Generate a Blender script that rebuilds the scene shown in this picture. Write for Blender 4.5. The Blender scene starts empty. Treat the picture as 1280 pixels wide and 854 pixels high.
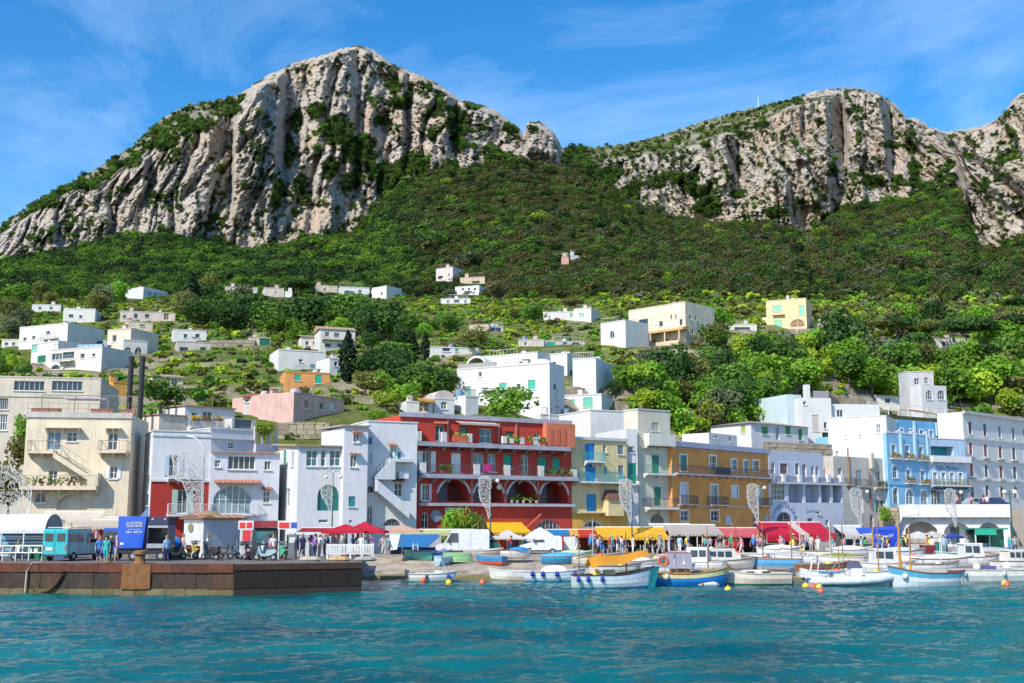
import bpy, bmesh, math, random
import numpy as np
from mathutils import Vector, Matrix, Euler
random.seed(7); RNG = np.random.default_rng(7)
S = bpy.context.scene
COL = S.collection
R = math.radians
# ------------------------------------------------------------------ camera
FPX = 1422.0; PITCH = math.atan((650-427)/FPX); CAMH = 4.75
cam = bpy.data.cameras.new('camera'); cam.sensor_width = 36; cam.lens = 36*FPX/1280
cam.clip_start = 0.5; cam.clip_end = 9000
camo = bpy.data.objects.new('camera', cam); COL.objects.link(camo)
camo.location = (0, 0, CAMH); camo.rotation_euler = (math.pi/2+PITCH, 0, 0)
S.camera = camo
# ------------------------------------------------------------------ sky and sun
SUN_AZ = R(-142)     # compass angle of the sun from +Y, clockwise: to the left and a little behind the camera
SUN_EL = R(42)
sun_dir = Vector((math.sin(SUN_AZ)*math.cos(SUN_EL), math.cos(SUN_AZ)*math.cos(SUN_EL), math.sin(SUN_EL)))
W = bpy.data.worlds.new('World'); S.world = W; W.use_nodes = True
wn = W.node_tree.nodes; wl = W.node_tree.links; wn.clear()
sky = wn.new('ShaderNodeTexSky'); sky.sky_type = 'NISHITA'; sky.sun_disc = False
sky.sun_elevation = SUN_EL; sky.sun_rotation = SUN_AZ
sky.air_density = 1.0; sky.dust_density = 0.3; sky.ozone_density = 3.0
hs = wn.new('ShaderNodeHueSaturation'); hs.inputs['Saturation'].default_value = 1.38; hs.inputs['Value'].default_value = 0.94
tcw = wn.new('ShaderNodeTexCoord'); mapw = wn.new('ShaderNodeMapping'); mapw.inputs['Scale'].default_value = (1.3, 1.3, 2.6)
mapw.inputs['Rotation'].default_value = (0.2, 0.35, 0.4)
nzw = wn.new('ShaderNodeTexNoise'); nzw.inputs['Scale'].default_value = 1.7; nzw.inputs['Detail'].default_value = 9; nzw.inputs['Roughness'].default_value = 0.62; nzw.inputs['Distortion'].default_value = 0.9
rw = wn.new('ShaderNodeValToRGB'); rw.color_ramp.elements[0].position = 0.47; rw.color_ramp.elements[1].position = 0.80
rw.color_ramp.elements[0].color = (0, 0, 0, 1); rw.color_ramp.elements[1].color = (0.34, 0.34, 0.34, 1)
mxw = wn.new('ShaderNodeMix'); mxw.data_type = 'RGBA'; mxw.inputs['B'].default_value = (5.2, 6.4, 8.2, 1)
bg = wn.new('ShaderNodeBackground'); bg.inputs['Strength'].default_value = 0.145
wo = wn.new('ShaderNodeOutputWorld')
wl.new(sky.outputs[0], hs.inputs['Color']); wl.new(tcw.outputs['Generated'], mapw.inputs[0]); wl.new(mapw.outputs[0], nzw.inputs['Vector'])
wl.new(nzw.outputs['Fac'], rw.inputs[0]); wl.new(rw.outputs[0], mxw.inputs['Factor']); wl.new(hs.outputs[0], mxw.inputs['A'])
wl.new(mxw.outputs['Result'], bg.inputs['Color']); wl.new(bg.outputs[0], wo.inputs[0])
sl = bpy.data.lights.new('sun', 'SUN'); sl.energy = 3.7; sl.angle = R(0.53); sl.color = (1.0, 0.94, 0.84)
so = bpy.data.objects.new('sun', sl); COL.objects.link(so); so.location = (-60, -40, 120)
so.rotation_euler = (-sun_dir).to_track_quat('-Z', 'Y').to_euler()
S.view_settings.view_transform = 'Standard'; S.view_settings.look = 'None'
S.view_settings.exposure = 0.64; S.view_settings.gamma = 1.0; S.view_settings.use_curve_mapping = False
S.cycles.max_bounces = 5; S.cycles.diffuse_bounces = 2; S.cycles.glossy_bounces = 2; S.cycles.transmission_bounces = 2; S.cycles.transparent_max_bounces = 6
S.cycles.caustics_reflective = False; S.cycles.caustics_refractive = False
S.cycles.use_adaptive_sampling = True; S.cycles.adaptive_threshold = 0.02

# ------------------------------------------------------------------ helpers
_cp, _sp = math.cos(PITCH), math.sin(PITCH)
def ray(px, py):
    u = (px-640)/FPX; v = (427-py)/FPX
    return Vector((u, _cp - v*_sp, _sp + v*_cp))
def at(px, py, Y):
    d = ray(px, py); return Vector((0, 0, CAMH)) + d*(Y/d.y)
def onz(px, py, z):
    d = ray(px, py); return Vector((0, 0, CAMH)) + d*((z-CAMH)/d.z)
def link(o): COL.objects.link(o); return o
def tag(o, label=None, cat=None, group=None, kind=None):
    if label: o['label'] = label
    if cat: o['category'] = cat
    if group: o['group'] = group
    if kind: o['kind'] = kind
    return o
def empty(name, loc=(0, 0, 0), rz=0.0, label=None, cat=None, group=None):
    o = bpy.data.objects.new(name, None); o.empty_display_size = 0.3; link(o)
    o.location = loc; o.rotation_euler = (0, 0, rz)
    return tag(o, label, cat, group)
def copy_tree(o, parent=None):
    c = o.copy(); link(c); c.parent = parent
    for ch in o.children: copy_tree(ch, c)
    return c

MATS = {}
def nt(m):
    m.use_nodes = True; return m.node_tree.nodes, m.node_tree.links, m.node_tree.nodes['Principled BSDF']
def srgb(c):
    if isinstance(c, str):
        c = tuple(int(c[i:i+2], 16)/255 for i in (0, 2, 4))
        return tuple((x/12.92 if x <= .04045 else ((x+.055)/1.055)**2.4) for x in c)
    return c
def mat(kind, col, rough=None, metal=0.0, **k):
    """procedural materials; col linear rgb or 'rrggbb' albedo"""
    c = srgb(col); key = (kind, tuple(round(x, 4) for x in c), rough, metal, tuple(sorted(k.items())))
    if key in MATS: return MATS[key]
    m = bpy.data.materials.new(kind); n, l, b = nt(m); b.inputs['Metallic'].default_value = metal
    tc = n.new('ShaderNodeTexCoord')
    def noise(scale, detail=5, rgh=.6, coord='Object', mp=None):
        t = n.new('ShaderNodeTexNoise'); t.inputs['Scale'].default_value = scale; t.inputs['Detail'].default_value = detail; t.inputs['Roughness'].default_value = rgh
        if mp:
            q = n.new('ShaderNodeMapping'); q.inputs['Scale'].default_value = mp; l.new(tc.outputs[coord], q.inputs[0]); l.new(q.outputs[0], t.inputs['Vector'])
        else: l.new(tc.outputs[coord], t.inputs['Vector'])
        return t.outputs['Fac']
    def ramp(f, p0, c0, p1, c1):
        r = n.new('ShaderNodeValToRGB'); e = r.color_ramp.elements
        e[0].position = p0; e[0].color = (*c0, 1); e[1].position = p1; e[1].color = (*c1, 1); l.new(f, r.inputs[0]); return r.outputs[0]
    def mix(f, a, bb, mode='MIX'):
        x = n.new('ShaderNodeMix'); x.data_type = 'RGBA'; x.blend_type = mode
        for s, v in ((x.inputs['Factor'], f), (x.inputs['A'], a), (x.inputs['B'], bb)):
            if hasattr(v, 'links') or hasattr(v, 'is_linked'): l.new(v, s)
            elif isinstance(v, tuple): s.default_value = (*v, 1)
            else: s.default_value = v
        return x.outputs['Result']
    def bump(f, st, d=.02):
        bp = n.new('ShaderNodeBump'); bp.inputs['Strength'].default_value = st; bp.inputs['Distance'].default_value = d
        l.new(f, bp.inputs['Height']); l.new(bp.outputs[0], b.inputs['Normal'])
    dk = lambda f: tuple(x*f for x in c)
    if kind == 'plaster':
        wh = min(c) > .55
        if min(c) > .6: c = tuple(x*.84 for x in c)
        f1 = noise(.55, 6, .65); f2 = noise(1.0, 6, .7, mp=(2.2, 2.2, .25)); f3 = noise(14, 4)
        a = mix(ramp(f1, .35, (0, 0, 0), .75, (1, 1, 1)), tuple(min(.9, x*1.08) for x in c), dk(k.get('dk', .84 if wh else .66)))
        s = ramp(f2, .50, (0, 0, 0), .70, (1, 1, 1))
        a2 = mix(s, a, tuple(x*(.72 if wh else .55)+.03 for x in c)) if k.get('stain', 1) else a
        l.new(mix(.32, a2, ramp(f3, .3, dk(.8), .7, c)), b.inputs['Base Color'])
        b.inputs['Roughness'].default_value = rough or .9; bump(f3, .25, .015)
    elif kind == 'fabric':
        f3 = noise(30, 3); f1 = noise(.9, 4)
        l.new(mix(ramp(f1, .35, (0, 0, 0), .8, (1, 1, 1)), c, dk(.8)), b.inputs['Base Color']); b.inputs['Roughness'].default_value = rough or .85; bump(f1, .4, .06)
        if k.get('tr'):
            t = n.new('ShaderNodeBsdfTranslucent'); t.inputs[0].default_value = (*c, 1); ms = n.new('ShaderNodeMixShader'); ms.inputs[0].default_value = k['tr']
            o = n['Material Output']; l.new(b.outputs[0], ms.inputs[1]); l.new(t.outputs[0], ms.inputs[2]); l.new(ms.outputs[0], o.inputs[0])
    elif kind == 'paint':
        f = noise(3, 5, .7); l.new(mix(ramp(f, .45, (0, 0, 0), .8, (1, 1, 1)), c, dk(.78)), b.inputs['Base Color'])
        b.inputs['Roughness'].default_value = rough or .4
    elif kind == 'gloss':
        f = noise(2.2, 5, .7); g2 = noise(.9, 6, .75, mp=(1, 1, 3)); a = mix(ramp(f, .4, (0, 0, 0), .75, (1, 1, 1)), c, dk(.7)); l.new(mix(ramp(g2, .55, (0, 0, 0), .72, (.6, .6, .6)), a, (c[0]*.5+.06, c[1]*.5+.05, c[2]*.5+.03)), b.inputs['Base Color'])
        b.inputs['Roughness'].default_value = rough or .28; b.inputs['Coat Weight'].default_value = .4
    elif kind == 'wood':
        f = noise(2.5, 6, .7, mp=(1, 9, 9)); l.new(ramp(f, .3, dk(.6), .75, c), b.inputs['Base Color']); b.inputs['Roughness'].default_value = rough or .55; bump(f, .3)
    elif kind == 'metal':
        f = noise(6, 4); l.new(ramp(f, .3, dk(.75), .7, c), b.inputs['Base Color']); b.inputs['Roughness'].default_value = rough or .45
    elif kind == 'rust':
        f = noise(2.1, 7, .72); g = noise(.5, 4)
        a = ramp(f, .32, dk(.35), .68, c); l.new(mix(ramp(g, .4, (0, 0, 0), .7, (1, 1, 1)), a, (c[0]*.75, c[1]*.55, c[2]*.5)), b.inputs['Base Color']); b.inputs['Roughness'].default_value = .9; bump(f, .6, .05)
    elif kind == 'stone':
        f = noise(1.7, 8, .72); g = noise(9, 5, .7)
        a = ramp(f, .3, dk(.5), .72, c); l.new(mix(.4, a, ramp(g, .3, dk(.4), .7, tuple(min(1, x*1.3) for x in c))), b.inputs['Base Color'])
        b.inputs['Roughness'].default_value = .92; bump(g, .8, .06)
    elif kind == 'tile':
        w = n.new('ShaderNodeTexWave'); w.inputs['Scale'].default_value = 2.2; w.inputs['Distortion'].default_value = .6; l.new(tc.outputs['Object'], w.inputs[0])
        f = noise(4, 5, .7); l.new(mix(.5, ramp(f, .3, dk(.55), .7, c), ramp(w.outputs['Fac'], .2, dk(.5), .8, c)), b.inputs['Base Color']); b.inputs['Roughness'].default_value = .85; bump(w.outputs['Fac'], .8, .06)
    elif kind == 'glass':
        f = noise(1.3, 2); l.new(ramp(f, .35, dk(.6), .65, c), b.inputs['Base Color']); b.inputs['Roughness'].default_value = rough or .06; b.inputs['Specular IOR Level'].default_value = .55
    elif kind == 'leaf':
        oi = n.new('ShaderNodeObjectInfo'); f = noise(k.get('sc', .6), 3); va = k.get('var', .5)
        a = ramp(f, .3, dk(.62), .72, tuple(min(1, x*1.25) for x in c))
        hsv = n.new('ShaderNodeHueSaturation'); mr = n.new('ShaderNodeMapRange'); mr.inputs['To Min'].default_value = 1-va*.6; mr.inputs['To Max'].default_value = 1+va*.55
        l.new(oi.outputs['Random'], mr.inputs['Value']); l.new(mr.outputs[0], hsv.inputs['Value'])
        l.new(a, hsv.inputs['Color']); l.new(hsv.outputs[0], b.inputs['Base Color']); b.inputs['Roughness'].default_value = .6; b.inputs['Specular IOR Level'].default_value = .2
        t = n.new('ShaderNodeBsdfTranslucent'); l.new(hsv.outputs[0], t.inputs[0]); ms = n.new('ShaderNodeMixShader'); ms.inputs[0].default_value = .38
        o = n['Material Output']; l.new(b.outputs[0], ms.inputs[1]); l.new(t.outputs[0], ms.inputs[2]); l.new(ms.outputs[0], o.inputs[0])
    elif kind == 'plain':
        f = noise(8, 3); l.new(ramp(f, .3, dk(.85), .7, c), b.inputs['Base Color']); b.inputs['Roughness'].default_value = rough or .6
    MATS[key] = m; return m

class MB:
    """collects boxes, bars, tubes, prisms in one mesh"""
    def __init__(s): s.v = []; s.f = []; s.mi = []; s.cur = 0; s.sm = False
    def add(s, vs, fs):
        o = len(s.v); s.v += [tuple(x) for x in vs]
        for f in fs: s.f.append(tuple(o+i for i in f)); s.mi.append(s.cur)
        return s
    def quad(s, a, b, c, d): return s.add((a, b, c, d), ((0, 1, 2, 3),))
    def box(s, x0, x1, y0, y1, z0, z1):
        vs = [(x, y, z) for z in (z0, z1) for y in (y0, y1) for x in (x0, x1)]
        return s.add(vs, ((0, 2, 3, 1), (4, 5, 7, 6), (0, 1, 5, 4), (2, 6, 7, 3), (0, 4, 6, 2), (1, 3, 7, 5)))
    def hexa(s, b4, t4):
        return s.add(list(b4)+list(t4), ((3, 2, 1, 0), (4, 5, 6, 7), (0, 1, 5, 4), (1, 2, 6, 5), (2, 3, 7, 6), (3, 0, 4, 7)))
    def bar(s, a, b, w, h=None):
        a = Vector(a); b = Vector(b); d = (b-a)
        if d.length < 1e-6: return s
        d.normalize(); h = h or w
        up = Vector((0, 0, 1)) if abs(d.z) < .95 else Vector((0, 1, 0))
        x = d.cross(up).normalized()*w/2; y = x.cross(d).normalized()*h/2
        return s.hexa([a-x-y, a+x-y, a+x+y, a-x+y], [b-x-y, b+x-y, b+x+y, b-x+y])
    def tube(s, pts, r, n=6, cap=True):
        pts = [Vector(p) for p in pts]; rs = r if isinstance(r, (list, tuple)) else [r]*len(pts); o = len(s.v); m = len(pts)
        for i, p in enumerate(pts):
            d = (pts[min(i+1, m-1)]-pts[max(i-1, 0)]).normalized()
            up = Vector((0, 0, 1)) if abs(d.z) < .9 else Vector((1, 0, 0))
            x = d.cross(up).normalized(); y = d.cross(x).normalized()
            for k in range(n):
                a = 2*math.pi*k/n; s.v.append(tuple(p+(x*math.cos(a)+y*math.sin(a))*rs[i]))
        for i in range(m-1):
            for k in range(n):
                s.f.append((o+i*n+k, o+i*n+(k+1) % n, o+(i+1)*n+(k+1) % n, o+(i+1)*n+k)); s.mi.append(s.cur)
        if cap:
            s.f.append(tuple(o+k for k in range(n))[::-1]); s.mi.append(s.cur)
            s.f.append(tuple(o+(m-1)*n+k for k in range(n))); s.mi.append(s.cur)
        return s
    def lathe(s, c, prof, n=10, axis='z'):
        o = len(s.v); m = len(prof)
        for (r, h) in prof:
            for k in range(n):
                a = 2*math.pi*k/n
                p = (r*math.cos(a), r*math.sin(a), h)
                if axis == 'y': p = (p[0], p[2], p[1])
                elif axis == 'x': p = (p[2], p[0], p[1])
                s.v.append((c[0]+p[0], c[1]+p[1], c[2]+p[2]))
        for i in range(m-1):
            for k in range(n):
                s.f.append((o+i*n+k, o+i*n+(k+1) % n, o+(i+1)*n+(k+1) % n, o+(i+1)*n+k)); s.mi.append(s.cur)
        s.f.append(tuple(o+k for k in range(n))[::-1]); s.mi.append(s.cur)
        s.f.append(tuple(o+(m-1)*n+k for k in range(n))); s.mi.append(s.cur)
        return s
    def ball(s, c, r, n=8, sz=1.0):
        return s.lathe(c, [(r*math.sin(math.pi*(i+.02)/(n*.5+.04))+1e-4, -r*sz*math.cos(math.pi*(i+.02)/(n*.5+.04))) for i in range(n//2+1)], n)
    def prism(s, poly, y0, y1):
        """poly of (x,z), extruded along y"""
        n = len(poly); vs = [(x, y0, z) for x, z in poly]+[(x, y1, z) for x, z in poly]
        return s.add(vs, [tuple(range(n)), tuple(range(2*n-1, n-1, -1))]+[(i, n+i, n+(i+1) % n, (i+1) % n) for i in range(n)])
    def mesh(s, name, mats, smooth=False):
        me = bpy.data.meshes.new(name); me.from_pydata(s.v, [], s.f)
        if not isinstance(mats, (list, tuple)): mats = [mats]
        for m in mats: me.materials.append(m)
        if len(mats) > 1: me.polygons.foreach_set('material_index', s.mi)
        if smooth: me.shade_smooth()
        me.update(); return me
    def build(s, name, mats, parent=None, smooth=False, loc=None, rz=None):
        o = bpy.data.objects.new(name, s.mesh(name, mats, smooth)); link(o)
        if parent: o.parent = parent
        if loc is not None: o.location = loc
        if rz is not None: o.rotation_euler = (0, 0, rz)
        return o

def grid_mesh(name, P, matl, smooth=True):
    """P: rows x cols x 3"""
    r, c = P.shape[:2]; me = bpy.data.meshes.new(name)
    idx = np.arange(r*c).reshape(r, c)
    q = np.stack([idx[:-1, :-1], idx[:-1, 1:], idx[1:, 1:], idx[1:, :-1]], -1).reshape(-1, 4)
    me.vertices.add(r*c); me.vertices.foreach_set('co', P.reshape(-1).astype(np.float32))
    me.loops.add(q.size); me.loops.foreach_set('vertex_index', q.reshape(-1).astype(np.int32))
    me.polygons.add(len(q)); me.polygons.foreach_set('loop_start', np.arange(0, q.size, 4, dtype=np.int32))
    me.materials.append(matl); me.update(calc_edges=True)
    if smooth: me.shade_smooth()
    return link(bpy.data.objects.new(name, me))

# numpy gradient noise
_perm = RNG.permutation(512); _perm = np.concatenate([_perm, _perm])
_g3 = RNG.normal(size=(512, 3)); _g3 /= np.linalg.norm(_g3, axis=1)[:, None]
def pn(x, y, z=0.0):
    x, y, z = np.broadcast_arrays(np.asarray(x, float), np.asarray(y, float), np.asarray(z, float))
    xi = np.floor(x).astype(int); yi = np.floor(y).astype(int); zi = np.floor(z).astype(int)
    xf, yf, zf = x-xi, y-yi, z-zi; xi &= 255; yi &= 255; zi &= 255
    f = lambda t: t*t*t*(t*(t*6-15)+10)
    u, v, w = f(xf), f(yf), f(zf); out = 0
    for dx in (0, 1):
        for dy in (0, 1):
            for dz in (0, 1):
                h = _perm[(_perm[(_perm[(xi+dx) & 255]+yi+dy) & 511]+zi+dz) & 511]
                g = _g3[h]; d = g[..., 0]*(xf-dx)+g[..., 1]*(yf-dy)+g[..., 2]*(zf-dz)
                out = out+d*(u if dx else 1-u)*(v if dy else 1-v)*(w if dz else 1-w)
    return out*1.5
def fbm(x, y, z=0.0, o=4, g=.5):
    s = 0; a = 1; t = 0
    for i in range(o): s = s+a*pn(x*2**i+17*i, y*2**i+5*i, z*2**i); t += a; a *= g
    return s/t
def sstep(a, b, x):
    t = np.clip((x-a)/(b-a), 0, 1); return t*t*(3-2*t)
# ------------------------------------------------------------------ mountain terrain (polar height field with real distances)
def ctl(pts):
    """(px,py,Y) -> sorted arrays t=x/y, e=(z-H)/y, Y"""
    a = []
    for px, py, Y in pts:
        p = at(px, py, Y); a.append((p.x/p.y, (p.z-CAMH)/p.y, Y))
    a.sort(); return np.array(a).T
PXS = [-320, -100, 0, 100, 200, 300, 400, 500, 600, 700, 800, 900, 1000, 1100, 1200, 1300, 1380, 1600]
def row(py, Ys):
    if not isinstance(Ys, list): Ys = [Ys]*len(PXS)
    pys = py if isinstance(py, list) else [py]*len(PXS)
    return ctl(list(zip(PXS, pys, Ys)))
LOW = [
 row(640, [134,134,134,134,134,134,134,138,146,152,160,172,186,204,206,206,210,220]),
 row(595, [138,138,138,138,138,137,138,141,149,155,163,175,190,208,212,212,214,224]),
 row(560, [145,145,145,143,142,141,142,145,152,158,166,178,193,212,218,218,220,230]),
 row(525, [160,160,160,157,153,151,152,155,160,165,172,184,199,217,225,226,230,238]),
 row(480, [186,186,186,184,180,177,178,177,178,182,190,200,213,230,240,243,246,252]),
 row(440, [225,225,225,222,220,222,222,222,218,222,228,234,245,260,272,278,282,288]),
 row(400, [330,330,330,325,320,316,312,304,298,302,296,294,300,312,325,334,340,350]),
 row(370, [460,460,460,450,440,432,424,415,410,410,392,376,372,378,388,400,408,425]),
 row(345, [610,610,610,600,590,580,570,555,545,530,502,484,480,476,486,496,505,524]),
]
_sky = [(-320,420),(-160,350),(-60,312),(0,283),(20,269),(40,255),(70,238),(100,222),(130,205),(165,183),(185,163),(200,150),(235,131),(270,126),(300,118),(320,103),(340,92),(370,78),(400,70),(430,60),(450,57),(468,63),(490,80),(510,88),(540,100),(560,113),(575,124),(600,130),(620,138),(640,153),(650,161),(656,169),(659,152),(675,152),(691,164),(697,172),(702,186),(720,184),(745,184),(780,180),(830,168),(870,155),(910,142),(950,133),(1000,120),(1030,112),(1070,110),(1095,116),(1120,130),(1133,147),(1145,148),(1165,160),(1185,165),(1215,160),(1235,155),(1255,143),(1268,121),(1290,112),(1400,84),(1600,54)]
def ysk(px):
    return float(np.interp(px, [-320, 0, 250, 450, 600, 700, 760, 900, 1100, 1195, 1230, 1300, 1600], [980, 1000, 1030, 1090, 1120, 1150, 1400, 1340, 1270, 1240, 1230, 1190, 1140]))
_base = [(-320,440),(-60,348),(0,332),(50,325),(100,312),(150,300),(200,299),(240,302),(280,310),(310,319),(350,312),(400,302),(440,296),(455,292),(470,268),(490,250),(520,226),(560,214),(600,212),(640,206),(655,200),(690,214),(702,212),(730,212),(760,232),(800,262),(850,276),(900,284),(960,284),(1010,300),(1050,268),(1100,258),(1150,250),(1196,238),(1209,285),(1216,312),(1240,320),(1280,306),(1400,312),(1600,320)]
def ybase(px):
    return float(np.interp(px, [-320, 0, 250, 440, 500, 600, 700, 760, 800, 900, 1000, 1100, 1150, 1212, 1280, 1600], [840, 850, 870, 900, 960, 1010, 1050, 1080, 1085, 1080, 1070, 1085, 1080, 1060, 1030, 990]))
SKY = ctl([(a, b, ysk(a)) for a, b in _sky]); BASE = ctl([(a, b, ybase(a)) for a, b in _base])
# brow: the edge where the rock face turns into the green top slope
_brow = [(-320,425),(0,296),(60,256),(100,240),(140,226),(180,200),(215,172),(250,158),(290,140),(320,114),(370,84),(450,60),(500,90),(560,122),(620,146),(650,167),(656,174),(660,157),(690,171),(700,188),(706,192),(745,208),(790,198),(850,192),(900,172),(950,158),(985,136),(1040,122),(1070,113),(1100,120),(1135,152),(1185,170),(1230,163),(1268,130),(1400,96),(1600,66)]
def ybrow(px):
    return float(np.interp(px, [-320, 0, 250, 450, 600, 700, 760, 900, 1100, 1195, 1230, 1300, 1600], [900, 915, 940, 1060, 1090, 1100, 1140, 1150, 1180, 1200, 1190, 1140, 1090]))
BROW = ctl([(a, b, ybrow(a)) for a, b in _brow])
NC = 1040
T = np.linspace(-.66, .66, NC)
def ln(L): return np.interp(T, L[0], L[1]), np.interp(T, L[0], L[2])
lines = [ln(L) for L in LOW]+[ln(BASE), ln(BROW), ln(SKY)]
nr = [10, 12, 16, 22, 22, 24, 20, 18, 46, 210, 26]
E = []; YY = []; RK = []
for i, n in enumerate(nr):
    (e0, y0), (e1, y1) = lines[i], lines[i+1]
    s = np.linspace(0, 1, n, endpoint=False)[:, None]
    E.append(e0*(1-s)+e1*s); ps = s if i != 9 else s**1.0
    YY.append(y0*(1-ps)+y1*ps); RK.append(np.full((n, NC), float(i))+s)
eS, yS = lines[-1]
s = np.linspace(0, 1, 14)[:, None]
E.append(eS*(1-s)+eS*.55*s*1.0); YY.append(yS*(1+.45*s)); RK.append(np.full((14, NC), 11.0)+s)
E = np.concatenate(E); YY = np.concatenate(YY); RK = np.concatenate(RK)
TT = np.broadcast_to(T, E.shape)
pxg = 640+FPX*TT*(_cp)  # about the pixel column
# displacement of the rock along the line of sight
arc = TT*YY; zz = CAMH+E*YY
cliff = sstep(8.55, 9.05, RK)*(1-sstep(10.6, 11.0, RK))
def ridged(a): return 1-2*np.abs(a)
wx = arc+28*fbm(arc/120, zz/150, 3.1, 3); wz = zz+20*fbm(arc/90, zz/90, 9.7, 2)
d = 40*fbm(wx/95, wz/330, 1.7, 3)
d += -17*np.clip(ridged(fbm(wx/44, wz/190, 4.2, 2)), -.2, 1)
def cells(x, y, sd):
    """random offset per jittered cell: sharp-edged fracture blocks"""
    xi = np.floor(x).astype(int); yi = np.floor(y).astype(int); best = np.full(x.shape, 9.0); val = np.zeros(x.shape)
    for dx in (-1, 0, 1):
        for dy in (-1, 0, 1):
            h_ = _perm[(_perm[(xi+dx+sd) & 511]+yi+dy) & 511]; q = (x-xi-dx-(h_*37 % 512)/512)**2+(y-yi-dy-(h_*91 % 512)/512)**2
            m_ = q < best; best = np.where(m_, q, best); val = np.where(m_, (h_*53 % 512)/512-.5, val)
    return val
vx = wx+3*fbm(wx/7, wz/9, 2.9, 2)
d += 20*cells(vx/22, wz/95, 3)+13*cells(vx/8.5, wz/34, 77)+8*cells(vx/3.6, wz/11, 140)+4.5*cells(vx/1.8, wz/4, 201)
d += 6*fbm(wx/17, wz/60, 7.7, 3)-4*ridged(pn(wx/8, wz/50, 2.3)*1.4)+4*fbm(wx/5, wz/9, 5.5, 3, .7)
crev = np.clip(1-np.abs(fbm(wx/30, wz/260, 33.0, 2))*9, 0, 1); d += 13*crev
led = fbm(arc/70, zz/22, 12.2, 3); d += 4*led
# named buttresses and their shaded right-hand returns: (px, offset in m)
but = np.interp(pxg, [0,150,168,176,200,262,281,286,310,335,349,358,380,430,441,450,470,498,505,516,540,556,567,580,640,656,660,690,700,712,780,880,915,930,940,1030,1044,1066,1072,1118,1128,1140,1195,1206,1300],
                     [0,-6,-14,16,4,10,30,-30,-34,-20,34,16,10,-10,22,4,0,-14,26,6,0,-12,26,8,16,20,-34,-36,-10,26,0,0,-22,24,0,-40,-52,46,-6,-22,38,6,0,-10,-30])
d += but*sstep(9.05, 9.55, RK)
d *= cliff
d = np.where(RK > 10, d*(1-.75*sstep(10.0, 10.5, RK)), d)
hillm = sstep(5.2, 8.0, RK)*(1-sstep(8.7, 9.0, RK))
d += hillm*(26*fbm(arc/110, YY/160, 6.6, 4))
lowm = sstep(1, 3, RK)*(1-sstep(5.5, 7, RK)); d += lowm*4*fbm(arc/26, YY/30, 8.8, 3)
# terraces: level steps on the lower hillside
Ynew = YY+d
E2 = E.copy()
E2 += (fbm(TT*260, RK*0, 2.2, 4)*.0042)*sstep(10.3, 11, RK)
zz = CAMH+E2*Ynew
step = 2.6; zt = np.floor(zz/step)*step+step*sstep(.55, .95, (zz/step) % 1)
tm = sstep(2.2, 3.2, RK)*(1-sstep(6.2, 7.2, RK))*sstep(-.1, .15, fbm(arc/60, YY/60, 21.0, 2)+.1)
zz = zz*(1-tm)+zt*tm
P = np.stack([TT*Ynew, Ynew, zz], -1)
# vegetation mask on rock
veg_blobs = [(60,242,30,7),(110,218,26,9),(160,190,24,10),(200,168,24,12),(245,146,30,12),(288,130,18,9),(200,156,18,8),
 (275,205,10,7),(200,236,14,5),(160,226,10,5),(395,135,13,20),(418,162,26,20),(452,188,30,26),(370,150,8,18),(362,188,7,30),(375,225,8,18),(412,205,13,20),(440,225,15,13),(480,215,26,18),(500,250,34,30),(470,285,24,34),
 (492,105,12,14),(500,128,18,12),(470,150,9,10),(548,135,10,20),(572,150,20,26),(590,132,14,8),(640,160,16,8),(540,170,8,10),(600,225,50,22),(625,200,24,12),(575,175,9,22),(345,240,9,20),(322,190,7,9),(520,205,26,20),(565,205,14,8),
 (712,195,12,16),(730,210,24,18),(755,220,22,12),(790,236,16,14),(822,228,14,14),(850,222,24,11),(872,236,20,12),(884,262,20,24),(920,240,12,6),(940,282,26,9),(970,262,14,10),(912,218,8,5),(1000,246,10,6),(1028,242,8,5),(1038,208,9,11),(1072,160,6,9),(1110,168,16,6),(1094,216,18,11),(1120,214,12,8),(1138,170,8,10),(1142,208,10,26),(1156,226,12,12),(1185,190,7,12),(1230,215,6,14),(1232,270,6,6),(1210,175,9,4),(1180,232,10,6),(930,165,10,6),(880,178,8,8),(950,150,12,6),(1060,256,18,8),(1262,140,7,10),(1270,300,12,10)]
pyg = 427-FPX*np.tan(np.arctan(E)-PITCH)/np.cos(np.arctan(TT))
pxr = 640+TT*FPX*(_cp+(427-pyg)/FPX*-_sp)
veg = np.zeros_like(E)
for cx, cy, rx, ry in veg_blobs:
    veg = np.maximum(veg, 1.25-np.sqrt(((pxr-cx)/(rx*1.05))**2+((pyg-cy)/(ry*.9))**2))
Pd_r = np.gradient(P, axis=0); Pd_c = np.gradient(P, axis=1)
Nn = np.cross(Pd_c, Pd_r); NL = np.linalg.norm(Nn, axis=2)+1e-9; nz = Nn[..., 2]/NL
nz = np.abs(nz)
vn = fbm(arc/16, zz/16, 14.4, 4)
veg = np.clip(veg, -1, 1.25)+.85*vn
veg = np.maximum(veg, (nz-.72)*2.2+vn*.8)
veg = np.maximum(veg, .12+vn*1.35-2.0*(1-sstep(.36, .6, nz))) 
rockf = sstep(8.92, 9.12, RK+.25*fbm(arc/22, zz/22, 31.0, 3))
gtopm = np.clip(.85*(1-sstep(285, 320, pxr))+sstep(700, 715, pxr)*(1-sstep(985, 1015, pxr)), 0, 1)
rockf = rockf*(1-gtopm*sstep(10.02, 10.25, RK)*(1-sstep(.0, .25, -vn)*.5))
outc = sstep(.36, .42, fbm(arc/34, YY/40, 41.0, 3))*sstep(7, 8, RK)*(1-sstep(8.95, 9.0, RK))   # scattered outcrops in the woods
outc *= (pxr > 500)*(pxr < 760)*(.9)
rockf = np.maximum(rockf, outc)
vegm = np.clip(sstep(.30, .55, veg), 0, 1)
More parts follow.
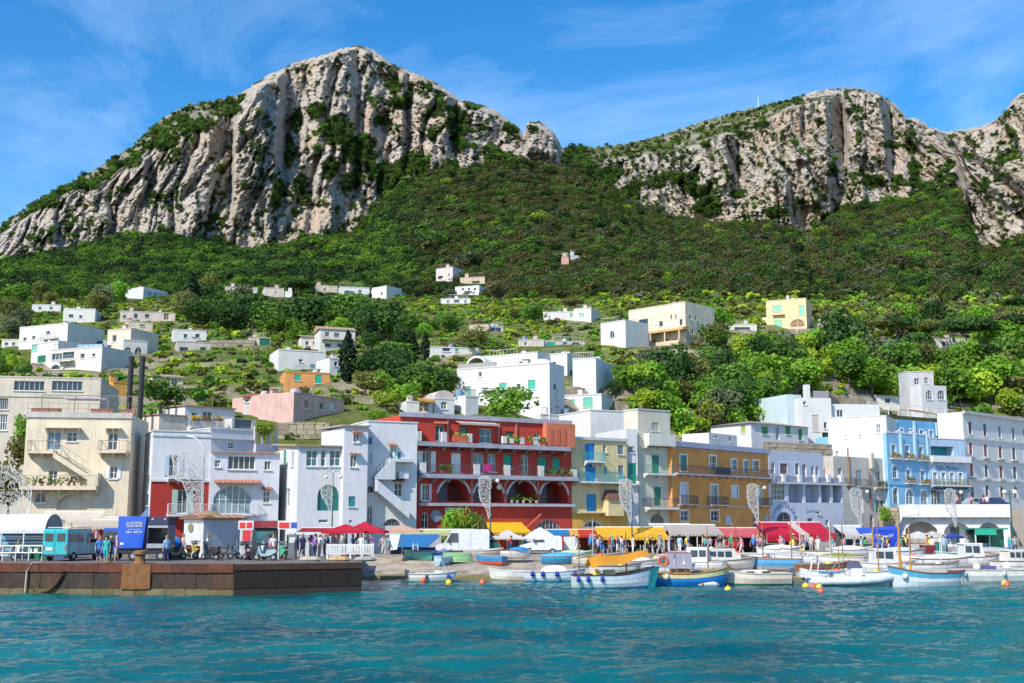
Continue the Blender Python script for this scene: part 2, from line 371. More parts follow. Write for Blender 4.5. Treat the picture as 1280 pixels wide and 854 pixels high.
rock = np.clip(rockf*(1-vegm), 0, 1)
# ---- material
tm_ = bpy.data.materials.new('limestone_and_scrub'); n, l, b = nt(tm_)
tc = n.new('ShaderNodeTexCoord')
def _nz(sc, det=6, r=.65, mp=(1, 1, 1)):
    q = n.new('ShaderNodeMapping'); q.inputs['Scale'].default_value = mp; l.new(tc.outputs['Object'], q.inputs[0])
    t = n.new('ShaderNodeTexNoise'); t.inputs['Scale'].default_value = sc; t.inputs['Detail'].default_value = det; t.inputs['Roughness'].default_value = r; l.new(q.outputs[0], t.inputs['Vector']); return t.outputs['Fac']
def _rp(f, *st):
    r = n.new('ShaderNodeValToRGB'); e = r.color_ramp.elements
    e[0].position, e[0].color = st[0][0], (*st[0][1], 1); e[1].position, e[1].color = st[-1][0], (*st[-1][1], 1)
    for p_, c_ in st[1:-1]: q = e.new(p_); q.color = (*c_, 1)
    l.new(f, r.inputs[0]); return r.outputs[0]
def _mx(f, a, bb, mode='MIX'):
    x = n.new('ShaderNodeMix'); x.data_type = 'RGBA'; x.blend_type = mode
    l.new(f, x.inputs['Factor']) if not isinstance(f, float) else setattr(x.inputs['Factor'], 'default_value', f)
    for s_, v_ in ((x.inputs['A'], a), (x.inputs['B'], bb)):
        l.new(v_, s_) if not isinstance(v_, tuple) else setattr(s_, 'default_value', (*v_, 1))
    return x.outputs['Result']
streak = _nz(.10, 9, .75, (1, 1, .13)); fine = _nz(.42, 8, .78, (1, 1, .3)); warm = _nz(.017, 4, .6, (1, 1, .7)); spot = _nz(.22, 6, .75)
rockc = _rp(streak, (.30, (.19, .17, .145)), (.45, (.44, .395, .335)), (.64, (.60, .55, .48)))
rockc = _mx(_rp(warm, (.48, (0, 0, 0)), (.66, (.8, .8, .8))), rockc, (.60, .40, .25))
rockc = _mx(.5, rockc, _rp(fine, (.37, (.09, .08, .07)), (.48, (.45, .395, .33)), (.60, (.70, .63, .545))))
rockc = _mx(_rp(spot, (.60, (0, 0, 0)), (.67, (.85, .85, .85))), rockc, (.05, .062, .03))
gn = _nz(.05, 6); gf = _nz(.5, 5)
grn = _mx(.5, _rp(gn, (.35, (.030, .050, .012)), (.65, (.075, .105, .022))), _rp(gf, (.35, (.02, .035, .01)), (.65, (.10, .11, .04))))
vc = n.new('ShaderNodeVertexColor'); vc.layer_name = 'mask'; sep = n.new('ShaderNodeSeparateColor'); l.new(vc.outputs[0], sep.inputs[0])
tern = _mx(.6, _rp(_nz(.16, 6), (.36, (.14, .21, .035)), (.5, (.28, .34, .07)), (.64, (.44, .38, .20))), _rp(gf, (.35, (.07, .11, .02)), (.65, (.24, .27, .07))))
gm = n.new('ShaderNodeNewGeometry'); gs = n.new('ShaderNodeSeparateXYZ'); l.new(gm.outputs['True Normal'], gs.inputs[0])
tern = _mx(_rp(gs.outputs['Z'], (.70, (1, 1, 1)), (.86, (0, 0, 0))), tern, _rp(spot, (.4, (.30, .25, .17)), (.6, (.58, .50, .37))))
grass = _mx(sep.outputs[1], grn, tern)
gtop = _mx(sep.outputs[2], grass, (.10, .115, .035))
l.new(_mx(sep.outputs[0], gtop, rockc), b.inputs['Base Color'])
b.inputs['Roughness'].default_value = .95; b.inputs['Specular IOR Level'].default_value = .15
bp = n.new('ShaderNodeBump'); bp.inputs['Strength'].default_value = .9; bp.inputs['Distance'].default_value = 3.0; l.new(fine, bp.inputs['Height']); l.new(bp.outputs[0], b.inputs['Normal'])
terr = grid_mesh('hillside_and_cliffs', P, tm_, smooth=False); tag(terr, kind='structure')
terr['label'] = 'limestone cliffs and green slopes rising behind the harbour town'
ca = terr.data.color_attributes.new('mask', 'FLOAT_COLOR', 'POINT')
msk = np.ones((E.size, 4), np.float32); msk[:, 0] = rock.reshape(-1); msk[:, 1] = (1-sstep(6.2, 7.5, RK)).reshape(-1); msk[:, 2] = (sstep(10.0, 10.3, RK)*(pxr > 700)*(pxr < 1000)).reshape(-1)
ca.data.foreach_set('color', msk.reshape(-1))
def ground_z(x, y):
    """terrain height under a plan position"""
    t = x/y; j = int(np.clip(np.searchsorted(T, t), 1, NC-1)); w_ = (t-T[j-1])/(T[j]-T[j-1])
    cy = P[:, j, 1]*w_+P[:, j-1, 1]*(1-w_); cz = P[:, j, 2]*w_+P[:, j-1, 2]*(1-w_)
    k = int(np.argmax(cy > y))
    if k == 0: return float(cz[0])
    q = (y-cy[k-1])/max(1e-6, cy[k]-cy[k-1]); return float(cz[k-1]+(cz[k]-cz[k-1])*min(1, max(0, q)))
def ground_ray(px, py):
    """first terrain point seen through a pixel"""
    d_ = ray(px, py); t = d_.x/d_.y; e = d_.z/d_.y
    j = int(np.clip(np.searchsorted(T, t), 1, NC-1))
    ee = (P[:, j, 2]-CAMH)/P[:, j, 1]; k = int(np.argmax(ee >= e)); return Vector(P[k, j])
# ------------------------------------------------------------------ tree meshes
def crown_mesh(name, n, r, h, size, matl, seed, lumps=7, squash=1.0, core=True):
    """leaf clumps through an uneven crown volume; z=0 is the crown base"""
    g = np.random.default_rng(seed); m = MB()
    lc = [(Vector((g.uniform(-.55, .55)*r, g.uniform(-.55, .55)*r, h*(.5+g.uniform(-.28, .34)))), r*g.uniform(.42, .68)) for _ in range(lumps)]
    lc.append((Vector((0, 0, h*.5)), r*.75))
    for i in range(n):
        c, rr = lc[int(g.integers(len(lc)))]
        v = Vector(g.normal(size=3)).normalized(); q = rr*(g.uniform(.55, 1.0)**.5)
        p = c+Vector((v.x*q, v.y*q, v.z*q*squash*h/(2*r)))
        if p.z < 0: p.z = abs(p.z)*.3
        nrm = (v+Vector(g.normal(size=3))*.55+Vector((0, 0, .25))).normalized()
        a = nrm.orthogonal().normalized(); a.rotate(Matrix.Rotation(g.uniform(0, 6.28), 3, nrm)); bb = nrm.cross(a)
        s1 = size*g.uniform(.6, 1.3); s2 = s1*g.uniform(.55, .9)
        m.add([p-a*s1-bb*s2*.3, p-a*.2*s1-bb*s2, p+a*s1-bb*s2*.2+nrm*s1*.25, p+a*.3*s1+bb*s2, p-a*.7*s1+bb*s2*.7+nrm*s1*.15], [(0, 1, 2), (0, 2, 3), (0, 3, 4)])
    return m.mesh(name, matl)
GREENS = {'bright': (.17, .33, .03), 'mid': (.105, .205, .03), 'dark': (.045, .095, .022), 'olive': (.15, .16, .042), 'grey': (.15, .18, .085), 'lime': (.31, .42, .035), 'brown': (.135, .125, .05), 'cypress': (.014, .033, .012)}
def leafm(k, f=1.3): return mat('leaf', tuple(x*f for x in GREENS[k]))
# instanced woods: points with attributes, crowns picked by index
def scatter(name, label, cat, pts, scl, var, meshes):
    hid = bpy.data.collections.new(name+'_crowns')
    for i, me in enumerate(meshes): hid.objects.link(bpy.data.objects.new('%s_crown_%02d' % (name, i), me))
    me = bpy.data.meshes.new(name); me.vertices.add(len(pts)); me.vertices.foreach_set('co', np.asarray(pts, np.float32).reshape(-1))
    a = me.attributes.new('scl', 'FLOAT_VECTOR', 'POINT'); a.data.foreach_set('vector', np.asarray(scl, np.float32).reshape(-1))
    a = me.attributes.new('var', 'INT', 'POINT'); a.data.foreach_set('value', np.asarray(var, np.int32))
    a = me.attributes.new('rot', 'FLOAT', 'POINT'); a.data.foreach_set('value', RNG.uniform(0, 6.28, len(pts)).astype(np.float32))
    o = link(bpy.data.objects.new(name, me))
    g = bpy.data.node_groups.new(name, 'GeometryNodeTree'); g.interface.new_socket('Geometry', in_out='INPUT', socket_type='NodeSocketGeometry'); g.interface.new_socket('Geometry', in_out='OUTPUT', socket_type='NodeSocketGeometry')
    N = g.nodes; L = g.links; gi = N.new('NodeGroupInput'); go = N.new('NodeGroupOutput')
    ci = N.new('GeometryNodeCollectionInfo'); ci.inputs['Collection'].default_value = hid; ci.inputs['Separate Children'].default_value = True; ci.inputs['Reset Children'].default_value = True
    ip = N.new('GeometryNodeInstanceOnPoints'); ip.inputs['Pick Instance'].default_value = True
    def na(nm, t):
        q = N.new('GeometryNodeInputNamedAttribute'); q.data_type = t; q.inputs['Name'].default_value = nm; return q.outputs['Attribute']
    cx = N.new('ShaderNodeCombineXYZ'); L.new(na('rot', 'FLOAT'), cx.inputs['Z'])
    L.new(gi.outputs[0], ip.inputs['Points']); L.new(ci.outputs[0], ip.inputs['Instance']); L.new(na('var', 'INT'), ip.inputs['Instance Index'])
    L.new(cx.outputs[0], ip.inputs['Rotation']); L.new(na('scl', 'FLOAT_VECTOR'), ip.inputs['Scale']); L.new(ip.outputs[0], go.inputs[0])
    md = o.modifiers.new('scatter', 'NODES'); md.node_group = g
    return tag(o, label, cat, kind='stuff')
WOODK = ['bright', 'mid', 'dark', 'olive', 'grey', 'brown', 'lime']
# ------------------------------------------------------------------ buildings
WHITE = (.80, .79, .76); DARKP = (.035, .04, .05)
GLASS = mat('glass', (.05, .065, .085)); GLASSB = mat('glass', (.12, .22, .33)); GLASST = mat('glass', (.05, .17, .19)); DARK = mat('plain', (.018, .018, .02)); 
def plas(c, **k): return mat('plaster', c, **k)
def arch_pts(a0, a1, b1, rise, n=10):
    ac = (a0+a1)/2; hw = (a1-a0)/2
    if rise >= hw*.98: return [(ac-hw*math.cos(math.pi*i/n), b1-rise+rise*math.sin(math.pi*i/n)) for i in range(n+1)]
    rr = (hw*hw+rise*rise)/(2*rise); th = math.asin(min(1, hw/rr))
    return [(ac+rr*math.sin(-th+2*th*i/n), b1-rr+rr*math.cos(th*(1-2*i/n))) for i in range(n+1)]
def wall_face(mb, M, w, h, holes, h2=None):
    """wall in canonical (a, c, b) with recessed openings; holes: (a0,a1,b0,b1,depth,arch_rise)"""
    aa = sorted({0, w, *[x for q in holes for x in q[:2]]}); bb = sorted({0, h, *[x for q in holes for x in q[2:4]]})
    T_ = lambda a, c, b: tuple(M @ Vector((a, c, b)))
    top = (lambda a: h) if h2 is None else (lambda a: h+(h2-h)*a/w)
    for i in range(len(aa)-1):
        for j in range(len(bb)-1):
            ca, cb = (aa[i]+aa[i+1])/2, (bb[j]+bb[j+1])/2
            if any(q[0] < ca < q[1] and q[2] < cb < q[3] for q in holes): continue
            t0, t1 = (bb[j+1],)*2
            if bb[j+1] == h: t0, t1 = top(aa[i]), top(aa[i+1])
            mb.quad(T_(aa[i], 0, bb[j]), T_(aa[i+1], 0, bb[j]), T_(aa[i+1], 0, t1), T_(aa[i], 0, t0))
    for a0, a1, b0, b1, dp, rise in holes:
        if rise:
            ap = arch_pts(a0, a1, b1, rise); m = len(ap)//2
            for k in range(len(ap)-1):
                cor = (a0, b1) if k < m else (a1, b1)
                mb.add([T_(cor[0], 0, cor[1]), T_(ap[k][0], 0, ap[k][1]), T_(ap[k+1][0], 0, ap[k+1][1])], [(0, 1, 2)])
            mb.add([T_(a0, 0, b1), T_(ap[m][0], 0, ap[m][1]), T_(a1, 0, b1)], [(0, 1, 2)])
            path = [(a0, b0)]+ap+[(a1, b0), (a0, b0)]
        else: path = [(a0, b0), (a0, b1), (a1, b1), (a1, b0), (a0, b0)]
        for (p, q), (r, s) in zip(path, path[1:]):
            if abs(p-r)+abs(q-s) > 1e-5: mb.quad(T_(p, 0, q), T_(p, dp, q), T_(r, dp, s), T_(r, 0, s))
def childm(mb, name, m, parent, M, smooth=False):
    o = mb.build(name, m, parent, smooth); o.matrix_local = M; return o
class Face:
    def __init__(s, bld, kind):
        s.b = bld; s.kind = kind; s.holes = []; s.el = []
        W_, D_ = bld.W, bld.D
        if kind == 'front': s.M = Matrix.Identity(4); s.w = W_
        elif kind == 'left': s.M = Matrix(((0, 1, 0, 0), (-1, 0, 0, D_), (0, 0, 1, 0), (0, 0, 0, 1))); s.w = D_
        elif kind == 'right': s.M = Matrix(((0, -1, 0, W_), (1, 0, 0, 0), (0, 0, 1, 0), (0, 0, 0, 1))); s.w = D_
        s.WM = bld.mw @ s.M; s.WI = s.WM.inverted()
    def ab(s, px, py, c=0.0):
        o = s.WI @ Vector((0, 0, CAMH)); d = (s.WI.to_3x3()) @ ray(px, py); t = (c-o.y)/d.y; p = o+d*t; return p.x, p.z
    def rect(s, px, py, w, h, c=0.0):
        a0 = s.ab(px-w/2, py, c)[0]; a1 = s.ab(px+w/2, py, c)[0]; b0 = s.ab(px, py+h/2, c)[1]; b1 = s.ab(px, py-h/2, c)[1]
        return min(a0, a1), max(a0, a1), min(b0, b1), max(b0, b1)
HOUSES = []
class House:
    def __init__(s, name, label, A, B, zb, top, depth, col, cat='house', group=None, ref=None, base_below=1.0):
        ref = ref or 600
        p = at(A[0], ref, A[1]); q = at(B[0], ref, B[1])
        s.H = at(A[0], top, A[1]).z-zb; d = Vector((q.x-p.x, q.y-p.y)); s.W = d.length; s.D = depth; s.zb = zb
        s.root = empty(name, (p.x, p.y, zb), math.atan2(d.y, d.x), label, cat, group)
        s.mw = Matrix.Translation((p.x, p.y, zb)) @ Matrix.Rotation(math.atan2(d.y, d.x), 4, 'Z')
        HOUSES.append((A[0], B[0], top, s, A[1]))
        s.col = col; s.m = plas(col); s.below = base_below
        s.front = Face(s, 'front'); s.left = Face(s, 'left'); s.right = Face(s, 'right')
        s.trim = mat('paint', WHITE)
    # -- openings ------------------------------------------------------
    def win(s, px, py, w, h, kind='win', fc=WHITE, col=None, glass=None, face=None, arch=0, dep=.22, nx=2, nz=1, hood=None, sill=True, sur=None, back=None, name=None, shw=None):
        f = face or s.front
        if isinstance(f, str): f = getattr(s, f)
        a0, a1, b0, b1 = f.rect(px, py, w, h)
        a0 = max(a0, .06); a1 = min(a1, f.w-.06); b0 = max(b0, .02); b1 = min(b1, s.H-.05)
        if a1-a0 < .12 or b1-b0 < .12: return None
        rise = 0
        if arch: rise = min((a1-a0)/2, (b1-b0)*.7) if arch is True else (b1-b0)*arch
        for q in f.holes:
            if a0 < q[1]+.01 and a1 > q[0]-.01 and b0 < q[3]+.01 and b1 > q[2]-.01: return None
        f.holes.append((a0, a1, b0, b1, dep, rise)); M = f.M
        fm = mat('paint', fc); t = .07
        outline = [(a0, b0)]+(arch_pts(a0, a1, b1, rise) if rise else [(a0, b1), (a1, b1)])+[(a1, b0)]
        def plate(c0, m, nm, par, ol=outline, th=.03):
            mb = MB(); n_ = len(ol); vs = [(a, c0, b) for a, b in ol]+[(a, c0+th, b) for a, b in ol]
            mb.add(vs, [tuple(range(n_))[::-1], tuple(range(n_, 2*n_))]+[(i, (i+1) % n_, n_+(i+1) % n_, n_+i) for i in range(n_)])
            return childm(mb, nm, m, par, M if par is s.root else Matrix.Identity(4))
        if kind == 'recess':
            return plate(dep-.02, plas(back or s.col), name or 'recess_wall', s.root, th=.05)
        fr = MB()
        for (p, q), (r, u) in zip(outline, outline[1:]+outline[:1]):
            k = ((r-p)**2+(u-q)**2)**.5
            if k < 1e-4: continue
            nx_, nz_ = (u-q)/k*t, -(r-p)/k*t
            ins = lambda a, b: (a+(t if a < (a0+a1)/2-.001 else (-t if a > (a0+a1)/2+.001 else 0)), b+(t if b < b0+.001 else (-t)))
            (pi, qi), (ri, ui) = ins(p, q), ins(r, u)
            c0, c1 = dep-.09, dep-.03
            fr.add([(p, c0, q), (r, c0, u), (ri, c0, ui), (pi, c0, qi), (p, c1, q), (r, c1, u), (ri, c1, ui), (pi, c1, qi)], [(0, 1, 2, 3), (7, 6, 5, 4), (2, 3, 7, 6), (0, 4, 5, 1)])
        def btop(a):
            if not rise: return b1
            for (p, q), (r, u) in zip(outline[1:], outline[2:]):
                if p <= a <= r and r > p: return q+(u-q)*(a-p)/(r-p)
            return b1
        if kind in ('win', 'open', 'door', 'glazed'):
            for i in range(1, nx):
                a = a0+(a1-a0)*i/nx; fr.box(a-.035, a+.035, dep-.085, dep-.035, b0, btop(a)-.01)
            for j in range(1, nz+1):
                b = b0+(b1-b0)*j/(nz+1)
                if rise and b > b1-rise*.9: continue
                fr.box(a0, a1, dep-.08, dep-.04, b-.025, b+.025)
        nm = name or ('door' if kind == 'door' else 'window')
        wo_ = childm(fr, nm, fm, s.root, M)
        if kind == 'door':
            lw = (a1-a0-.14)/2
            plate(dep-.03, mat('paint', col or (.2, .12, .07)), 'door_leaf', wo_) if not glass else plate(dep-.03, glass, 'pane', wo_)
        elif kind in ('shut', 'blind'):
            m = MB(); am = (a0+a1)/2; b1s = b1-(rise*.5 if rise else .03)
            parts = [(a0+.04, am-.012), (am+.012, a1-.04)] if kind == 'shut' else [(a0+.03, a1-.03)]
            for u0, u1 in parts:
                m = MB()
                m.box(u0, u1, dep-.14, dep-.10, b0+.03, b1s)
                ns = max(3, int((b1s-b0)/.16))
                for i in range(ns):
                    b = b0+.06+(b1s-b0-.1)*i/ns
                    m.hexa([(u0+.05, dep-.165, b), (u1-.05, dep-.165, b), (u1-.05, dep-.139, b), (u0+.05, dep-.139, b)], [(u0+.05, dep-.145, b+.08), (u1-.05, dep-.145, b+.08), (u1-.05, dep-.139, b+.08), (u0+.05, dep-.139, b+.08)])
                childm(m, 'shutter' if kind == 'shut' else 'blind', mat('paint', col), wo_, Matrix.Identity(4))
            plate(dep-.02, DARK, 'pane', wo_)
        else:
            plate(dep-.03, glass or GLASS, 'pane', wo_)
        if kind == 'open':
            sw = shw or (a1-a0)/2
            for sgn in (-1, 1):
                m = MB(); e = a0-.02 if sgn < 0 else a1+.02; u0, u1 = (e-sw, e) if sgn < 0 else (e, e+sw)
                m.box(u0, u1, -.06, -.02, b0, b1)
                ns = max(3, int((b1-b0)/.18))
                for i in range(ns):
                    b = b0+.05+(b1-b0-.1)*i/ns; m.box(u0+.05, u1-.05, -.08, -.059, b, b+.07)
                childm(m, 'shutter', mat('paint', col or WHITE), wo_, Matrix.Identity(4))
        if sur is not None:      # painted surround standing proud of the wall
            m = MB(); g = .16
            m.box(a0-g, a0-.004, -.04, .03, b0, b1-rise*.5); m.box(a1+.004, a1+g, -.04, .03, b0, b1-rise*.5)
            if rise:
                ap = arch_pts(a0, a1, b1, rise); apo = arch_pts(a0-g, a1+g, b1+g, rise+g)
                for (p, q), (r, u), (p2, q2), (r2, u2) in zip(ap, ap[1:], apo, apo[1:]):
                    m.add([(p, -.045, q), (r, -.045, u), (r2, -.045, u2), (p2, -.045, q2), (p, .02, q), (r, .02, u), (r2, .02, u2), (p2, .02, q2)], [(0, 1, 2, 3), (3, 2, 6, 7), (1, 0, 4, 5)])
            else: m.box(a0-g, a1+g, -.045, .03, b1+.004, b1+g)
            childm(m, 'surround', mat('paint', sur), wo_, Matrix.Identity(4))
        if sill and kind not in ('door',) and b0 > .3:
            m = MB(); m.box(a0-.1, a1+.1, -.12, .02, b0-.09, b0-.004); childm(m, 'sill', s.trim, wo_, Matrix.Identity(4))
        if hood is not None:
            m = MB(); x0, x1 = a0-.22, a1+.22; zt = b1+.32; pr = .5
            m.hexa([(x0, -.01, zt-.06), (x1, -.01, zt-.06), (x1, -pr, zt-.26), (x0, -pr, zt-.26)], [(x0, -.01, zt), (x1, -.01, zt), (x1, -pr, zt-.2), (x0, -pr, zt-.2)])
            k = max(3, int((x1-x0)/.2))
            for i in range(k):
                x = x0+(x1-x0)*(i+.5)/k; m.tube([(x, -.02, zt+.02), (x, -pr-.02, zt-.18)], .055, 5)
            childm(m, 'hood', mat('tile', hood), wo_, Matrix.Identity(4))
        return wo_
    def row(s, pxs, py0, py1, w, h, **k):
        n_ = len(pxs)
        for i, px in enumerate(pxs): s.win(px, py0+(py1-py0)*(px-pxs[0])/max(1e-6, pxs[-1]-pxs[0]), w, h, **k)
    def deep(s, px, py, w, h, dep=1.8, arch=0, back=None, trim=None, items=None, face=None):
        """open loggia bay with its own back wall"""
        f = face or s.front
        if isinstance(f, str): f = getattr(s, f)
        a0, a1, b0, b1 = f.rect(px, py, w, h); a0 = max(a0, .05); a1 = min(a1, f.w-.05); b1 = min(b1, s.H-.05); b0 = max(b0, .02); rise = 0
        if arch: rise = min((a1-a0)/2, (b1-b0)*.75) if arch is True else (b1-b0)*arch
        f.holes.append((a0, a1, b0, b1, dep, rise))
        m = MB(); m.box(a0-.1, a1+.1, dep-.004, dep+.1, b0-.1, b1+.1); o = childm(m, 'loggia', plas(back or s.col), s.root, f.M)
        if trim is not None:
            m = MB(); g = .22; ap = arch_pts(a0, a1, b1, rise) if rise else [(a0, b1), (a1, b1)]; apo = arch_pts(a0-g, a1+g, b1+g, rise+g) if rise else [(a0-g, b1+g), (a1+g, b1+g)]
            for (p, q), (r, u), (p2, q2), (r2, u2) in zip(ap, ap[1:], apo, apo[1:]):
                m.add([(p, -.09, q), (r, -.09, u), (r2, -.09, u2), (p2, -.09, q2), (p, .02, q), (r, .02, u), (r2, .02, u2), (p2, .02, q2)], [(0, 1, 2, 3), (3, 2, 6, 7), (1, 0, 4, 5)])
            childm(m, 'arch_trim', mat('paint', trim), o, Matrix.Identity(4))
        m = MB(); d0 = a0+(a1-a0)*.3; m.box(d0, d0+min(1.0, (a1-a0)*.35), dep-.05, dep-.003, b0, b0+min(2.1, (b1-b0)*.8)); childm(m, 'door', mat('paint', items or (.05, .10, .09)), o, Matrix.Identity(4))
        return (f, a0, a1, b0, b1, dep)
    # -- ledges, balconies ----------------------------------------------
    def slab(s, px0, px1, py, th=.22, proj=.9, col=None, name='balcony', rail=None, rh=.95, face=None, solid=None, step=.14, full=False):
        f = face or s.front
        if isinstance(f, str): f = getattr(s, f)
        a0, b = f.ab(px0, py); a1, _ = f.ab(px1, py); b = f.ab((px0+px1)/2, py)[1]
        if full: a0, a1 = 0.0, f.w
        m = MB(); m.box(a0, a1, -proj, -.004, b-th, b)
        if proj > .6:
            k = max(2, int((a1-a0)/1.6))
            for i in range(k+1):
                a = a0+.1+(a1-a0-.2)*i/k; m.hexa([(a-.07, -.01, b-th-.45), (a+.07, -.01, b-th-.45), (a+.07, -.008, b-th-.45), (a-.07, -.008, b-th-.45)], [(a-.07, -proj*.8, b-th), (a+.07, -proj*.8, b-th), (a+.07, -.008, b-th), (a-.07, -.008, b-th)])
        o = childm(m, name, mat('plaster', col or WHITE), s.root, f.M)
        if rail is not None:
            m = MB(); e = proj-.06
            for (p, q), (r, u) in (((a0+.04, -.01), (a0+.04, -e)), ((a0+.04, -e), (a1-.04, -e)), ((a1-.04, -e), (a1-.04, -.01))):
                m.bar((p, q, b+rh), (r, u, b+rh), .05, .04); m.bar((p, q, b+.1), (r, u, b+.1), .03)
                L = ((r-p)**2+(u-q)**2)**.5; k = max(1, int(L/step))
                for i in range(k+1): m.bar((p+(r-p)*i/k, q+(u-q)*i/k, b), (p+(r-p)*i/k, q+(u-q)*i/k, b+rh), .024)
            childm(m, 'railing', mat('metal', rail), o, Matrix.Identity(4))
        if solid is not None:
            m = MB(); m.box(a0, a1, -proj, -proj+.14, b, b+rh); m.box(a0, a0+.14, -proj+.14, -.004, b, b+rh); m.box(a1-.14, a1, -proj+.14, -.004, b, b+rh)
            childm(m, 'parapet', plas(solid), o, Matrix.Identity(4))
        return o
    def band(s, px, py, th=.3, proj=.12, col=None, face=None, name='string_course'):
        f = face or s.front
        if isinstance(f, str): f = getattr(s, f)
        b = f.ab(px, py)[1]; m = MB(); m.box(-.06, f.w+.06, -proj, -.004, b-th/2, b+th/2)
        return childm(m, name, plas(col or WHITE), s.root, f.M)
    def pots(s, px0, px1, py, n, proj=.7, plant=True, col=(.35, .13, .07), seed=0):
        f = s.front; a0, b = f.ab(px0, py); a1, _ = f.ab(px1, py); g = random.Random(seed)
        for i in range(n):
            a = a0+(a1-a0)*(i+.5)/n+g.uniform(-.1, .1); r_ = g.uniform(.13, .2); c = (a, -proj, b)
            m = MB().lathe(c, [(r_*.7, .0), (r_, .3), (r_*.9, .3)], 8); o = childm(m, 'flower_pot', mat('plain', col), s.root, f.M)
            if plant:
                m = MB(); h_ = g.uniform(.3, .7)
                for k in range(16):
                    v = Vector((g.gauss(0, .16), g.gauss(0, .12), .3+g.uniform(0, h_))); q = Vector((g.gauss(0, 1), g.gauss(0, 1), g.gauss(0, .6))).normalized(); e = q.orthogonal().normalized()*.12; w_ = q.cross(e)
                    p = Vector(c)+v; m.add([p-e, p-w_, p+e, p+w_], [(0, 1, 2, 3)])
                childm(m, 'potted_plant', leafm(g.choice(['bright', 'mid', 'dark', 'lime'])), o, Matrix.Identity(4))['kind'] = 'stuff'
    def awning(s, px0, px1, py, proj, drop, col, h=None, name='awning', valance=.2):
        f = s.front; a0, b = f.ab(px0, py); a1, _ = f.ab(px1, py); m = MB(); n_ = 8
        for i in range(n_):
            t0, t1 = i/n_, (i+1)/n_; y0, y1 = -.01-proj*t0, -.01-proj*t1; z0, z1 = b-drop*t0-.05*math.sin(math.pi*t0), b-drop*t1-.05*math.sin(math.pi*t1)
            m.hexa([(a0, y0, z0-.02), (a1, y0, z0-.02), (a1, y1, z1-.02), (a0, y1, z1-.02)], [(a0, y0, z0), (a1, y0, z0), (a1, y1, z1), (a0, y1, z1)])
        m.box(a0, a1, -.012-proj-.015, -.012-proj, b-drop-valance, b-drop)
        return childm(m, name, mat('fabric', col, tr=.35), s.root, f.M)
    def sign(s, px, py, w, h, bg, txt=None, tcol=(.05, .08, .06), size=.8, face=None, plate=True):
        f = face or s.front; a0, a1, b0, b1 = f.rect(px, py, w, h); o = None
        if plate:
            m = MB(); m.box(a0, a1, -.1, -.01, b0, b1); o = childm(m, 'sign_board', mat('paint', bg), s.root, f.M)
        if txt:
            t = text_mesh(txt, tcol, a1-a0, (b1-b0)*size); t.parent = o or s.root
            t.matrix_local = (Matrix.Identity(4) if o else f.M) @ Matrix.Translation(((a0+a1)/2, -.115 if plate else -.02, (b0+b1)/2)) @ Matrix.Rotation(math.pi/2, 4, 'X')
        return o
    # -- close up the volume ---------------------------------------------
    def finish(s, roof='flat', rcol=None, par=.45, coping=None, lower=None, over=.3, rise=1.2, floor_col=None, hl=None):
        m = MB(); H, W_, D_ = s.H, s.W, s.D; zb = -s.below
        mats = [s.m]
        I = Matrix.Identity(4)
        wall_face(m, s.front.M, W_, H, s.front.holes)
        wall_face(m, s.left.M, D_, H, s.left.holes)
        wall_face(m, s.right.M, D_, H, s.right.holes)
        m.quad((W_, D_, 0), (0, D_, 0), (0, D_, H), (W_, D_, H))
        if s.below > 0:
            for (x0, y0), (x1, y1) in (((0, 0), (W_, 0)), ((W_, 0), (W_, D_)), ((W_, D_), (0, D_)), ((0, D_), (0, 0))): m.quad((x0, y0, zb), (x1, y1, zb), (x1, y1, 0), (x0, y0, 0))
        rc = rcol or (.42, .40, .37)
        if roof == 'flat':
            q = .25
            if par:   # parapet top ring and inner faces, roof deck below
                for (x0, y0, x1, y1) in ((0, 0, W_, q), (0, D_-q, W_, D_), (0, q, q, D_-q), (W_-q, q, W_, D_-q)):
                    m.quad((x0, y0, H), (x1, y0, H), (x1, y1, H), (x0, y1, H))
                for a, b_ in (((q, q), (W_-q, q)), ((W_-q, q), (W_-q, D_-q)), ((W_-q, D_-q), (q, D_-q)), ((q, D_-q), (q, q))): m.quad((*a, H-par), (*b_, H-par), (*b_, H), (*a, H))
                r_ = MB().quad((q, q, H-par), (W_-q, q, H-par), (W_-q, D_-q, H-par), (q, D_-q, H-par)); r_.build('roof', plas(rc), s.root)
            else:
                MB().box(-.05, W_+.05, -.05, D_+.05, H+.002, H+.14).build('roof', plas(rc), s.root)
            if coping is not None:
                k = MB(); o_ = .07
                k.box(-o_, W_+o_, -o_, .32, H+.003, H+.13); k.box(-o_, .32, .32, D_-.32, H+.003, H+.13); k.box(W_-.32, W_+o_, .32, D_-.32, H+.003, H+.13); k.box(-o_, W_+o_, D_-.32, D_+o_, H+.003, H+.13)
                k.build('coping', plas(coping), s.root)
        elif roof in ('hip', 'gable', 'shed'):
            o_ = over; tm2 = mat('tile', rc); r_ = MB(); x0, x1, y0, y1 = -o_, W_+o_, -o_, D_+o_
            if roof == 'shed': r_.hexa([(x0, y0, H+.003), (x1, y0, H+.003), (x1, y1, H+rise), (x0, y1, H+rise)], [(x0, y0, H+.15), (x1, y0, H+.15), (x1, y1, H+rise+.15), (x0, y1, H+rise+.15)])
            else:
                e = min(D_/2+o_, W_/2)*(1 if roof == 'hip' else 0); yc = D_/2
                r_.add([(x0, y0, H+.003), (x1, y0, H+.003), (x1, y1, H+.003), (x0, y1, H+.003), (x0+e, yc, H+rise), (x1-e, yc, H+rise)], [(0, 1, 5, 4), (2, 3, 4, 5), (1, 2, 5), (3, 0, 4), (3, 2, 1, 0)])
            r_.build('roof', tm2, s.root)
        elif roof == 'vault':
            k = MB(); n_ = 10
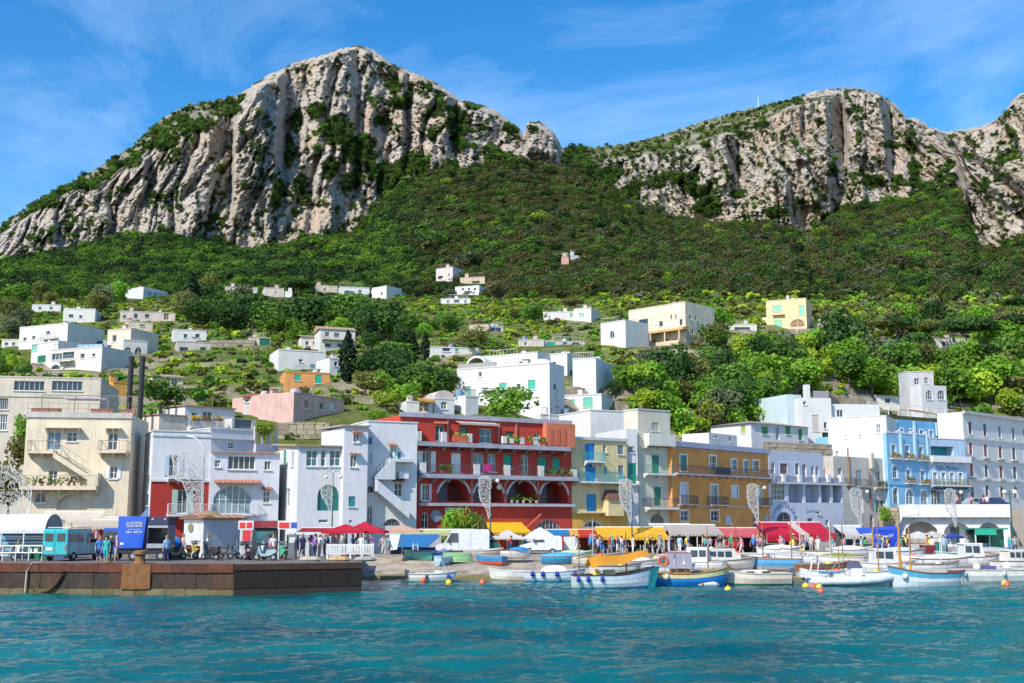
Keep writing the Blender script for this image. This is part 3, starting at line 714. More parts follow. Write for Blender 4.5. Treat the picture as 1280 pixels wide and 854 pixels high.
            ap = [(W_/2-W_/2*math.cos(math.pi*i/n_), H+.003+rise*math.sin(math.pi*i/n_)) for i in range(n_+1)]
            k.prism(ap[::-1], 0, D_); k.build('roof', plas(rc), s.root)
        w_ = m.build('wall', mats, s.root)
        if lower is not None:     # painted plinth: a thin coat proud of the wall, cut around the openings
            lz, lc = lower; hs_ = [(a, b_, c, min(d, lz-.01), -.0, 0) for a, b_, c, d, _, _ in s.front.holes if c < lz]
            k = MB()
            aa = sorted({0, W_, *[x for q in hs_ for x in q[:2]]}); bb = sorted({0, lz, *[x for q in hs_ for x in q[2:4]]})
            for i in range(len(aa)-1):
                for j in range(len(bb)-1):
                    ca, cb = (aa[i]+aa[i+1])/2, (bb[j]+bb[j+1])/2
                    if any(q[0] < ca < q[1] and q[2] < cb < q[3] for q in hs_): continue
                    k.box(aa[i], aa[i+1], -.025, -.004, bb[j], bb[j+1])
            k.build('plinth', plas(lc), w_)
        return s
def text_mesh(txt, col, wmax, hmax):
    cu = bpy.data.curves.new('lettering', 'FONT'); cu.body = txt; cu.align_x = 'CENTER'; cu.align_y = 'CENTER'; cu.extrude = .02; cu.size = 1; cu.resolution_u = 2
    t = bpy.data.objects.new('tmp', cu); COL.objects.link(t); bpy.context.view_layer.update()
    dg = bpy.context.evaluated_depsgraph_get(); me = bpy.data.meshes.new_from_object(t.evaluated_get(dg)); bpy.data.objects.remove(t)
    co = np.empty(len(me.vertices)*3, np.float32); me.vertices.foreach_get('co', co); co = co.reshape(-1, 3)
    w_ = np.ptp(co[:, 0]); h_ = np.ptp(co[:, 1]); co[:, 0] -= (co[:, 0].max()+co[:, 0].min())/2; co[:, 1] -= (co[:, 1].max()+co[:, 1].min())/2
    co[:, 0] *= wmax*.9/w_; co[:, 1] *= hmax/h_; me.vertices.foreach_set('co', co.reshape(-1)); me.materials.clear(); me.materials.append(mat('paint', col)); me.name = 'lettering'; me.update()
    return link(bpy.data.objects.new('lettering', me))
CREAM=(.76,.64,.47);RED=(.56,.055,.035);LAV=(.60,.62,.70);ORANGE=(.62,.30,.06);OCHRE=(.80,.34,.085)
YEL=(.70,.58,.32);BLUE=(.24,.50,.73);TAUPE=(.55,.51,.46);GREENS_=(.01,.33,.20);SHB=(.015,.20,.55);SHG=(.01,.20,.15);TERRA=(.50,.20,.10);PALEG=(.42,.55,.45);TEAL=(.03,.33,.38)
# ---- cream house with outside stair -------------------------------------------------
h=House('cream_house','cream three-storey house with outside stair, blue door panes and roof terrace railing',(31,105),(163,106.3),1.7,517,9,CREAM,ref=560)
h.win(67.5,551,17,23,'door',glass=GLASSB,nx=2,nz=1);h.win(90,546,12.5,12,fc=WHITE);h.win(141,552,12,21,'door',glass=GLASS)
h.win(66,598,11,20,'door',glass=GLASS);h.win(142,591,9,15,'open',col=WHITE);h.win(50.5,622,14,13,arch=.6,nx=2);h.win(90,628,38,19,'recess',arch=.55,dep=.35)
h.slab(58,101,534.5,.1,.8,(.75,.68,.55),name='canopy_slab');h.slab(133,152,535,.1,.7,(.75,.68,.55),name='canopy_slab')
h.slab(38,71,565,.2,1.25,CREAM,rail=(.25,.22,.2),step=.3);h.slab(126,161,564.5,.2,1.25,CREAM,rail=(.25,.22,.2),step=.3)
h.slab(29,124,608,.35,1.3,CREAM,name='terrace_slab',rail=(.4,.33,.25),step=.5);h.pots(33,110,608,9,1.0,seed=3)
f=h.front;m=MB();n_=14
(a0,b0),(a1,b1)=f.ab(71,565),f.ab(113,592)
for i in range(n_):
    u0=a0+(a1-a0)*i/n_;u1=a0+(a1-a0)*(i+1)/n_;zt=b0+(b1-b0)*(i+1)/n_;m.hexa([(u0,-1.25,zt-.45),(u1,-1.25,zt-.45-(b0-b1)/n_),(u1,-.004,zt-.45-(b0-b1)/n_),(u0,-.004,zt-.45)],[(u0,-1.25,zt),(u1,-1.25,zt),(u1,-.004,zt),(u0,-.004,zt)])
zl=f.ab(113,592)[1];zf=f.ab(113,608)[1];m.box(a1,a1+.95,-1.25,-.004,zf,zl)
o=m.build('stair',plas(CREAM),h.root)
m=MB()
for i in range(0,n_+1,3): u=a0+(a1-a0)*i/n_;z=b0+(b1-b0)*i/n_;m.bar((u,-1.2,z),(u,-1.2,z+.95),.03)
m.bar((a0,-1.2,b0+.95),(a1,-1.2,b1+.95),.04);m.build('handrail',mat('metal',(.3,.26,.22)),o)
h.band(90,519,.5,.14,(.55,.52,.46),name='cornice')
m=MB();W_,H_=h.W,h.H
for x in np.arange(0,W_,.9): m.bar((x,.1,H_),(x,.1,H_+1.0),.03)
for z in (.5,1.0): m.bar((0,.1,H_+z),(W_,.1,H_+z),.03)
for x in (.6,3.6,6.6,9.2): m.bar((x,2.5,H_-.4),(x,2.5,H_+2.0),.07)
m.bar((.6,2.5,H_+2.0),(9.2,2.5,H_+2.0),.07);m.build('terrace_railing',mat('metal',(.28,.2,.16)),h.root)
for x0,x1 in ((.3,2.9),(5.6,7.6),(8.3,9.6)): MB().box(x0,x1,.15,.6,H_+.01,H_+.55).build('planter',mat('plain',(.42,.17,.10)),h.root)
MB().box(2.6,6.4,2.6,4.4,H_+1.7,H_+1.78).build('sunshade',mat('fabric',(.55,.45,.5)),h.root)
h.finish(coping=None)
# ---- block with strip windows at far left ---------------------------------------------
h=House('cream_block','long cream block with two dark strip windows behind the house with outside stair',(-60,128),(125,131),3,470,14,(.66,.58,.46),'building',ref=500)
h.win(36.5,482.5,38,12,nx=6,nz=0,fc=(.5,.5,.48));h.win(84,482.5,38,12,nx=6,nz=0,fc=(.5,.5,.48));h.win(4,505,12,14,nx=5,nz=0,fc=(.4,.4,.4));h.win(3,528,12,20,nx=4,nz=1);h.win(-30,482,38,12,nx=6,nz=0)
h.band(40,496,.12,.08,(.5,.46,.38));h.finish(par=0,rcol=(.60,.55,.45))
# ---- white house with red ground floor --------------------------------------------------
h=House('white_and_red_house','white house with brick red ground floor and pale green shutters beside fuel kiosk',(189,106),(262,108.2),1.7,539,6,(.79,.79,.80),ref=600)
h.win(217,582,11,26,'open',col=(.55,.65,.72),fc=(.6,.68,.75),shw=.45);h.win(228,627,12,29,'open',col=PALEG,fc=PALEG,shw=.5);h.win(250,622,7,20,'door',col=(.25,.05,.04))
h.win(184,585,3,14,face='left');h.win(184,625,3,14,face='left',col=(.5,.1,.05))
h.slab(209,236,597,.16,.8,WHITE,rail=(.6,.62,.64));h.slab(208,262,643,.2,1.0,(.7,.7,.7),rail=(.72,.74,.74))
h.band(225,601,.22,.14,(.75,.75,.76));h.band(225,545.5,.14,.08,(.55,.58,.66))
h.finish(coping=(.74,.72,.70),lower=(h.front.ab(190,601)[1],(.42,.035,.025)))
# ---- lavender white house with glazed arch -----------------------------------------------
h=House('glazed_arch_house','pale lavender house with big glazed arch and red tile hoods',(262,108),(349,110.6),1.7,566,9,(.76,.77,.81),ref=600)
h.win(272,579.5,7,9);h.win(302,578.5,34,17,nx=5,nz=0);h.win(334.5,582,8,11,nx=2,nz=0);h.win(290.5,624.5,48,37,'glazed',arch=.45,glass=mat('glass',(.17,.30,.36)),nx=6,nz=1,sill=False);h.win(333,621,8,15,nx=2,hood=TERRA)
f=h.front;a0,b=f.ab(267,601);a1,_=f.ab(325,601);m=MB()
m.hexa([(a0,-.8,b-.28),(a1,-.8,b-.28),(a1,-.01,b),(a0,-.01,b)],[(a0,-.8,b-.2),(a1,-.8,b-.2),(a1,-.01,b+.08),(a0,-.01,b+.08)])
for i in range(22): x=a0+(a1-a0)*(i+.5)/22;m.tube([(x,-.01,b+.1),(x,-.84,b-.2)],.06,5)
m.build('tile_canopy',mat('tile',(.62,.27,.18)),h.root)
a0,b=f.ab(264,565.5);m=MB()
for i in range(34): x=h.W*(i+.5)/34;m.tube([(x,.2,h.H+.16),(x,-.3,h.H+.05)],.07,5)
m.build('tile_eave',mat('tile',(.50,.25,.18)),h.root)
h.slab(262,322,643,.15,.6,(.7,.7,.72),rail=(.7,.72,.75));h.finish(par=.05,rcol=(.5,.45,.42))
h=House('roof_terrace_block','white set-back top storey with small window above the glazed arch house',(263,117),(318,120.5),6,536,6,(.70,.70,.70),ref=550)
h.win(289,557,7,8);h.band(290,549,.12,.25,(.7,.7,.68));h.finish(coping=(.75,.74,.72))
h=House('terrace_wall_block','pale pink terrace block with pergola posts right of the set-back white storey',(320,120),(348,122),6,555,5,(.66,.62,.66),ref=555)
for i in range(4):
    MB().box(h.W*i/3.2,h.W*i/3.2+.22,.3,.52,h.H,h.H+1.9).build('pergola_post',plas((.7,.66,.62)),h.root)
MB().box(0,h.W,.3,.5,h.H+1.9,h.H+2.0).build('pergola_beam',mat('wood',(.3,.22,.15)),h.root);h.finish()
# ---- flower balcony house -----------------------------------------------------------------
h=House('flower_balcony_house','white house with yellow flower boxes along its balcony and tiled roof edge',(231,124),(293,128),8,508,7,(.74,.72,.68),ref=520)
h.win(243,520,7,9,nx=1,nz=0);h.win(259.5,519.5,12,10,nx=2,nz=0,glass=GLASS)
h.slab(233,270,535,.2,1.1,WHITE,rail=(.7,.66,.6),rh=1.1)
f=h.front
for px in (239,252,266):
    a,b=f.ab(px,526);o=MB().box(a-.55,a+.55,-1.35,-1.12,b-.1,b+.12);o=childm(o,'flower_box',mat('plain',(.3,.14,.08)),h.root,f.M)
    g=random.Random(px);m=MB()
    for k in range(60):
        p=Vector((a+g.uniform(-.55,.55),-1.25+g.gauss(0,.12),b+.12+g.uniform(0,.35)));e=Vector((g.gauss(0,1),g.gauss(0,1),g.gauss(0,1))).normalized()*.1;q=e.orthogonal().normalized()*.08;m.cur=0 if g.random() < .6 else 1;m.add([p-e,p-q,p+e,p+q],[(0,1,2,3)])
    childm(m,'flowers',[mat('leaf',(.75,.45,.01)),leafm('mid')],o,Matrix.Identity(4))['kind']='stuff'
h.finish('shed',(.42,.28,.22),rise=.3,over=.15)
h=House('plain_cream_outbuilding','windowless cream outbuilding left of the house with yellow flower boxes',(199,122),(232,124),8,519,5,(.68,.58,.48),ref=525);h.finish('shed',(.45,.30,.22),rise=.25,over=.15)
h=House('trellis_gate_block','low white block with dark trellis gate between two posts',(290,126),(320,128),9,523,4,(.70,.68,.64),ref=525);h.win(304,528,22,16,nx=8,nz=4,fc=(.25,.26,.28),sill=False);h.finish()
# ---- white stair house (three volumes) ------------------------------------------------------
WS=(.78,.78,.79)
h=House('white_window_band_house','white house with green arched doorway and band of tall windows under a tiled eave',(372,107.4),(429,109.2),1.7,558,10,WS,ref=600)
h.win(390,573,14,20,nx=2,nz=1,fc=WHITE,glass=GLASST);h.win(404.3,573,6.4,20,nx=1,nz=1,glass=GLASST);h.win(419,573,13.6,20,nx=2,nz=1,glass=GLASST)
h.win(410.3,622,27,33,'door',arch=.45,col=(.02,.16,.15),fc=(.03,.2,.18));h.win(404,651.5,12,4,nx=1,nz=0,sill=False);h.win(356,570,3.5,26,'shut',col=GREENS_,face='left');h.win(366,574,2.5,18,'shut',col=(.4,.4,.38),face='left');h.win(360,622,4,22,'door',col=(.1,.1,.1),face='left')
h.finish('shed',(.40,.33,.26),rise=.7,over=.35)
h=House('white_tower_house','narrow white tower house with teal window and three tile hoods',(429,108.4),(459,109.4),1.7,533,8,(.78,.78,.80),ref=600)
h.win(445.5,548,7,10,nx=2,nz=0,hood=TERRA,fc=WHITE);h.win(442,576.5,8,15,nx=2,nz=1,hood=(.6,.45,.38));h.win(440,627,8.5,13,'blind',col=(.03,.24,.30));h.win(438,652,4,4,nx=1,nz=0,sill=False);h.finish('shed',(.5,.42,.36),rise=.25,over=.25)
h=House('white_stair_house','white house with outside stair climbing to teal door and half-round grating',(459,110.6),(521,112.8),1.7,527,9,(.79,.79,.80),ref=600)
h.win(462,551,6.5,10,'shut',col=(.05,.25,.45));h.win(463.5,574,3.5,14,'door',col=(.12,.13,.15));h.win(461.2,645,9,27,'door',arch=.25,col=(.10,.10,.11));h.win(490,653,22,9,'glazed',arch=.9,nx=6,nz=0,sill=False,fc=(.2,.2,.2))
h.win(483.5,594.5,9,10,nx=2,nz=1,fc=(.1,.1,.1));h.win(490,566,5,14,'door',col=TEAL,hood=TERRA);h.win(499,571,4.5,12,'shut',col=GREENS_);h.win(498,612,10,17,'door',col=(.12,.07,.05),hood=(.45,.16,.10));h.win(464,612,11,8,nx=3,nz=0,fc=(.3,.3,.3))
f=h.front;(a0,b0),(a1,b1)=f.ab(466,597),f.ab(490,574);m=MB();n_=12
for i in range(n_): u0=a0+(a1-a0)*i/n_;u1=a0+(a1-a0)*(i+1)/n_;m.box(u0,u1,-1.0,-.004,b0-.2,b0+(b1-b0)*(i+1)/n_)
m.box(a1,a1+2.0,-1.0,-.004,b1-.3,b1);m.build('stair',plas((.66,.68,.72)),h.root)
m=MB();m.bar((a0,-.97,b0+.9),(a1,-.97,b1+.9),.05)
for i in range(6): u=a0+(a1-a0)*i/5;z=b0+(b1-b0)*i/5;m.bar((u,-.97,z),(u,-.97,z+.9),.04)
m.build('handrail',mat('metal',(.07,.07,.08)),h.root)
(a0,b0),(a1,b1)=f.ab(466,600),f.ab(506,634);m=MB()
m.hexa([(a0,-1.3,b0-1.1),(a1,-1.3,b1-1.1),(a1,-.004,b1-1.1),(a0,-.004,b0-1.1)],[(a0,-1.3,b0),(a1,-1.3,b1),(a1,-.004,b1),(a0,-.004,b0)]);m.build('stair_parapet',plas((.70,.71,.75)),h.root)
a,b=f.ab(503,594);MB().box(a-.5,a+.5,-.45,-.05,b-.35,b+.35).build('air_conditioner',mat('paint',(.7,.7,.7)),h.root);h.finish(coping=(.75,.74,.73))
# ---- the big red house -------------------------------------------------------------------------
h=House('red_house','big brick red building with four arched loggias and grey balconies',(499,113),(714,123.5),1.6,519,11,RED,'building',ref=590)
h.win(550,541.5,11,20,'door',col=(.02,.09,.08),hood=(.6,.2,.12));h.win(579,543,11,18,glass=GLASST,fc=(.05,.2,.15));h.win(607,545,15,18,glass=GLASST,nx=2);h.win(636.5,548,11,17,fc=(.1,.06,.05));h.win(672,549,7,17,'door',col=SHG)
TW=(.60,.20,.15)
h.win(533,577,10,26,'open',col=WHITE,hood=TW,shw=.55);h.win(570.3,578.5,12.5,25,'shut',col=WHITE,hood=TW);h.win(597.5,579,15,24,glass=GLASSB,hood=TW);h.win(614.5,579,10.5,22,hood=TW,glass=GLASSB);h.win(634.5,577,10.5,17,'blind',col=GREENS_,hood=TW);h.win(656,581.5,9.5,24,'door',glass=GLASST,fc=WHITE,hood=TW);h.win(678,581,11,19,'blind',col=GREENS_,hood=TW);h.win(695.3,583,10.5,20,'blind',col=GREENS_,hood=TW)
h.win(532,615.5,8,21,'open',col=(.6,.66,.72),shw=.25)
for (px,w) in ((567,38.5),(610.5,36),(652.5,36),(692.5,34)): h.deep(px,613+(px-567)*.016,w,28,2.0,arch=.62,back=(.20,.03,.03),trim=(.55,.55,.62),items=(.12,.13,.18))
h.win(531.5,650,8.5,20,'door',arch=.3,col=(.03,.02,.02));h.win(685,656,33,13,'glazed',arch=.85,nx=7,nz=1,fc=(.55,.5,.48),sill=False);h.win(552,672,22,24,'door',col=(.1,.05,.04));h.win(610,674,26,22,'door',col=(.1,.06,.05));h.win(650,675,22,22,'door',col=(.08,.05,.04))
GL=(.40,.40,.46)
h.slab(515,706,556,.42,1.15,GL,name='balcony',full=False);h.slab(521,716,594.6,.42,1.15,GL,rail=(.16,.1,.1),step=.22);h.slab(522,716,629.4,.3,.5,(.5,.47,.5),name='cornice')
h.pots(566,582,552.5,4,.95,seed=1);h.pots(624,650,555,6,.95,seed=2);h.pots(655,676,556,5,.95,seed=5);h.pots(545,560,592,4,.95,seed=7);h.pots(668,713,596,9,.95,seed=8);h.pots(634,672,629,5,.35,col=(.45,.35,.3),seed=9)
f=h.front
def pier(px,py0,py1,w,col,proj=1.12,nm='balcony_pier'):
    a,b0=f.ab(px,py1);b1=f.ab(px,py0)[1];childm(MB().box(a-w/2,a+w/2,-proj-.02,-proj+.35,b0,b1),nm,plas(col),h.root,f.M)
for q in ((549,541,553),(581,543,553.5),(624.5,546,555),(633,549,555),(646,548,556),(663,547.5,557),(518,540,552)): pier(q[0],q[1],q[2],.5,(.75,.73,.72))
for q in ((523,579,592),(590,581,594),(628,582,595),(670,583,596.5),(711,587,598)): pier(q[0],q[1],q[2],.6,(.75,.73,.72))
childm(MB().box(f.ab(560,550)[0],f.ab(579,550)[0],-1.14,-1.0,f.ab(570,553)[1],f.ab(570,545)[1]),'balcony_wall',plas((.62,.14,.06)),h.root,f.M)
childm(MB().box(f.ab(678,545)[0],h.W+.02,-.8,-.03,f.ab(690,559)[1],f.ab(690,530)[1]),'roof_terrace_room',plas((.66,.20,.10),dk=.6),h.root,f.M)
for px in (684,692,700): childm(MB().box(f.ab(px-2.6,548)[0],f.ab(px+2.6,548)[0],-.86,-.803,f.ab(px,557)[1],f.ab(px,537)[1]),'shutter',mat('paint',(.55,.12,.06)),h.root,f.M)
for px,py0,py1 in ((559,521,553),(623,524,555),(645,526,556),(589,553,592),(589,594,660),(631,596,630),(672,598,631)):
    a,b0=f.ab(px,py1);b1=f.ab(px,py0)[1];childm(MB().box(a-.1,a+.1,-.12,-.004,b0,b1),'drainpipe',mat('paint',(.55,.16,.12)),h.root,f.M)
h.awning(569,619,526,1.0,.25,(.75,.62,.55));h.awning(604,652,653,2.0,1.0,(.95,.60,.02),name='yellow_awning')
h.sign(567.5,638.2,23,7,(.72,.70,.62),'TAVERNA',(.12,.2,.16),.55)
a,b=f.ab(544.5,645);childm(MB().lathe((a,-.06,b),[(.62,-.05),(.62,.05)],12,'y'),'wall_plaque',mat('paint',(.30,.30,.36)),h.root,f.M)
a,b=f.ab(605,576);
childm(MB().box(f.ab(597,580)[0],f.ab(608,580)[0],-1.18,-1.13,f.ab(600,590)[1],f.ab(600,581)[1]),'hanging_towel',mat('fabric',(.55,.03,.2)),h.root,f.M)
childm(MB().ball((f.ab(622,609)[0],-.3,f.ab(622,609)[1]),.3,10),'globe_lamp',mat('gloss',(.8,.78,.72)),h.root,f.M)
m=MB()
(p0,q0),(p1,q1)=f.ab(655,660),f.ab(673,643);m.bar((p0,-.5,q0),(p1,-.5,q1),.25,.12);m.build('stair_rail',plas((.6,.12,.06)),h.root)
h.band(600,523,.45,.2,(.42,.40,.46),name='cornice');h.finish(coping=None,par=.5,floor_col=None)
# ---- yellow house with blue shutters -----------------------------------------------------------
h=House('yellow_blue_shutter_house','pale yellow house with bright blue shutters and teal balcony railings',(714.5,123.6),(784,127.4),1.6,547,9,YEL,ref=600)
h.win(737.5,565,12.5,21,'shut',col=SHB);h.win(738,591,13,22,'shut',col=SHB);h.win(739.3,628.5,12.5,22,'shut',col=(.02,.27,.50));h.win(756,561,4,9.5,nx=1);h.win(775.7,562.5,7,11.5,'shut',col=(.16,.22,.33));h.win(776,588,6.5,12.5,'shut',col=(.14,.2,.33));h.win(756.5,588,3,10,'shut',col=TEAL);h.win(763.5,625,4,7,nx=1,nz=0);h.win(776,630,3.5,10,nx=1);h.win(741,655,22,8,'glazed',arch=.8,nx=4,nz=0,sill=False)
h.slab(729,752,577,.16,.9,WHITE,rail=(.05,.45,.50));h.slab(718,774,602.5,.18,1.1,WHITE,rail=(.05,.40,.48));h.slab(720,757,640,.15,.6,(.75,.6,.35))
f=h.front;a0,b=f.ab(752,619);a1,_=f.ab(773,619);childm(MB().hexa([(a0,-1.3,b-.5),(a1,-1.3,b-.5),(a1,-.01,b-.5),(a0,-.01,b-.5)],[(a0+.5,-.3,b+.6),(a1-.5,-.3,b+.6),(a1-.5,-.01,b+.6),(a0+.5,-.01,b+.6)]),'bay_roof',mat('tile',(.22,.10,.07)),h.root,f.M)
childm(MB().box(a0+.1,a1-.1,-1.1,-.004,f.ab(762,645)[1],b-.5),'bay',plas((.72,.57,.30)),h.root,f.M)
h.band(750,549,.3,.2,(.66,.66,.68),name='cornice');h.finish(lower=(h.front.ab(740,641)[1],(.74,.40,.08)))
h=House('white_slit_house','narrow white house strip with one green shutter between yellow and cream houses',(784,128),(797.5,128.5),1.6,536,8,(.72,.72,.72),ref=590)
h.win(790.5,592,10.5,26,'shut',col=(.01,.25,.17));h.win(789,562,7,8,nx=2,nz=0);h.slab(785,797,605,.15,.5,WHITE,rail=(.05,.35,.3));h.win(777+13,625,4,10,nx=1);h.finish()
h=House('cream_green_door_house','tall narrow cream house with green doors on three balconies',(798.5,129.2),(839,132),1.6,512,2.5,(.66,.63,.50),ref=590)
h.win(819,534,9,11,'shut',col=(.48,.47,.42));h.win(819.5,580.5,9,23,'shut',col=SHG);h.win(822,620.5,8.5,24,'shut',col=(.01,.19,.12));h.win(821.5,649,17,14,'glazed',arch=.6,fc=(.3,.3,.3),nx=3)
h.slab(805,838,556,.2,.9,(.66,.63,.55),solid=(.68,.66,.58),rh=1.2);h.slab(803,839,592.5,.18,.9,WHITE,rail=(.10,.32,.25));h.slab(804,841,634,.3,1.1,(.7,.68,.62),rail=(.1,.1,.1))
h.slab(801,838,560,.1,.25,(.72,.72,.7),name='string_course');h.finish(coping=(.62,.61,.56))
h=House('plain_white_gable_block','big plain white windowless wall above the yellow house with blue shutters',(738,138),(798,141),5,513,8,(.80,.79,.76),ref=520);h.finish(coping=(.8,.79,.76))
# ---- ochre house -----------------------------------------------------------------------------------
h=House('ochre_house','ochre orange house with white window surrounds and long dark balcony',(840,131.4),(961,147.5),1.6,552,10,OCHRE,'building',ref=600)
h.win(854.3,579,8,20,'shut',col=SHG,sur=WHITE);h.win(891,579,8,18,'door',glass=GLASS,sur=WHITE);h.win(917.5,581,7,13,sur=WHITE,glass=GLASSB);h.win(932.5,584,6.5,17,'door',glass=GLASSB,sur=WHITE);h.win(944.5,582.5,8,13,sur=WHITE)
h.win(855,617,8.5,25,'blind',col=(.62,.64,.72),sur=WHITE);h.win(892.8,619,8.5,25,'door',glass=GLASSB,sur=WHITE);h.win(918.7,615,7.5,14,'blind',col=(.66,.68,.75),sur=WHITE);h.win(949,621,6,18,'blind',col=(.6,.6,.66),sur=WHITE)
h.win(855.5,645,10,13,sur=WHITE);h.win(893.5,645,10,13,sur=WHITE);h.win(911,650,8,10,'blind',col=(.6,.6,.65));h.win(944,655,6,18,'door',col=(.05,.04,.04))
h.slab(840,961,594.5,.16,.8,(.66,.62,.66),full=True,rail=(.08,.08,.10),step=.16);h.slab(846,868,630,.14,.7,(.6,.45,.4),rail=(.06,.05,.05));h.slab(884,906,631,.14,.7,(.6,.45,.4),rail=(.06,.05,.05));h.slab(940,960,632,.14,.7,(.6,.45,.4),rail=(.06,.05,.05))
h.band(900,633,.18,.1,(.68,.50,.38));h.band(900,560,.55,.35,(.50,.50,.58),name='cornice');h.band(900,564.5,.16,.16,(.62,.42,.3),name='cornice_moulding')
childm(MB().box(h.front.ab(887,590)[0],h.front.ab(906,590)[0],-.86,-.81,h.front.ab(895,593)[1],h.front.ab(895,585)[1]),'balcony_screen',mat('fabric',(.05,.05,.06)),h.root,h.front.M)
a,b=h.front.ab(957,648);childm(MB().lathe((a,-.06,b),[(.5,-.05),(.5,.05)],12,'y'),'wall_plaque',mat('paint',(.42,.40,.42)),h.root,h.front.M);h.finish(coping=(.50,.50,.58),par=.3)
h=House('white_roof_hut','small white roof hut standing on top of the ochre house',(886,143),(921,148),10.5,541,4,(.76,.75,.74),ref=545);h.win(895,546,3,4,nx=1,nz=0);h.win(913,549,3,6,nx=1,nz=0);h.finish()
# ---- lavender funicular station -----------------------------------------------------------------------
LB=(.67,.70,.80)
h=House('lavender_station','lavender blue station house with lettered arch and white columned bays',(961,147.4),(1054,156.5),1.6,603,9,LB,'building',ref=620)
h.win(973,615,17,21,nx=5,nz=2)
for px,w in ((995,18),(1015.5,17),(1032.5,11.5),(1046.5,11)): h.deep(px,617,w,23,1.4,back=(.5,.55,.66) if px < 1020 else (.42,.34,.28),items=(.22,.26,.36))
h.win(980.5,650,19,20,'door',arch=.5,col=(.06,.05,.06),fc=(.3,.35,.45));h.win(1013,652,7,9,nx=2,nz=1);h.win(1034,654,4,8);h.win(1023,641,4,4,nx=1,nz=0)
h.slab(960,1054,603,.3,.45,(.62,.64,.72),full=True,name='terrace_ledge')
f=h.front;t_='FUNICOLARE'
ca,cb=f.ab(980.5,652);ra=f.ab(993,652)[0]-ca+.25
for i,ch in enumerate(t_):
    th=math.pi*(.92-.84*i/(len(t_)-1));q=text_mesh(ch,(.16,.2,.4),.42,.5);q.parent=h.root
    q.matrix_local=Matrix.Translation((ca+ra*math.cos(th),-.03,cb+ra*.95*math.sin(th))) @ Matrix.Rotation(math.pi/2,4,'X') @ Matrix.Rotation(th-math.pi/2,4,'Z')
h.sign(1014,638.5,15,4,LB,'SIPPIC',(.3,.36,.5),.9,plate=False)
for px in (964,978,998,1018,1034,1050):
    a,b=f.ab(px,603);childm(MB().box(a-.3,a+.3,-.42,.1,b,b+1.0),'terrace_pier',plas((.75,.75,.78)),h.root,f.M)
childm(MB().box(.1,h.W-.1,-.12,-.06,h.H+.1,h.H+.85),'terrace_screen',mat('fabric',(.30,.30,.36)),h.root,f.M)
h.finish(par=.05)
h=House('lavender_upper_storey','lavender upper storey with brown doors above the columned station',(961,151.5),(1029,159),8.5,563,6,(.65,.68,.80),'building',ref=585)
h.win(966.5,585,4.5,14,'door',arch=.3,col=(.04,.04,.05));h.win(979.5,586,9,13,'shut',col=(.20,.10,.07),sur=(.5,.55,.7));h.win(996.3,587,5,16,'door',col=(.05,.05,.06),sur=(.6,.62,.72));h.win(1005.5,590,5,19,'door',col=(.10,.06,.06));h.win(1016,589.5,4,16,'door',arch=.3,col=(.14,.06,.05));h.win(1021.8,590,4,15,'door',arch=.3,col=(.14,.06,.05));h.finish(par=.2)
h=House('cream_stair_tower','cream stair tower block beside the lavender upper storey',(1029,163),(1044,164),1.6,571,6,(.72,.60,.46),ref=600);h.deep(1034,599,8,24,1.2,back=(.45,.32,.22));h.finish()
# ---- taupe house ---------------------------------------------------------------------------------------
h=House('taupe_house','grey taupe house with rusty drainpipe and small iron balconies',(1043,162),(1118,170),2.0,570,9,TAUPE,ref=610)
h.win(1050,590,5,10);h.win(1074,598,7.5,20,'shut',col=(.28,.34,.38));h.win(1098,595,5,12);h.win(1101,632.5,9.5,15,'open',col=SHG,shw=.35);h.win(1076,630,6,22,'door',col=(.12,.11,.1));h.win(1090,652,5,18,'door',arch=.3,col=(.06,.05,.05));h.win(1101,655,7,12,'glazed',arch=.5,nx=2)
h.slab(1069,1084,608,.15,.7,(.55,.52,.5),rail=(.12,.12,.12));h.slab(1092,1112,609.5,.15,.7,(.55,.52,.5),rail=(.12,.12,.12));h.slab(1056,1068,606,.12,.5,(.5,.48,.46),rail=(.12,.12,.12));h.pots(1094,1110,609,4,.5,seed=4)
f=h.front
for px,py0,py1,c in ((1061,560,612,(.45,.30,.18)),(1088,590,634,(.30,.18,.12))):
    a,b0=f.ab(px,py1);b1=f.ab(px,py0)[1];childm(MB().tube([(a,-.12,b0),(a,-.12,b1)],.12,7),'drainpipe',mat('rust',c),h.root,f.M)
a,b=f.ab(1088,584);childm(MB().box(a-.3,a+.3,-.5,-.01,b-.2,b+2.0),'chimney',plas((.62,.55,.45)),h.root,f.M);h.finish(par=.3)
# ---- small white house with green shutters,on its stone wall --------------------------------------------
h=House('green_shutter_cottage','long white cottage with green shutters and tiled roof above a stone wall',(939,168),(1010,176),14,529,8,(.76,.75,.74),ref=540)
for px,w,k in ((956,8,'blind'),(985,6.5,'blind')): h.win(px,538,w,10,k,col=(.03,.26,.08))
h.win(972,542,4.5,16,'door',col=(.2,.2,.2));h.win(1000.5,543.5,5,14,'shut',col=(.03,.22,.08));h.win(929,537,6,9,'shut',col=(.35,.45,.12),face='left');h.finish('hip',(.40,.32,.27),rise=.8,over=.35)
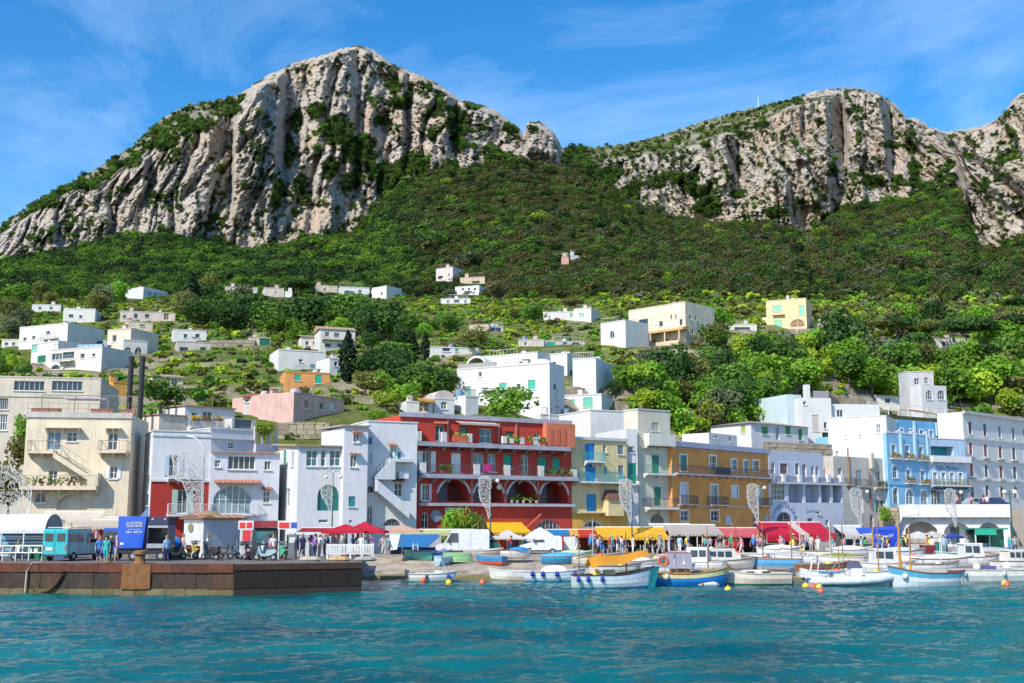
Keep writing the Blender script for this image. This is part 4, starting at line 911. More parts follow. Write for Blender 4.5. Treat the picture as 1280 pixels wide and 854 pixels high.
# ---- blue hotel --------------------------------------------------------------------------------------------
h=House('blue_hotel','bright blue hotel wing with three window bays and white scalloped parapet',(1110,168),(1161,174),6.4,541,16,BLUE,'hotel',ref=590)
for px,py in ((1117,564),(1134,565),(1151,566.5)): h.win(px,py,5.5,16,'door',glass=GLASSB,sur=(.7,.76,.8))
h.win(1118.7,589.5,6.5,16,'glazed',arch=.4,glass=mat('glass',(.03,.09,.16)),sur=(.4,.62,.8));h.win(1135.5,594,5.5,14,sur=(.6,.72,.8),glass=GLASSB);h.win(1153.5,595.5,5.5,14,sur=(.6,.72,.8),glass=GLASSB)
h.win(1119.5,620,6.5,21,'door',arch=.3,col=(.03,.07,.1),sur=(.6,.72,.8));h.win(1137,621,9.5,19,'glazed',arch=.45,glass=GLASSB,sur=(.75,.8,.82));h.win(1155,622,9,19,'glazed',arch=.45,glass=GLASSB,sur=(.75,.8,.82))
f=h.front
for px in (1126.5,1144,1160):
    a,b0=f.ab(px,577);b1=f.ab(px,543)[1];childm(MB().box(a-.25,min(a+.25,h.W),-.28,-.004,b0,b1),'pilaster',plas((.40,.62,.80)),h.root,f.M)
for px,py in ((1118,573),(1135.5,574),(1152.5,575.5),(1137,604),(1154.5,605)): h.slab(px-6,px+6,py,.16,.55,(.7,.75,.78),rail=(.5,.25,.12),rh=.6);h.pots(px-4,px+5,py,3,.4,seed=int(px),col=(.55,.22,.08))
m=MB();k=3
for i in range(k):
    x0,x1=h.W*i/k,h.W*(i+1)/k;ap=[(x0+(x1-x0)*t_/8,h.H+.15+.5*abs(2*t_/8-1)**2) for t_ in range(9)]
    m.prism([(x0+.01,h.H+.003)]+ap+[(x1-.01,h.H+.003)],-.06,.2)
m.build('scalloped_parapet',plas((.80,.79,.78)),h.root)
lf=House('white_hotel_block','tall white sunlit block with blue panes joined to the blue hotel wing',(1036,172),(1109.5,168.2),4.0,523,12,(.80,.79,.77),'building',ref=560)
lf.win(1057.5,546,1.5,4,nx=1,nz=0);lf.win(1046,566,3,4,nx=1,nz=0);lf.win(1098,536,5,11,glass=GLASSB);lf.win(1075,545,2,4,nx=1,nz=0);lf.finish(coping=(.8,.79,.78))
h.band(1135,606.5,.14,.1,(.12,.42,.66));h.finish(par=.3)
h=House('blue_hotel_terrace','set-back blue top storey of the hotel under a roof terrace',(1090,174),(1186,184),13,522,9,(.14,.40,.66),'hotel',ref=535)
h.win(1087+8,535,4.5,12,glass=GLASSB,sur=(.5,.7,.85),nx=1);h.win(1104,536,4,9,glass=GLASSB,sur=(.7,.76,.8),nx=1)
for px in (1127,1140,1152,1164,1177): h.win(px,541+(px-1127)*.06,4.5,10,glass=GLASSB,sur=(.72,.78,.82),nx=1)
for px in (1120,1143,1171):
    a,b0=h.front.ab(px,545);childm(MB().box(a-.22,a+.22,-.2,-.004,b0,h.H-.1),'pilaster',plas((.5,.68,.82)),h.root,h.front.M)
m=MB()
for i in range(9): m.bar((h.W*i/8,.5,h.H-.4),(h.W*i/8,.5,h.H+2.4),.1)
m.bar((0,.5,h.H+2.4),(h.W,.5,h.H+2.4),.1);m.build('pergola_posts',mat('paint',(.7,.68,.62)),h.root)
MB().hexa([(h.W*.55,.3,h.H+1.7),(h.W,.3,h.H+1.2),(h.W,4,h.H+2.2),(h.W*.55,4,h.H+2.2)],[(h.W*.55,.3,h.H+1.76),(h.W,.3,h.H+1.26),(h.W,4,h.H+2.26),(h.W*.55,4,h.H+2.26)]).build('straw_shade',mat('fabric',(.62,.38,.16)),h.root)
MB().box(h.W*.15,h.W,.05,.4,h.H+.002,h.H+.6).build('planter',leafm('brown'),h.root);h.finish(par=.3)
h=House('pale_blue_hotel','pale blue hotel front with lettering, loggia and row of tall windows',(1161,173.8),(1208,177.4),6.4,548,9,(.42,.58,.74),'hotel',ref=590)
h.deep(1178,567,29,18,1.6,back=TEAL,items=(.1,.25,.3))
for px in (1169,1179.5,1190,1201): h.win(px,598+(px-1169)*.02,5,15,'door',glass=GLASSB,sur=(.8,.82,.84))
h.sign(1184,584.5,30,6,(.5,.6,.8),'Relais Maresca',(.10,.16,.42),.95,plate=False)
for px in (1170,1185,1200): h.win(px,622,11,20,'glazed',glass=mat('glass',(.03,.07,.13)),nx=3,nz=1)
h.slab(1162,1210,577,.16,.7,(.75,.78,.8),solid=(.8,.8,.8),rh=.8);h.slab(1162,1210,607,.16,.9,(.75,.78,.8),rail=(.3,.3,.33));h.pots(1164,1208,607,9,.6,seed=12)
for px in (1170,1185.5,1201): h.awning(px-7.5,px+7.5,609.5,1.2,.5,(.12,.22,.26),name='scalloped_awning')
h.finish(coping=(.78,.8,.82),par=.3)
# ---- grey hotel with red shutters -----------------------------------------------------------------------------
h=House('red_shutter_hotel','tall grey white hotel with dark red shutters in four rows',(1205.5,178.6),(1312,200),6.0,515,4.2,(.80,.79,.77),'hotel',ref=560)
DR=(.26,.015,.03)
for r_,(y0,dy,cols) in enumerate(((535,.135,'ddgg'),(561,.11,'rrrd'),(587,.07,'rdrd'),(614,.02,'ddrr'))):
    for px,c in zip((1212.5,1231,1249.5,1266.5,1281,1294),cols+'rd'):
        px += r_*.9;h.win(px,y0+(px-1212)*dy,4.2,15.5,'shut' if c != 'g' else 'win',col=DR if c == 'r' else (.05,.05,.06),sur=(.68,.68,.68),arch=.25 if (r_ == 3 and c == 'r') else 0)
for py in (548,574.5,600): h.band(1212,py,.25,.18,(.68,.68,.68));
for r_,py in enumerate((571,597)):
    for px in (1212.5,1231,1249.5,1266.5): h.slab(px+r_-3.2,px+r_+5.5,py+(px-1212)*.08,.14,.55,(.68,.68,.68))
h.band(1212,516.5,.5,.45,(.50,.50,.50),name='cornice');h.finish(par=.1)
# ---- white stepped houses behind the blue hotel ------------------------------------------------------------------
h=House('white_roof_terrace_house','white stepped house with glass terrace rail above the sunlit hotel block',(1037,180),(1100,181),12,505,6,(.78,.78,.77),ref=520);h.win(1050,517,8,9,nx=2,nz=0);h.finish()
h=House('teal_gable_house','white house with pale teal gable, brown blind and teal loggia',(1003,178),(1040,179),11,497,10,(.78,.78,.76),ref=530);h.win(1019.5,529,8,20,'blind',col=(.55,.48,.42));h.win(1032,532,4,8,nx=1,nz=0);h.win(1006,504,4,5,nx=1,nz=0)
h.deep(1034,548,12,15,1.2,back=TEAL);MB().box(1.2,2.0,1.0,1.8,h.H,h.H+2.2).build('chimney',plas(WHITE),h.root);MB().box(2.4,h.W,.6,.7,h.H,h.H+1.2).build('terrace_fence',mat('wood',(.35,.34,.34)),h.root);h.finish()
h=House('white_step_house','small white step house with dark window left of the glass rail terrace',(985,180),(1003,181),11,493,9,(.62,.76,.78),ref=530);h.finish()
h=House('arched_window_tower','white tower house with two arched windows in the green above the blue hotel',(1133,205),(1168,205.5),22,465,3,(.56,.55,.55),ref=490);h.win(1146,477,6,8,nx=2);h.win(1158,476,5,8);h.finish(coping=(.6,.6,.6))
h=House('white_bay_house','white bay with big arched panes in front of the tower house',(1152,198),(1183,200),20,481,3,(.74,.73,.71),ref=490);h.win(1161.5,494,8,12,'glazed',arch=.5,nx=3,nz=1,dep=.2);h.win(1176.5,494,9,12,'glazed',arch=.4,nx=3);h.finish()
# ---- white vaulted bar building ------------------------------------------------------------------------------------
h=House('white_vaulted_bar','white vaulted bar pavilion with wide arches and lettering below the hotels',(1124,141),(1262,138),1.8,633,2.6,(.76,.77,.79),'building',ref=650)
h.deep(1152,668,40,32,1.7,arch=.35,back=(.5,.48,.45));h.deep(1197,669,33,32,1.6,arch=.4,back=(.6,.6,.62));h.deep(1237,669,28,32,1.6,arch=.4,back=(.45,.52,.52))
h.slab(1118,1264,644,.25,.9,(.8,.8,.8),name='deck_edge',full=True);f=h.front
childm(MB().prism([(-2.6,0),(-2.6,.6),(0,h.H+.2),(2.2,h.H+.2),(2.2,h.H-1.0),(.4,h.H-1.2),(-1.2,0)],-.95,-.72),'ramp_wall',plas((.8,.8,.8)),h.root,f.M)
childm(MB().box(2.25,h.W,-.9,-.7,f.ab(1190,644)[1],h.H+.2),'deck_parapet',plas((.82,.82,.82)),h.root,f.M)
h.sign(1178,649.5,13,5,WHITE,'BAR',(.55,.6,.7),.9,plate=False);h.sign(1226,650.5,50,5,WHITE,'LO SMERALDO',(.7,.76,.86),.9,plate=False);h.finish(par=.3,rcol=(.6,.58,.55))
# ---- hillside houses ---------------------------------------------------------------------------------------------
def gz(px,Y): p=at(px,600,Y);return ground_z(p.x,p.y)
def hill(name,label,A,B,top,bot,depth,col,wins=(),roof='flat',rcol=None,left=(),pre=None,**k):
    """house on the slope: pixel rows of its top and foot on the left front corner"""
    g_=ground_ray((A[0]+B[0])/2,bot);Y0=g_.y;k_=Y0/(.5*(A[1]+B[1]));dY=(B[1]-A[1])*k_
    A=(A[0],Y0-dY/2);B=(B[0],Y0+dY/2);zb=at((A[0]+B[0])/2,bot,Y0).z
    top=650-(650-top)*1.0
    h=House(name,label,A,B,zb,top,depth,col,ref=(top+bot)/2,base_below=3.0,**k)
    for w in wins: h.win(*w[:4],**(w[4] if len(w) > 4 else {}))
    if pre: pre(h)
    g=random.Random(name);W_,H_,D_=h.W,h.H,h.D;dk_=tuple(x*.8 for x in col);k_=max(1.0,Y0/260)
    if roof == 'flat':
        if g.random() < .75: x=W_*g.uniform(.15,.85);y=D_*g.uniform(.3,.8);c_=MB().box(x-.4*k_,x+.4*k_,y-.35*k_,y+.35*k_,H_-.4,H_+1.1*k_).build('chimney',plas(col),h.root);MB().box(x-.5*k_,x+.5*k_,y-.45*k_,y+.45*k_,H_+1.1*k_+.003,H_+1.25*k_).build('chimney_cap',mat('tile',TERRA),c_)
        if g.random() < .5: x=W_*g.uniform(.2,.8);MB().lathe((x,D_*.6,H_-.4),[(.55,0),(.55,1.3),(.3,1.45)],10).build('water_tank',mat('paint',g.choice([(.5,.52,.55),(.2,.3,.45),(.6,.58,.52)])),h.root)
        if g.random() < .6:
            m=MB();x0,x1=sorted((W_*g.uniform(0,.3),W_*g.uniform(.6,1)))
            for i in range(9): m.bar((x0+(x1-x0)*i/8,.1,H_),(x0+(x1-x0)*i/8,.1,H_+.9*k_),.05*k_)
            m.bar((x0,.1,H_+.9*k_),(x1,.1,H_+.9*k_),.07*k_);m.build('terrace_railing',mat('metal',g.choice([(.3,.28,.26),(.6,.58,.55),(.25,.15,.1)])),h.root)
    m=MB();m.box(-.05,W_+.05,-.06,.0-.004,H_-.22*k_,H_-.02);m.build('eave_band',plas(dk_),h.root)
    if W_ > 9 and H_ > 3.2 and name != 'cream_villa':
        m=MB();x=W_*g.uniform(.1,.6);w_=W_*.3;z=H_*g.uniform(.42,.5);m.box(x,x+w_,-.9,-.005,z-.18,z);o=m.build('balcony',plas(col),h.root);m=MB()
        for i in range(10): m.bar((x+w_*i/9,-.85,z),(x+w_*i/9,-.85,z+.9),.035)
        m.bar((x,-.85,z+.9),(x+w_,-.85,z+.9),.06);m.build('railing',mat('metal',(.35,.33,.3)),o)
    h.finish(roof,rcol,par=.4 if roof == 'flat' else 0,coping=None,rise=1.1);return h
GS=dict(kind='blind',col=(.02,.42,.27));BW=dict(nx=1,nz=0)
h=hill('white_villa','large white villa with green shutters and barrel arch on the hill above the red house',(571,142),(687,136),461,512,5,(.82,.81,.78),[(584,489,9,12,GS),(628.5,485,9.5,12,GS),(664.5,481,9,12,GS),(606,489,7,9,BW),(648,484,5,8,BW),(694,484,4,8,dict(face='right',nx=1,nz=0)),(709,486,4,8,dict(face='right',nx=1,nz=0)),(600,468,4,6,BW)])
for i,x in enumerate((.12,.42,.78)): MB().lathe((h.W*x,4.2,h.H-.4),[(2.3,0),(2.2,.5),(1.7,1.1),(.9,1.5),(.1,1.62)],16).build('vaulted_roof',plas((.8,.79,.77)),h.root,smooth=True)
MB().box(h.W*.0,h.W*.42,.3,.5,h.H,h.H+.7).build('terrace_rail',mat('metal',(.35,.33,.3)),h.root)
h2=hill('white_villa_upper','white upper storey of the villa with teal blind and wide barrel arch niche',(589,147),(672,141.5),447,468,8,(.82,.81,.78),[(628,459,16,8,dict(kind='blind',col=(.30,.62,.58))),(656,454,15,5,BW)])
h2.__class__=House
p=at(604,455,146);mb=MB()
ap=[(1.9-1.9*math.cos(math.pi*i/12),1.2*0+1.7*math.sin(math.pi*i/12)) for i in range(13)];apo=[(1.9-2.25*math.cos(math.pi*i/12),2.05*math.sin(math.pi*i/12)) for i in range(13)]
for (a,b),(c,d_),(e,g_),(i_,j_) in zip(ap,ap[1:],apo,apo[1:]): mb.add([(a,0,b),(c,0,d_),(i_,0,j_),(e,0,g_),(a,2.5,b),(c,2.5,d_),(i_,2.5,j_),(e,2.5,g_)],[(0,1,2,3),(3,2,6,7),(1,0,4,5)])
mb.box(-.35,0,0,2.5,-1.2,.02);mb.box(3.8,4.15,0,2.5,-1.2,.02);mb.box(0,3.8,2.3,2.5,-1.2,1.6)
q=h2.front.ab(593,462);o=mb.build('barrel_arch',plas((.78,.77,.74)),h2.root);o.location=(q[0],-2.3,q[1])
hill('white_villa_wing','white wing with barrel roof and shaded blue side right of the villa arch',(676,141),(709,139.5),443,470,9,(.80,.80,.79),[(692,457,6,9,BW)],roof='flat',pre=lambda h: h.win(684,464,12,8,arch=.6,nx=3,nz=0))
h=hill('white_villa_annex','white annex with curved parapet and covered balcony beside the villa',(716,141),(745,140),448,492,11,(.82,.82,.81),[]);h.win(759,462,3,5,face='right',nx=1,nz=0);
h=hill('green_blind_cottage','low white cottage with three green blinds below the villa annex',(699,133),(752,131),494,514,6,(.82,.82,.80),[(703,505,7,9,GS),(714,504,9,9,GS),(735,503,11.5,12,GS)])
hill('white_arch_hut','small white hut with arched roof front on the terrace behind the red house',(543,125),(568,126),497,520,5,(.76,.75,.73),[(555,507,7,9,dict(nx=2,nz=1))],roof='vault',rcol=(.6,.5,.45))
hill('orange_awning_hut','white hut with small orange awning beside the arched roof hut',(508,124),(541,125),501,519,5,(.76,.74,.70),[(530,509,12,12,dict(kind='door',col=(.25,.16,.1)))]).awning(521,541,498,1.4,.3,(.85,.42,.05))
hill('white_shed','plain white shed between the arched hut and the leafy roof tree',(582,126),(598,127),494,520,4,(.76,.75,.74),[])
hill('pale_ruin_wall_house','pale rendered wall house with balcony clutter right of the leafy roof tree',(676,130),(697,130),486,525,5,(.70,.68,.66),[(687,500,6,7,BW),(683,508,4,5,BW)])
hill('white_terrace_wall','long low white terrace wall stepping above the yellow house',(676,128),(740,131),517,532,3,(.74,.70,.64),[])
h=hill('pink_house','pale pink house with columned loggia and red roofed annex on the slope',(331,138),(367,141),493,521,8,(.68,.42,.36),[],pre=lambda h: [h.deep(px,503,9.5,14,1.6,back=(.5,.32,.26),items=(.2,.1,.07)) for px in (338,349.5,361)])
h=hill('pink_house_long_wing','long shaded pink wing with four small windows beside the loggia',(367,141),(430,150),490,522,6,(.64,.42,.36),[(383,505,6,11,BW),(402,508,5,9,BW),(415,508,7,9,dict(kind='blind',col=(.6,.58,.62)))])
h=hill('red_roof_annex','white annex with red roof and red wall left of the pink loggia house',(304,140),(330,140),497,519,6,(.72,.66,.62),[(310,501,8,4,BW)],roof='shed',rcol=(.45,.12,.08))
h=hill('orange_house','orange house with two green shutters below white terrace blocks',(356,172),(412,174),464,488,8,(.72,.33,.11),[(372,472,8,8,GS),(398,474,8,11,GS)])
hill('white_terrace_block','white block with thin dark mast stacked above the orange house',(348,180),(407,183),436,464,8,(.78,.75,.72),[(391,458,6,5,dict(kind='blind',col=TEAL)),(376,451,5,4,BW)])
hill('terracotta_roof_house','white house with terracotta roof and balcony beside a tall cypress',(400,190),(444,192),411,440,7,(.76,.73,.67),[(409,418,6,6,BW),(421,419,7,6,BW),(436,420,7,6,BW),(410,432,8,6,BW),(425,432,7,6,BW)],roof='gable',rcol=(.62,.40,.26),pre=lambda h: h.slab(402,443,424.5,.2,1.0,(.7,.68,.62),rail=(.5,.48,.45)))
hill('small_beige_house','beige fronted white house with four small windows among terraces',(221,205),(263,207),426,442,7,(.56,.52,.46),[(230,437,11,6,BW),(254,437,8,6,BW)])
hill('small_white_upper_house','white upper floor standing back above the beige fronted house',(216,209),(258,211),411,428,6,(.80,.79,.77),[(232,420,5,5,BW),(247,420,6,5,BW)])
# left white cluster
hill('white_flat_roof_house','white flat-roofed house with chimney, highest in the left hill cluster',(79,235),(119,236),385,404,9,(.80,.78,.74),[(89,395,6,4,BW),(101,396,4,4,BW)])
hill('long_white_house','long white house with shaded right side and roof terrace pots in the hill cluster',(24,210),(84,205),409,438,10,(.78,.76,.72),[(31,424,4,4,BW),(42,422,4,4,BW),(60,416,5,4,BW)])
hill('green_shutter_hill_house','white hill house with teal shutter and green louvred windows',(39,200),(72,196),430,458,8,(.78,.74,.70),[(43,435,7,8,dict(kind='blind',col=(.2,.5,.42))),(52,449,10,9,dict(kind='shut',col=(.02,.16,.08)))])
hill('arched_ground_floor_house','pink white house with two low arches and strip of dark windows',(64,194),(127,190),437,464,8,(.78,.70,.66),[(71,446,13,8,dict(nx=3,nz=0)),(85.5,444,14,8,dict(nx=3,nz=0,fc=(.1,.3,.2))),(103,445,5,6,BW),(117,444,4,4,BW),(69,459,12,6,dict(arch=.6,nx=1,nz=0)),(87,459,16,8,dict(kind='recess',arch=.6))])
hill('peach_house','peach coloured house with balcony beside the strip window house',(134,205),(163,203),412,444,8,(.74,.62,.50),[(143,423,5,8,BW)])
hill('porch_house','white house with dark arched porch and balcony in the hill cluster',(154,200),(184,202),424,449,7,(.72,.69,.66),[(160,438,9,8,dict(arch=.5)),(173,441,10,14,dict(kind='door',arch=.5,col=(.10,.06,.05))),(173,421,11,7,BW)])
hill('peach_upper_house','peach upper block with dark pergola and little arched vents',(158,214),(191,216),401,420,7,(.74,.60,.44),[(178,407,7,3,dict(nx=3,nz=0))])
hill('pergola_house','long low house with pergola posts and reddish door right of the white flat roof',(150,240),(219,243),388,402,6,(.66,.56,.50),[(156,396,4,4,BW),(170,395,5,6,BW),(184,395,6,5,BW),(208,396,6,8,dict(kind='door',col=(.25,.06,.04)))])
hill('blue_side_shed','small shed with blue painted side wall beside the low arches house',(127,192),(135,194),430,455,5,(.30,.48,.60),[])
hill('cream_arch_cottage','cream cottage with white arched window and tiled roof below the vineyard',(190,165),(229,167),471,484,6,(.74,.64,.44),[(218,477,8,8,dict(arch=.5)),(200,477,9,6,dict(kind='recess',arch=.5))],roof='shed',rcol=(.5,.38,.28))
hill('orange_shed','small orange shed between the cream block and black chimneys',(141,150),(158,151),477,497,4,(.72,.34,.08),[])
# distant houses under the wood
hill('distant_white_villa','distant white villa with teal shutters under the left cliff',(160,430),(179,426),361,374,12,(.78,.78,.76),[(171,367,3,3.4,GS)],cat='house')
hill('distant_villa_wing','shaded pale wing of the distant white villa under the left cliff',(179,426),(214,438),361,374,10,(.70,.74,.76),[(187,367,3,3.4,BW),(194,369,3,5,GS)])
hill('distant_cream_house','distant cream house front on the terrace line under the cliffs',(330,400),(355,402),359,373,10,(.66,.58,.50),[(345,365,2,3,BW)])
hill('distant_low_house','distant low grey house half hidden by trees left of the cream front',(281,410),(322,412),358,368,8,(.55,.50,.46),[(296,364,4,3,BW),(310,364,4,3,BW)])
hill('distant_annex','tiny white annex attached right of the distant cream front',(356,398),(365,398),364,373,6,(.78,.76,.74),[])
hill('distant_tan_house','distant tan house right of dark umbrella pine under the cliff',(395,385),(422,387),356,367,8,(.62,.52,.42),[(406,362,3,3,BW)])
hill('distant_white_row','distant white row house with flat roof beside the tan house',(424,380),(462,382),358,369,8,(.76,.76,.76),[(434,364,4,3,BW),(450,364,4,3,BW)])
hill('distant_gable_house','distant white house with shaded right side above the vineyard',(465,372),(483,368),360,374,8,(.80,.78,.72),[(477,367,2.4,3.4,BW)])
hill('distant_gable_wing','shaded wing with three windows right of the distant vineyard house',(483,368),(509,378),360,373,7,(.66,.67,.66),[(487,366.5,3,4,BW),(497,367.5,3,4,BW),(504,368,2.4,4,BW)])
hill('white_mountain_house','white two-storey house with three arches at the foot of the mountain wood',(569,395),(599,392),358.5,370,9,(.82,.80,.78),[(578.5,361.5,3,3,BW),(586,361.5,3,3,BW),(593.5,361.5,3,3,BW),(582,368,8,3.4,BW),(592,366,3,2.4,BW)])
hill('white_pool_house','long white terrace house just below the three arch mountain house',(551,380),(588,380),373,381,8,(.80,.79,.80),[(560,377,3,3,BW),(571,376.5,7,3,BW),(582,377,3,3,BW)])
hill('wood_edge_house','small weathered white house at the wood edge with dark windows',(545,440),(566,436),336,352,8,(.66,.58,.54),[(550,347,4,4,BW),(561,343.5,2,3,BW),(561.5,349.5,2,3,BW)])
hill('tan_ruin_house','tan ruined wall house right of the wood edge house',(575,425),(606,423),347,356,6,(.58,.46,.33),[])
hill('vineyard_villa','white vineyard villa with teal blinds at the foot of the wood',(717,330),(739,328),386,402,8,(.78,.74,.68),[(727,393.5,6,4,GS)])
hill('vineyard_villa_wing','low white wing of the vineyard villa with chimney',(679,332),(717,331),390,400,7,(.78,.74,.70),[(687,396,2,3,BW),(714,393.5,3,4,GS)])
hill('dark_glass_pavilion','terrace pavilion with wide dark glass among vineyard rows',(611,262),(629,263),407,419,5,(.62,.58,.50),[(620,412.5,14,6,dict(nx=2,nz=0))])
hill('stone_terrace_hut','pale stone terrace hut left of the dark glass pavilion',(587,264),(611,263),406,415,4,(.60,.50,.38),[])
hill('long_white_cottage','long white cottage with green shutter among trees above the villa',(538,205),(600,207),433,444,6,(.76,.73,.70),[(571,437,4,6,GS),(558,437,10,5,BW)])
hill('green_blind_terrace_house','low white house with teal blind and two arches above the villa roof',(680,205),(731,207),425,436,6,(.74,.70,.64),[(689,431,11,6.5,GS),(706.5,430.5,7,6,dict(arch=.5)),(720,431,14,6,dict(arch=.5))])
hill('low_grey_cottage','low grey cottage half hidden left of the teal blind house',(648,206),(680,206),424,435,5,(.58,.52,.46),[(657,430,3,5,BW)])
# villas on the right hill
hill('low_left_hill_house','low white hill house with two windows at the foot of the left wood',(2,230),(24,230),424,436,6,(.74,.70,.64),[(8,430,4,4,BW),(17,430,4,4,BW)])
hill('grey_roof_farmhouse','pale farmhouse half hidden in trees left of the distant teal shutter villa',(40,330),(76,331),380,390,7,(.62,.62,.60),[(50,385,4,3,BW),(64,385,4,3,BW)])
hill('green_door_shed','tan terrace shed with big dark green door right of the beige house',(311,212),(338,213),421,434,5,(.62,.52,.40),[(331,427,13,10,dict(kind='blind',col=(.01,.13,.09)))])
hill('white_terrace_store','white store with flat tiled canopy left of the terracotta roof house',(377,186),(400,187),421,437,5,(.74,.70,.66),[(384,429,4,5,BW),(393,429,4,5,BW)],roof='shed',rcol=(.6,.42,.3))
hill('stepped_white_cube','white cube with roof railing stepping down right of the terracotta roof house',(412,178),(440,180),447,470,6,(.76,.74,.70),[(420,455,4,6,BW),(431,456,4,6,BW),(424,465,5,5,GS)])
hill('pergola_terrace_block','long pale terrace block under vines above the blue hotel',(1062,196),(1128,198),493,506,5,(.70,.66,.60),[(1075,500,6,6,BW),(1092,500,6,6,BW),(1110,501,8,6,BW)])
h=hill('cream_villa','large cream villa with tan terrace roof and shaded right side',(786,208),(857,199),388,432,11,(.76,.65,.50),[(839,396.5,2.2,6,BW),(844.5,396,2.2,6,BW),(804,405,12,12,BW),(818,402,8,9,dict(kind='blind',col=(.7,.62,.5))),(792,404,6,9,dict(kind='blind',col=(.66,.58,.46))),(826,405,5,7,BW),(851,403,4,8,BW),(863,397,2.5,6,dict(face='right',nx=1,nz=0)),(870,398,2.5,6,dict(face='right',nx=1,nz=0)),(866,415,2.5,7,dict(face='right',nx=1,nz=0))])
f=h.front
a0,b=f.ab(783,421);a1,_=f.ab(861,413);b=f.ab(820,416)[1];childm(MB().hexa([(a0,-2.2,b-.5),(a1,-2.2,b-.5),(a1,-.01,b-.2),(a0,-.01,b-.2)],[(a0,-2.2,b),(a1,-2.2,b),(a1,-.01,b+.5),(a0,-.01,b+.5)]),'terrace_roof',plas((.66,.40,.17)),h.root,f.M)
for px in (787,803,820,838,856): a,_=f.ab(px,425);childm(MB().box(a-.15,a+.15,-2.1,-1.8,f.ab(px,436)[1],b-.5),'terrace_column',plas((.70,.52,.32)),h.root,f.M)
for px,w in ((796,10),(818,6),(834,5),(844,6)): a,bb=f.ab(px,428);childm(MB().box(a-w*.07,a+w*.07,-.1,-.005,f.ab(px,434)[1],bb+.7),'terrace_door',mat('paint',(.22,.10,.05)),h.root,f.M)
h.slab(784,858,435,.35,2.6,(.62,.48,.34),name='terrace_slab',solid=(.66,.52,.38),rh=.7)
hill('white_arch_window_house','white cube house with one arched window left of the cream villa',(751,204),(782,200),404,433,8,(.82,.80,.78),[(765,418,6,9,dict(arch=.5,nx=2,nz=0)),(755,434,6,5,dict(kind='blind',col=(.05,.2,.12)))])
h=hill('yellow_villa','yellow villa with teal green shutters and arched porch on the right hill',(958,212),(1008,209),376,411,9,(.80,.64,.36),[(971,386,10.5,8,GS),(1002,388,7,12,GS),(972.5,405.5,10,10,GS),(997,404,18,10,dict(kind='door',arch=.5,col=(.30,.14,.06)))])
MB().box(-1.2,.0,.5,4,-1,h.H*.45).build('side_wall',plas((.78,.64,.40)),h.root);MB().box(h.W*.52,h.W*.57,.2,.9,h.H,h.H+1.0).build('chimney',plas((.8,.74,.6)),h.root)
hill('white_carport','low white flat-roofed carport left of the yellow villa',(912,214),(946,214),405,416,5,(.66,.64,.58),[(928,412,20,6,BW)])
hill('pink_roof_hut','small pink walled hut right of the yellow villa',(1016,216),(1062,218),401,412,4,(.66,.45,.38),[(1052,407,8,6,BW)])
hill('white_house_among_pines','white house glimpsed behind dark pine trunks on the right hill',(1165,262),(1235,266),421,438,7,(.78,.76,.72),[(1180,430,5,6,BW),(1200,431,5,6,BW),(1222,432,5,6,BW)])
hill('white_fence_hut','low white hut glimpsed among pines left of the white house',(1100,258),(1125,260),426,434,4,(.76,.72,.66),[])
hill('tiny_red_hut','tiny reddish hut deep in the mountain wood',(702,520),(711,520),321,331,5,(.60,.36,.28),[])
hill('tiny_white_hut','tiny pale hut deep in the mountain wood beside the reddish one',(715,515),(724,516),319,325,4,(.66,.68,.70),[])
# two black chimneys behind the cream house
for px,Y in ((161.5,123),(175.5,122)):
    p=at(px,505,Y);q=at(px,446,Y);zg=4.0
    r_=empty('black_chimney',(p.x,p.y,zg),0,'tall black metal chimney flue rising behind the cream house','chimney','pair of black chimney flues')
    MB().tube([(0,0,0),(0,0,q.z-zg)],.29,12).build('flue',mat('metal',(.02,.02,.022),rough=.5),r_);MB().lathe((0,0,q.z-zg),[(.33,-.35),(.33,0.02),(.2,.04)],12).build('cap',mat('metal',(.02,.02,.02)),r_)
# lattice mast on the mountain top
p=at(948,132,1335);r_=empty('radio_mast',(p.x,p.y,p.z-6),0,'tiny white radio mast on the green crest of the right mountain','mast')
m=MB()
for sx,sy in ((-1,-1),(1,-1),(1,1),(-1,1)): m.bar((sx*1.1,sy*1.1,-4),(sx*.3,sy*.3,13),.3)
for i in range(6): z=i*2.2;w_=1.1-.8*i/6;m.bar((-w_,-w_,z),(w_,-w_,z+1.6),.2);m.bar((w_,-w_,z),(-w_,-w_,z+1.6),.2)
m.build('lattice',mat('paint',(.8,.8,.8)),r_);MB().tube([(0,0,13),(0,0,18)],.2,6).build('antenna',mat('paint',(.8,.8,.8)),r_)
# ------------------------------------------------------------------ sea,quay,beach,promenade
wm=bpy.data.materials.new('sea_water');n,l,b=nt(wm);tc=n.new('ShaderNodeTexCoord')
nzt=n.new('ShaderNodeTexNoise');nzt.inputs['Scale'].default_value=.09;nzt.inputs['Detail'].default_value=5;l.new(tc.outputs['Object'],nzt.inputs['Vector'])
rp=n.new('ShaderNodeValToRGB');rp.color_ramp.elements[0].position=.36;rp.color_ramp.elements[0].color=(.001,.062,.078,1);rp.color_ramp.elements[1].position=.66;rp.color_ramp.elements[1].color=(.003,.140,.134,1)
l.new(nzt.outputs['Fac'],rp.inputs[0]);l.new(rp.outputs[0],b.inputs['Base Color'])
b.inputs['Roughness'].default_value=.07;b.inputs['IOR'].default_value=1.33
mpw=n.new('ShaderNodeMapping');mpw.inputs['Scale'].default_value=(1.0,1.6,1);l.new(tc.outputs['Object'],mpw.inputs[0])
nb=n.new('ShaderNodeTexNoise');nb.inputs['Scale'].default_value=3.2;nb.inputs['Detail'].default_value=6;nb.inputs['Roughness'].default_value=.65;l.new(mpw.outputs[0],nb.inputs['Vector'])
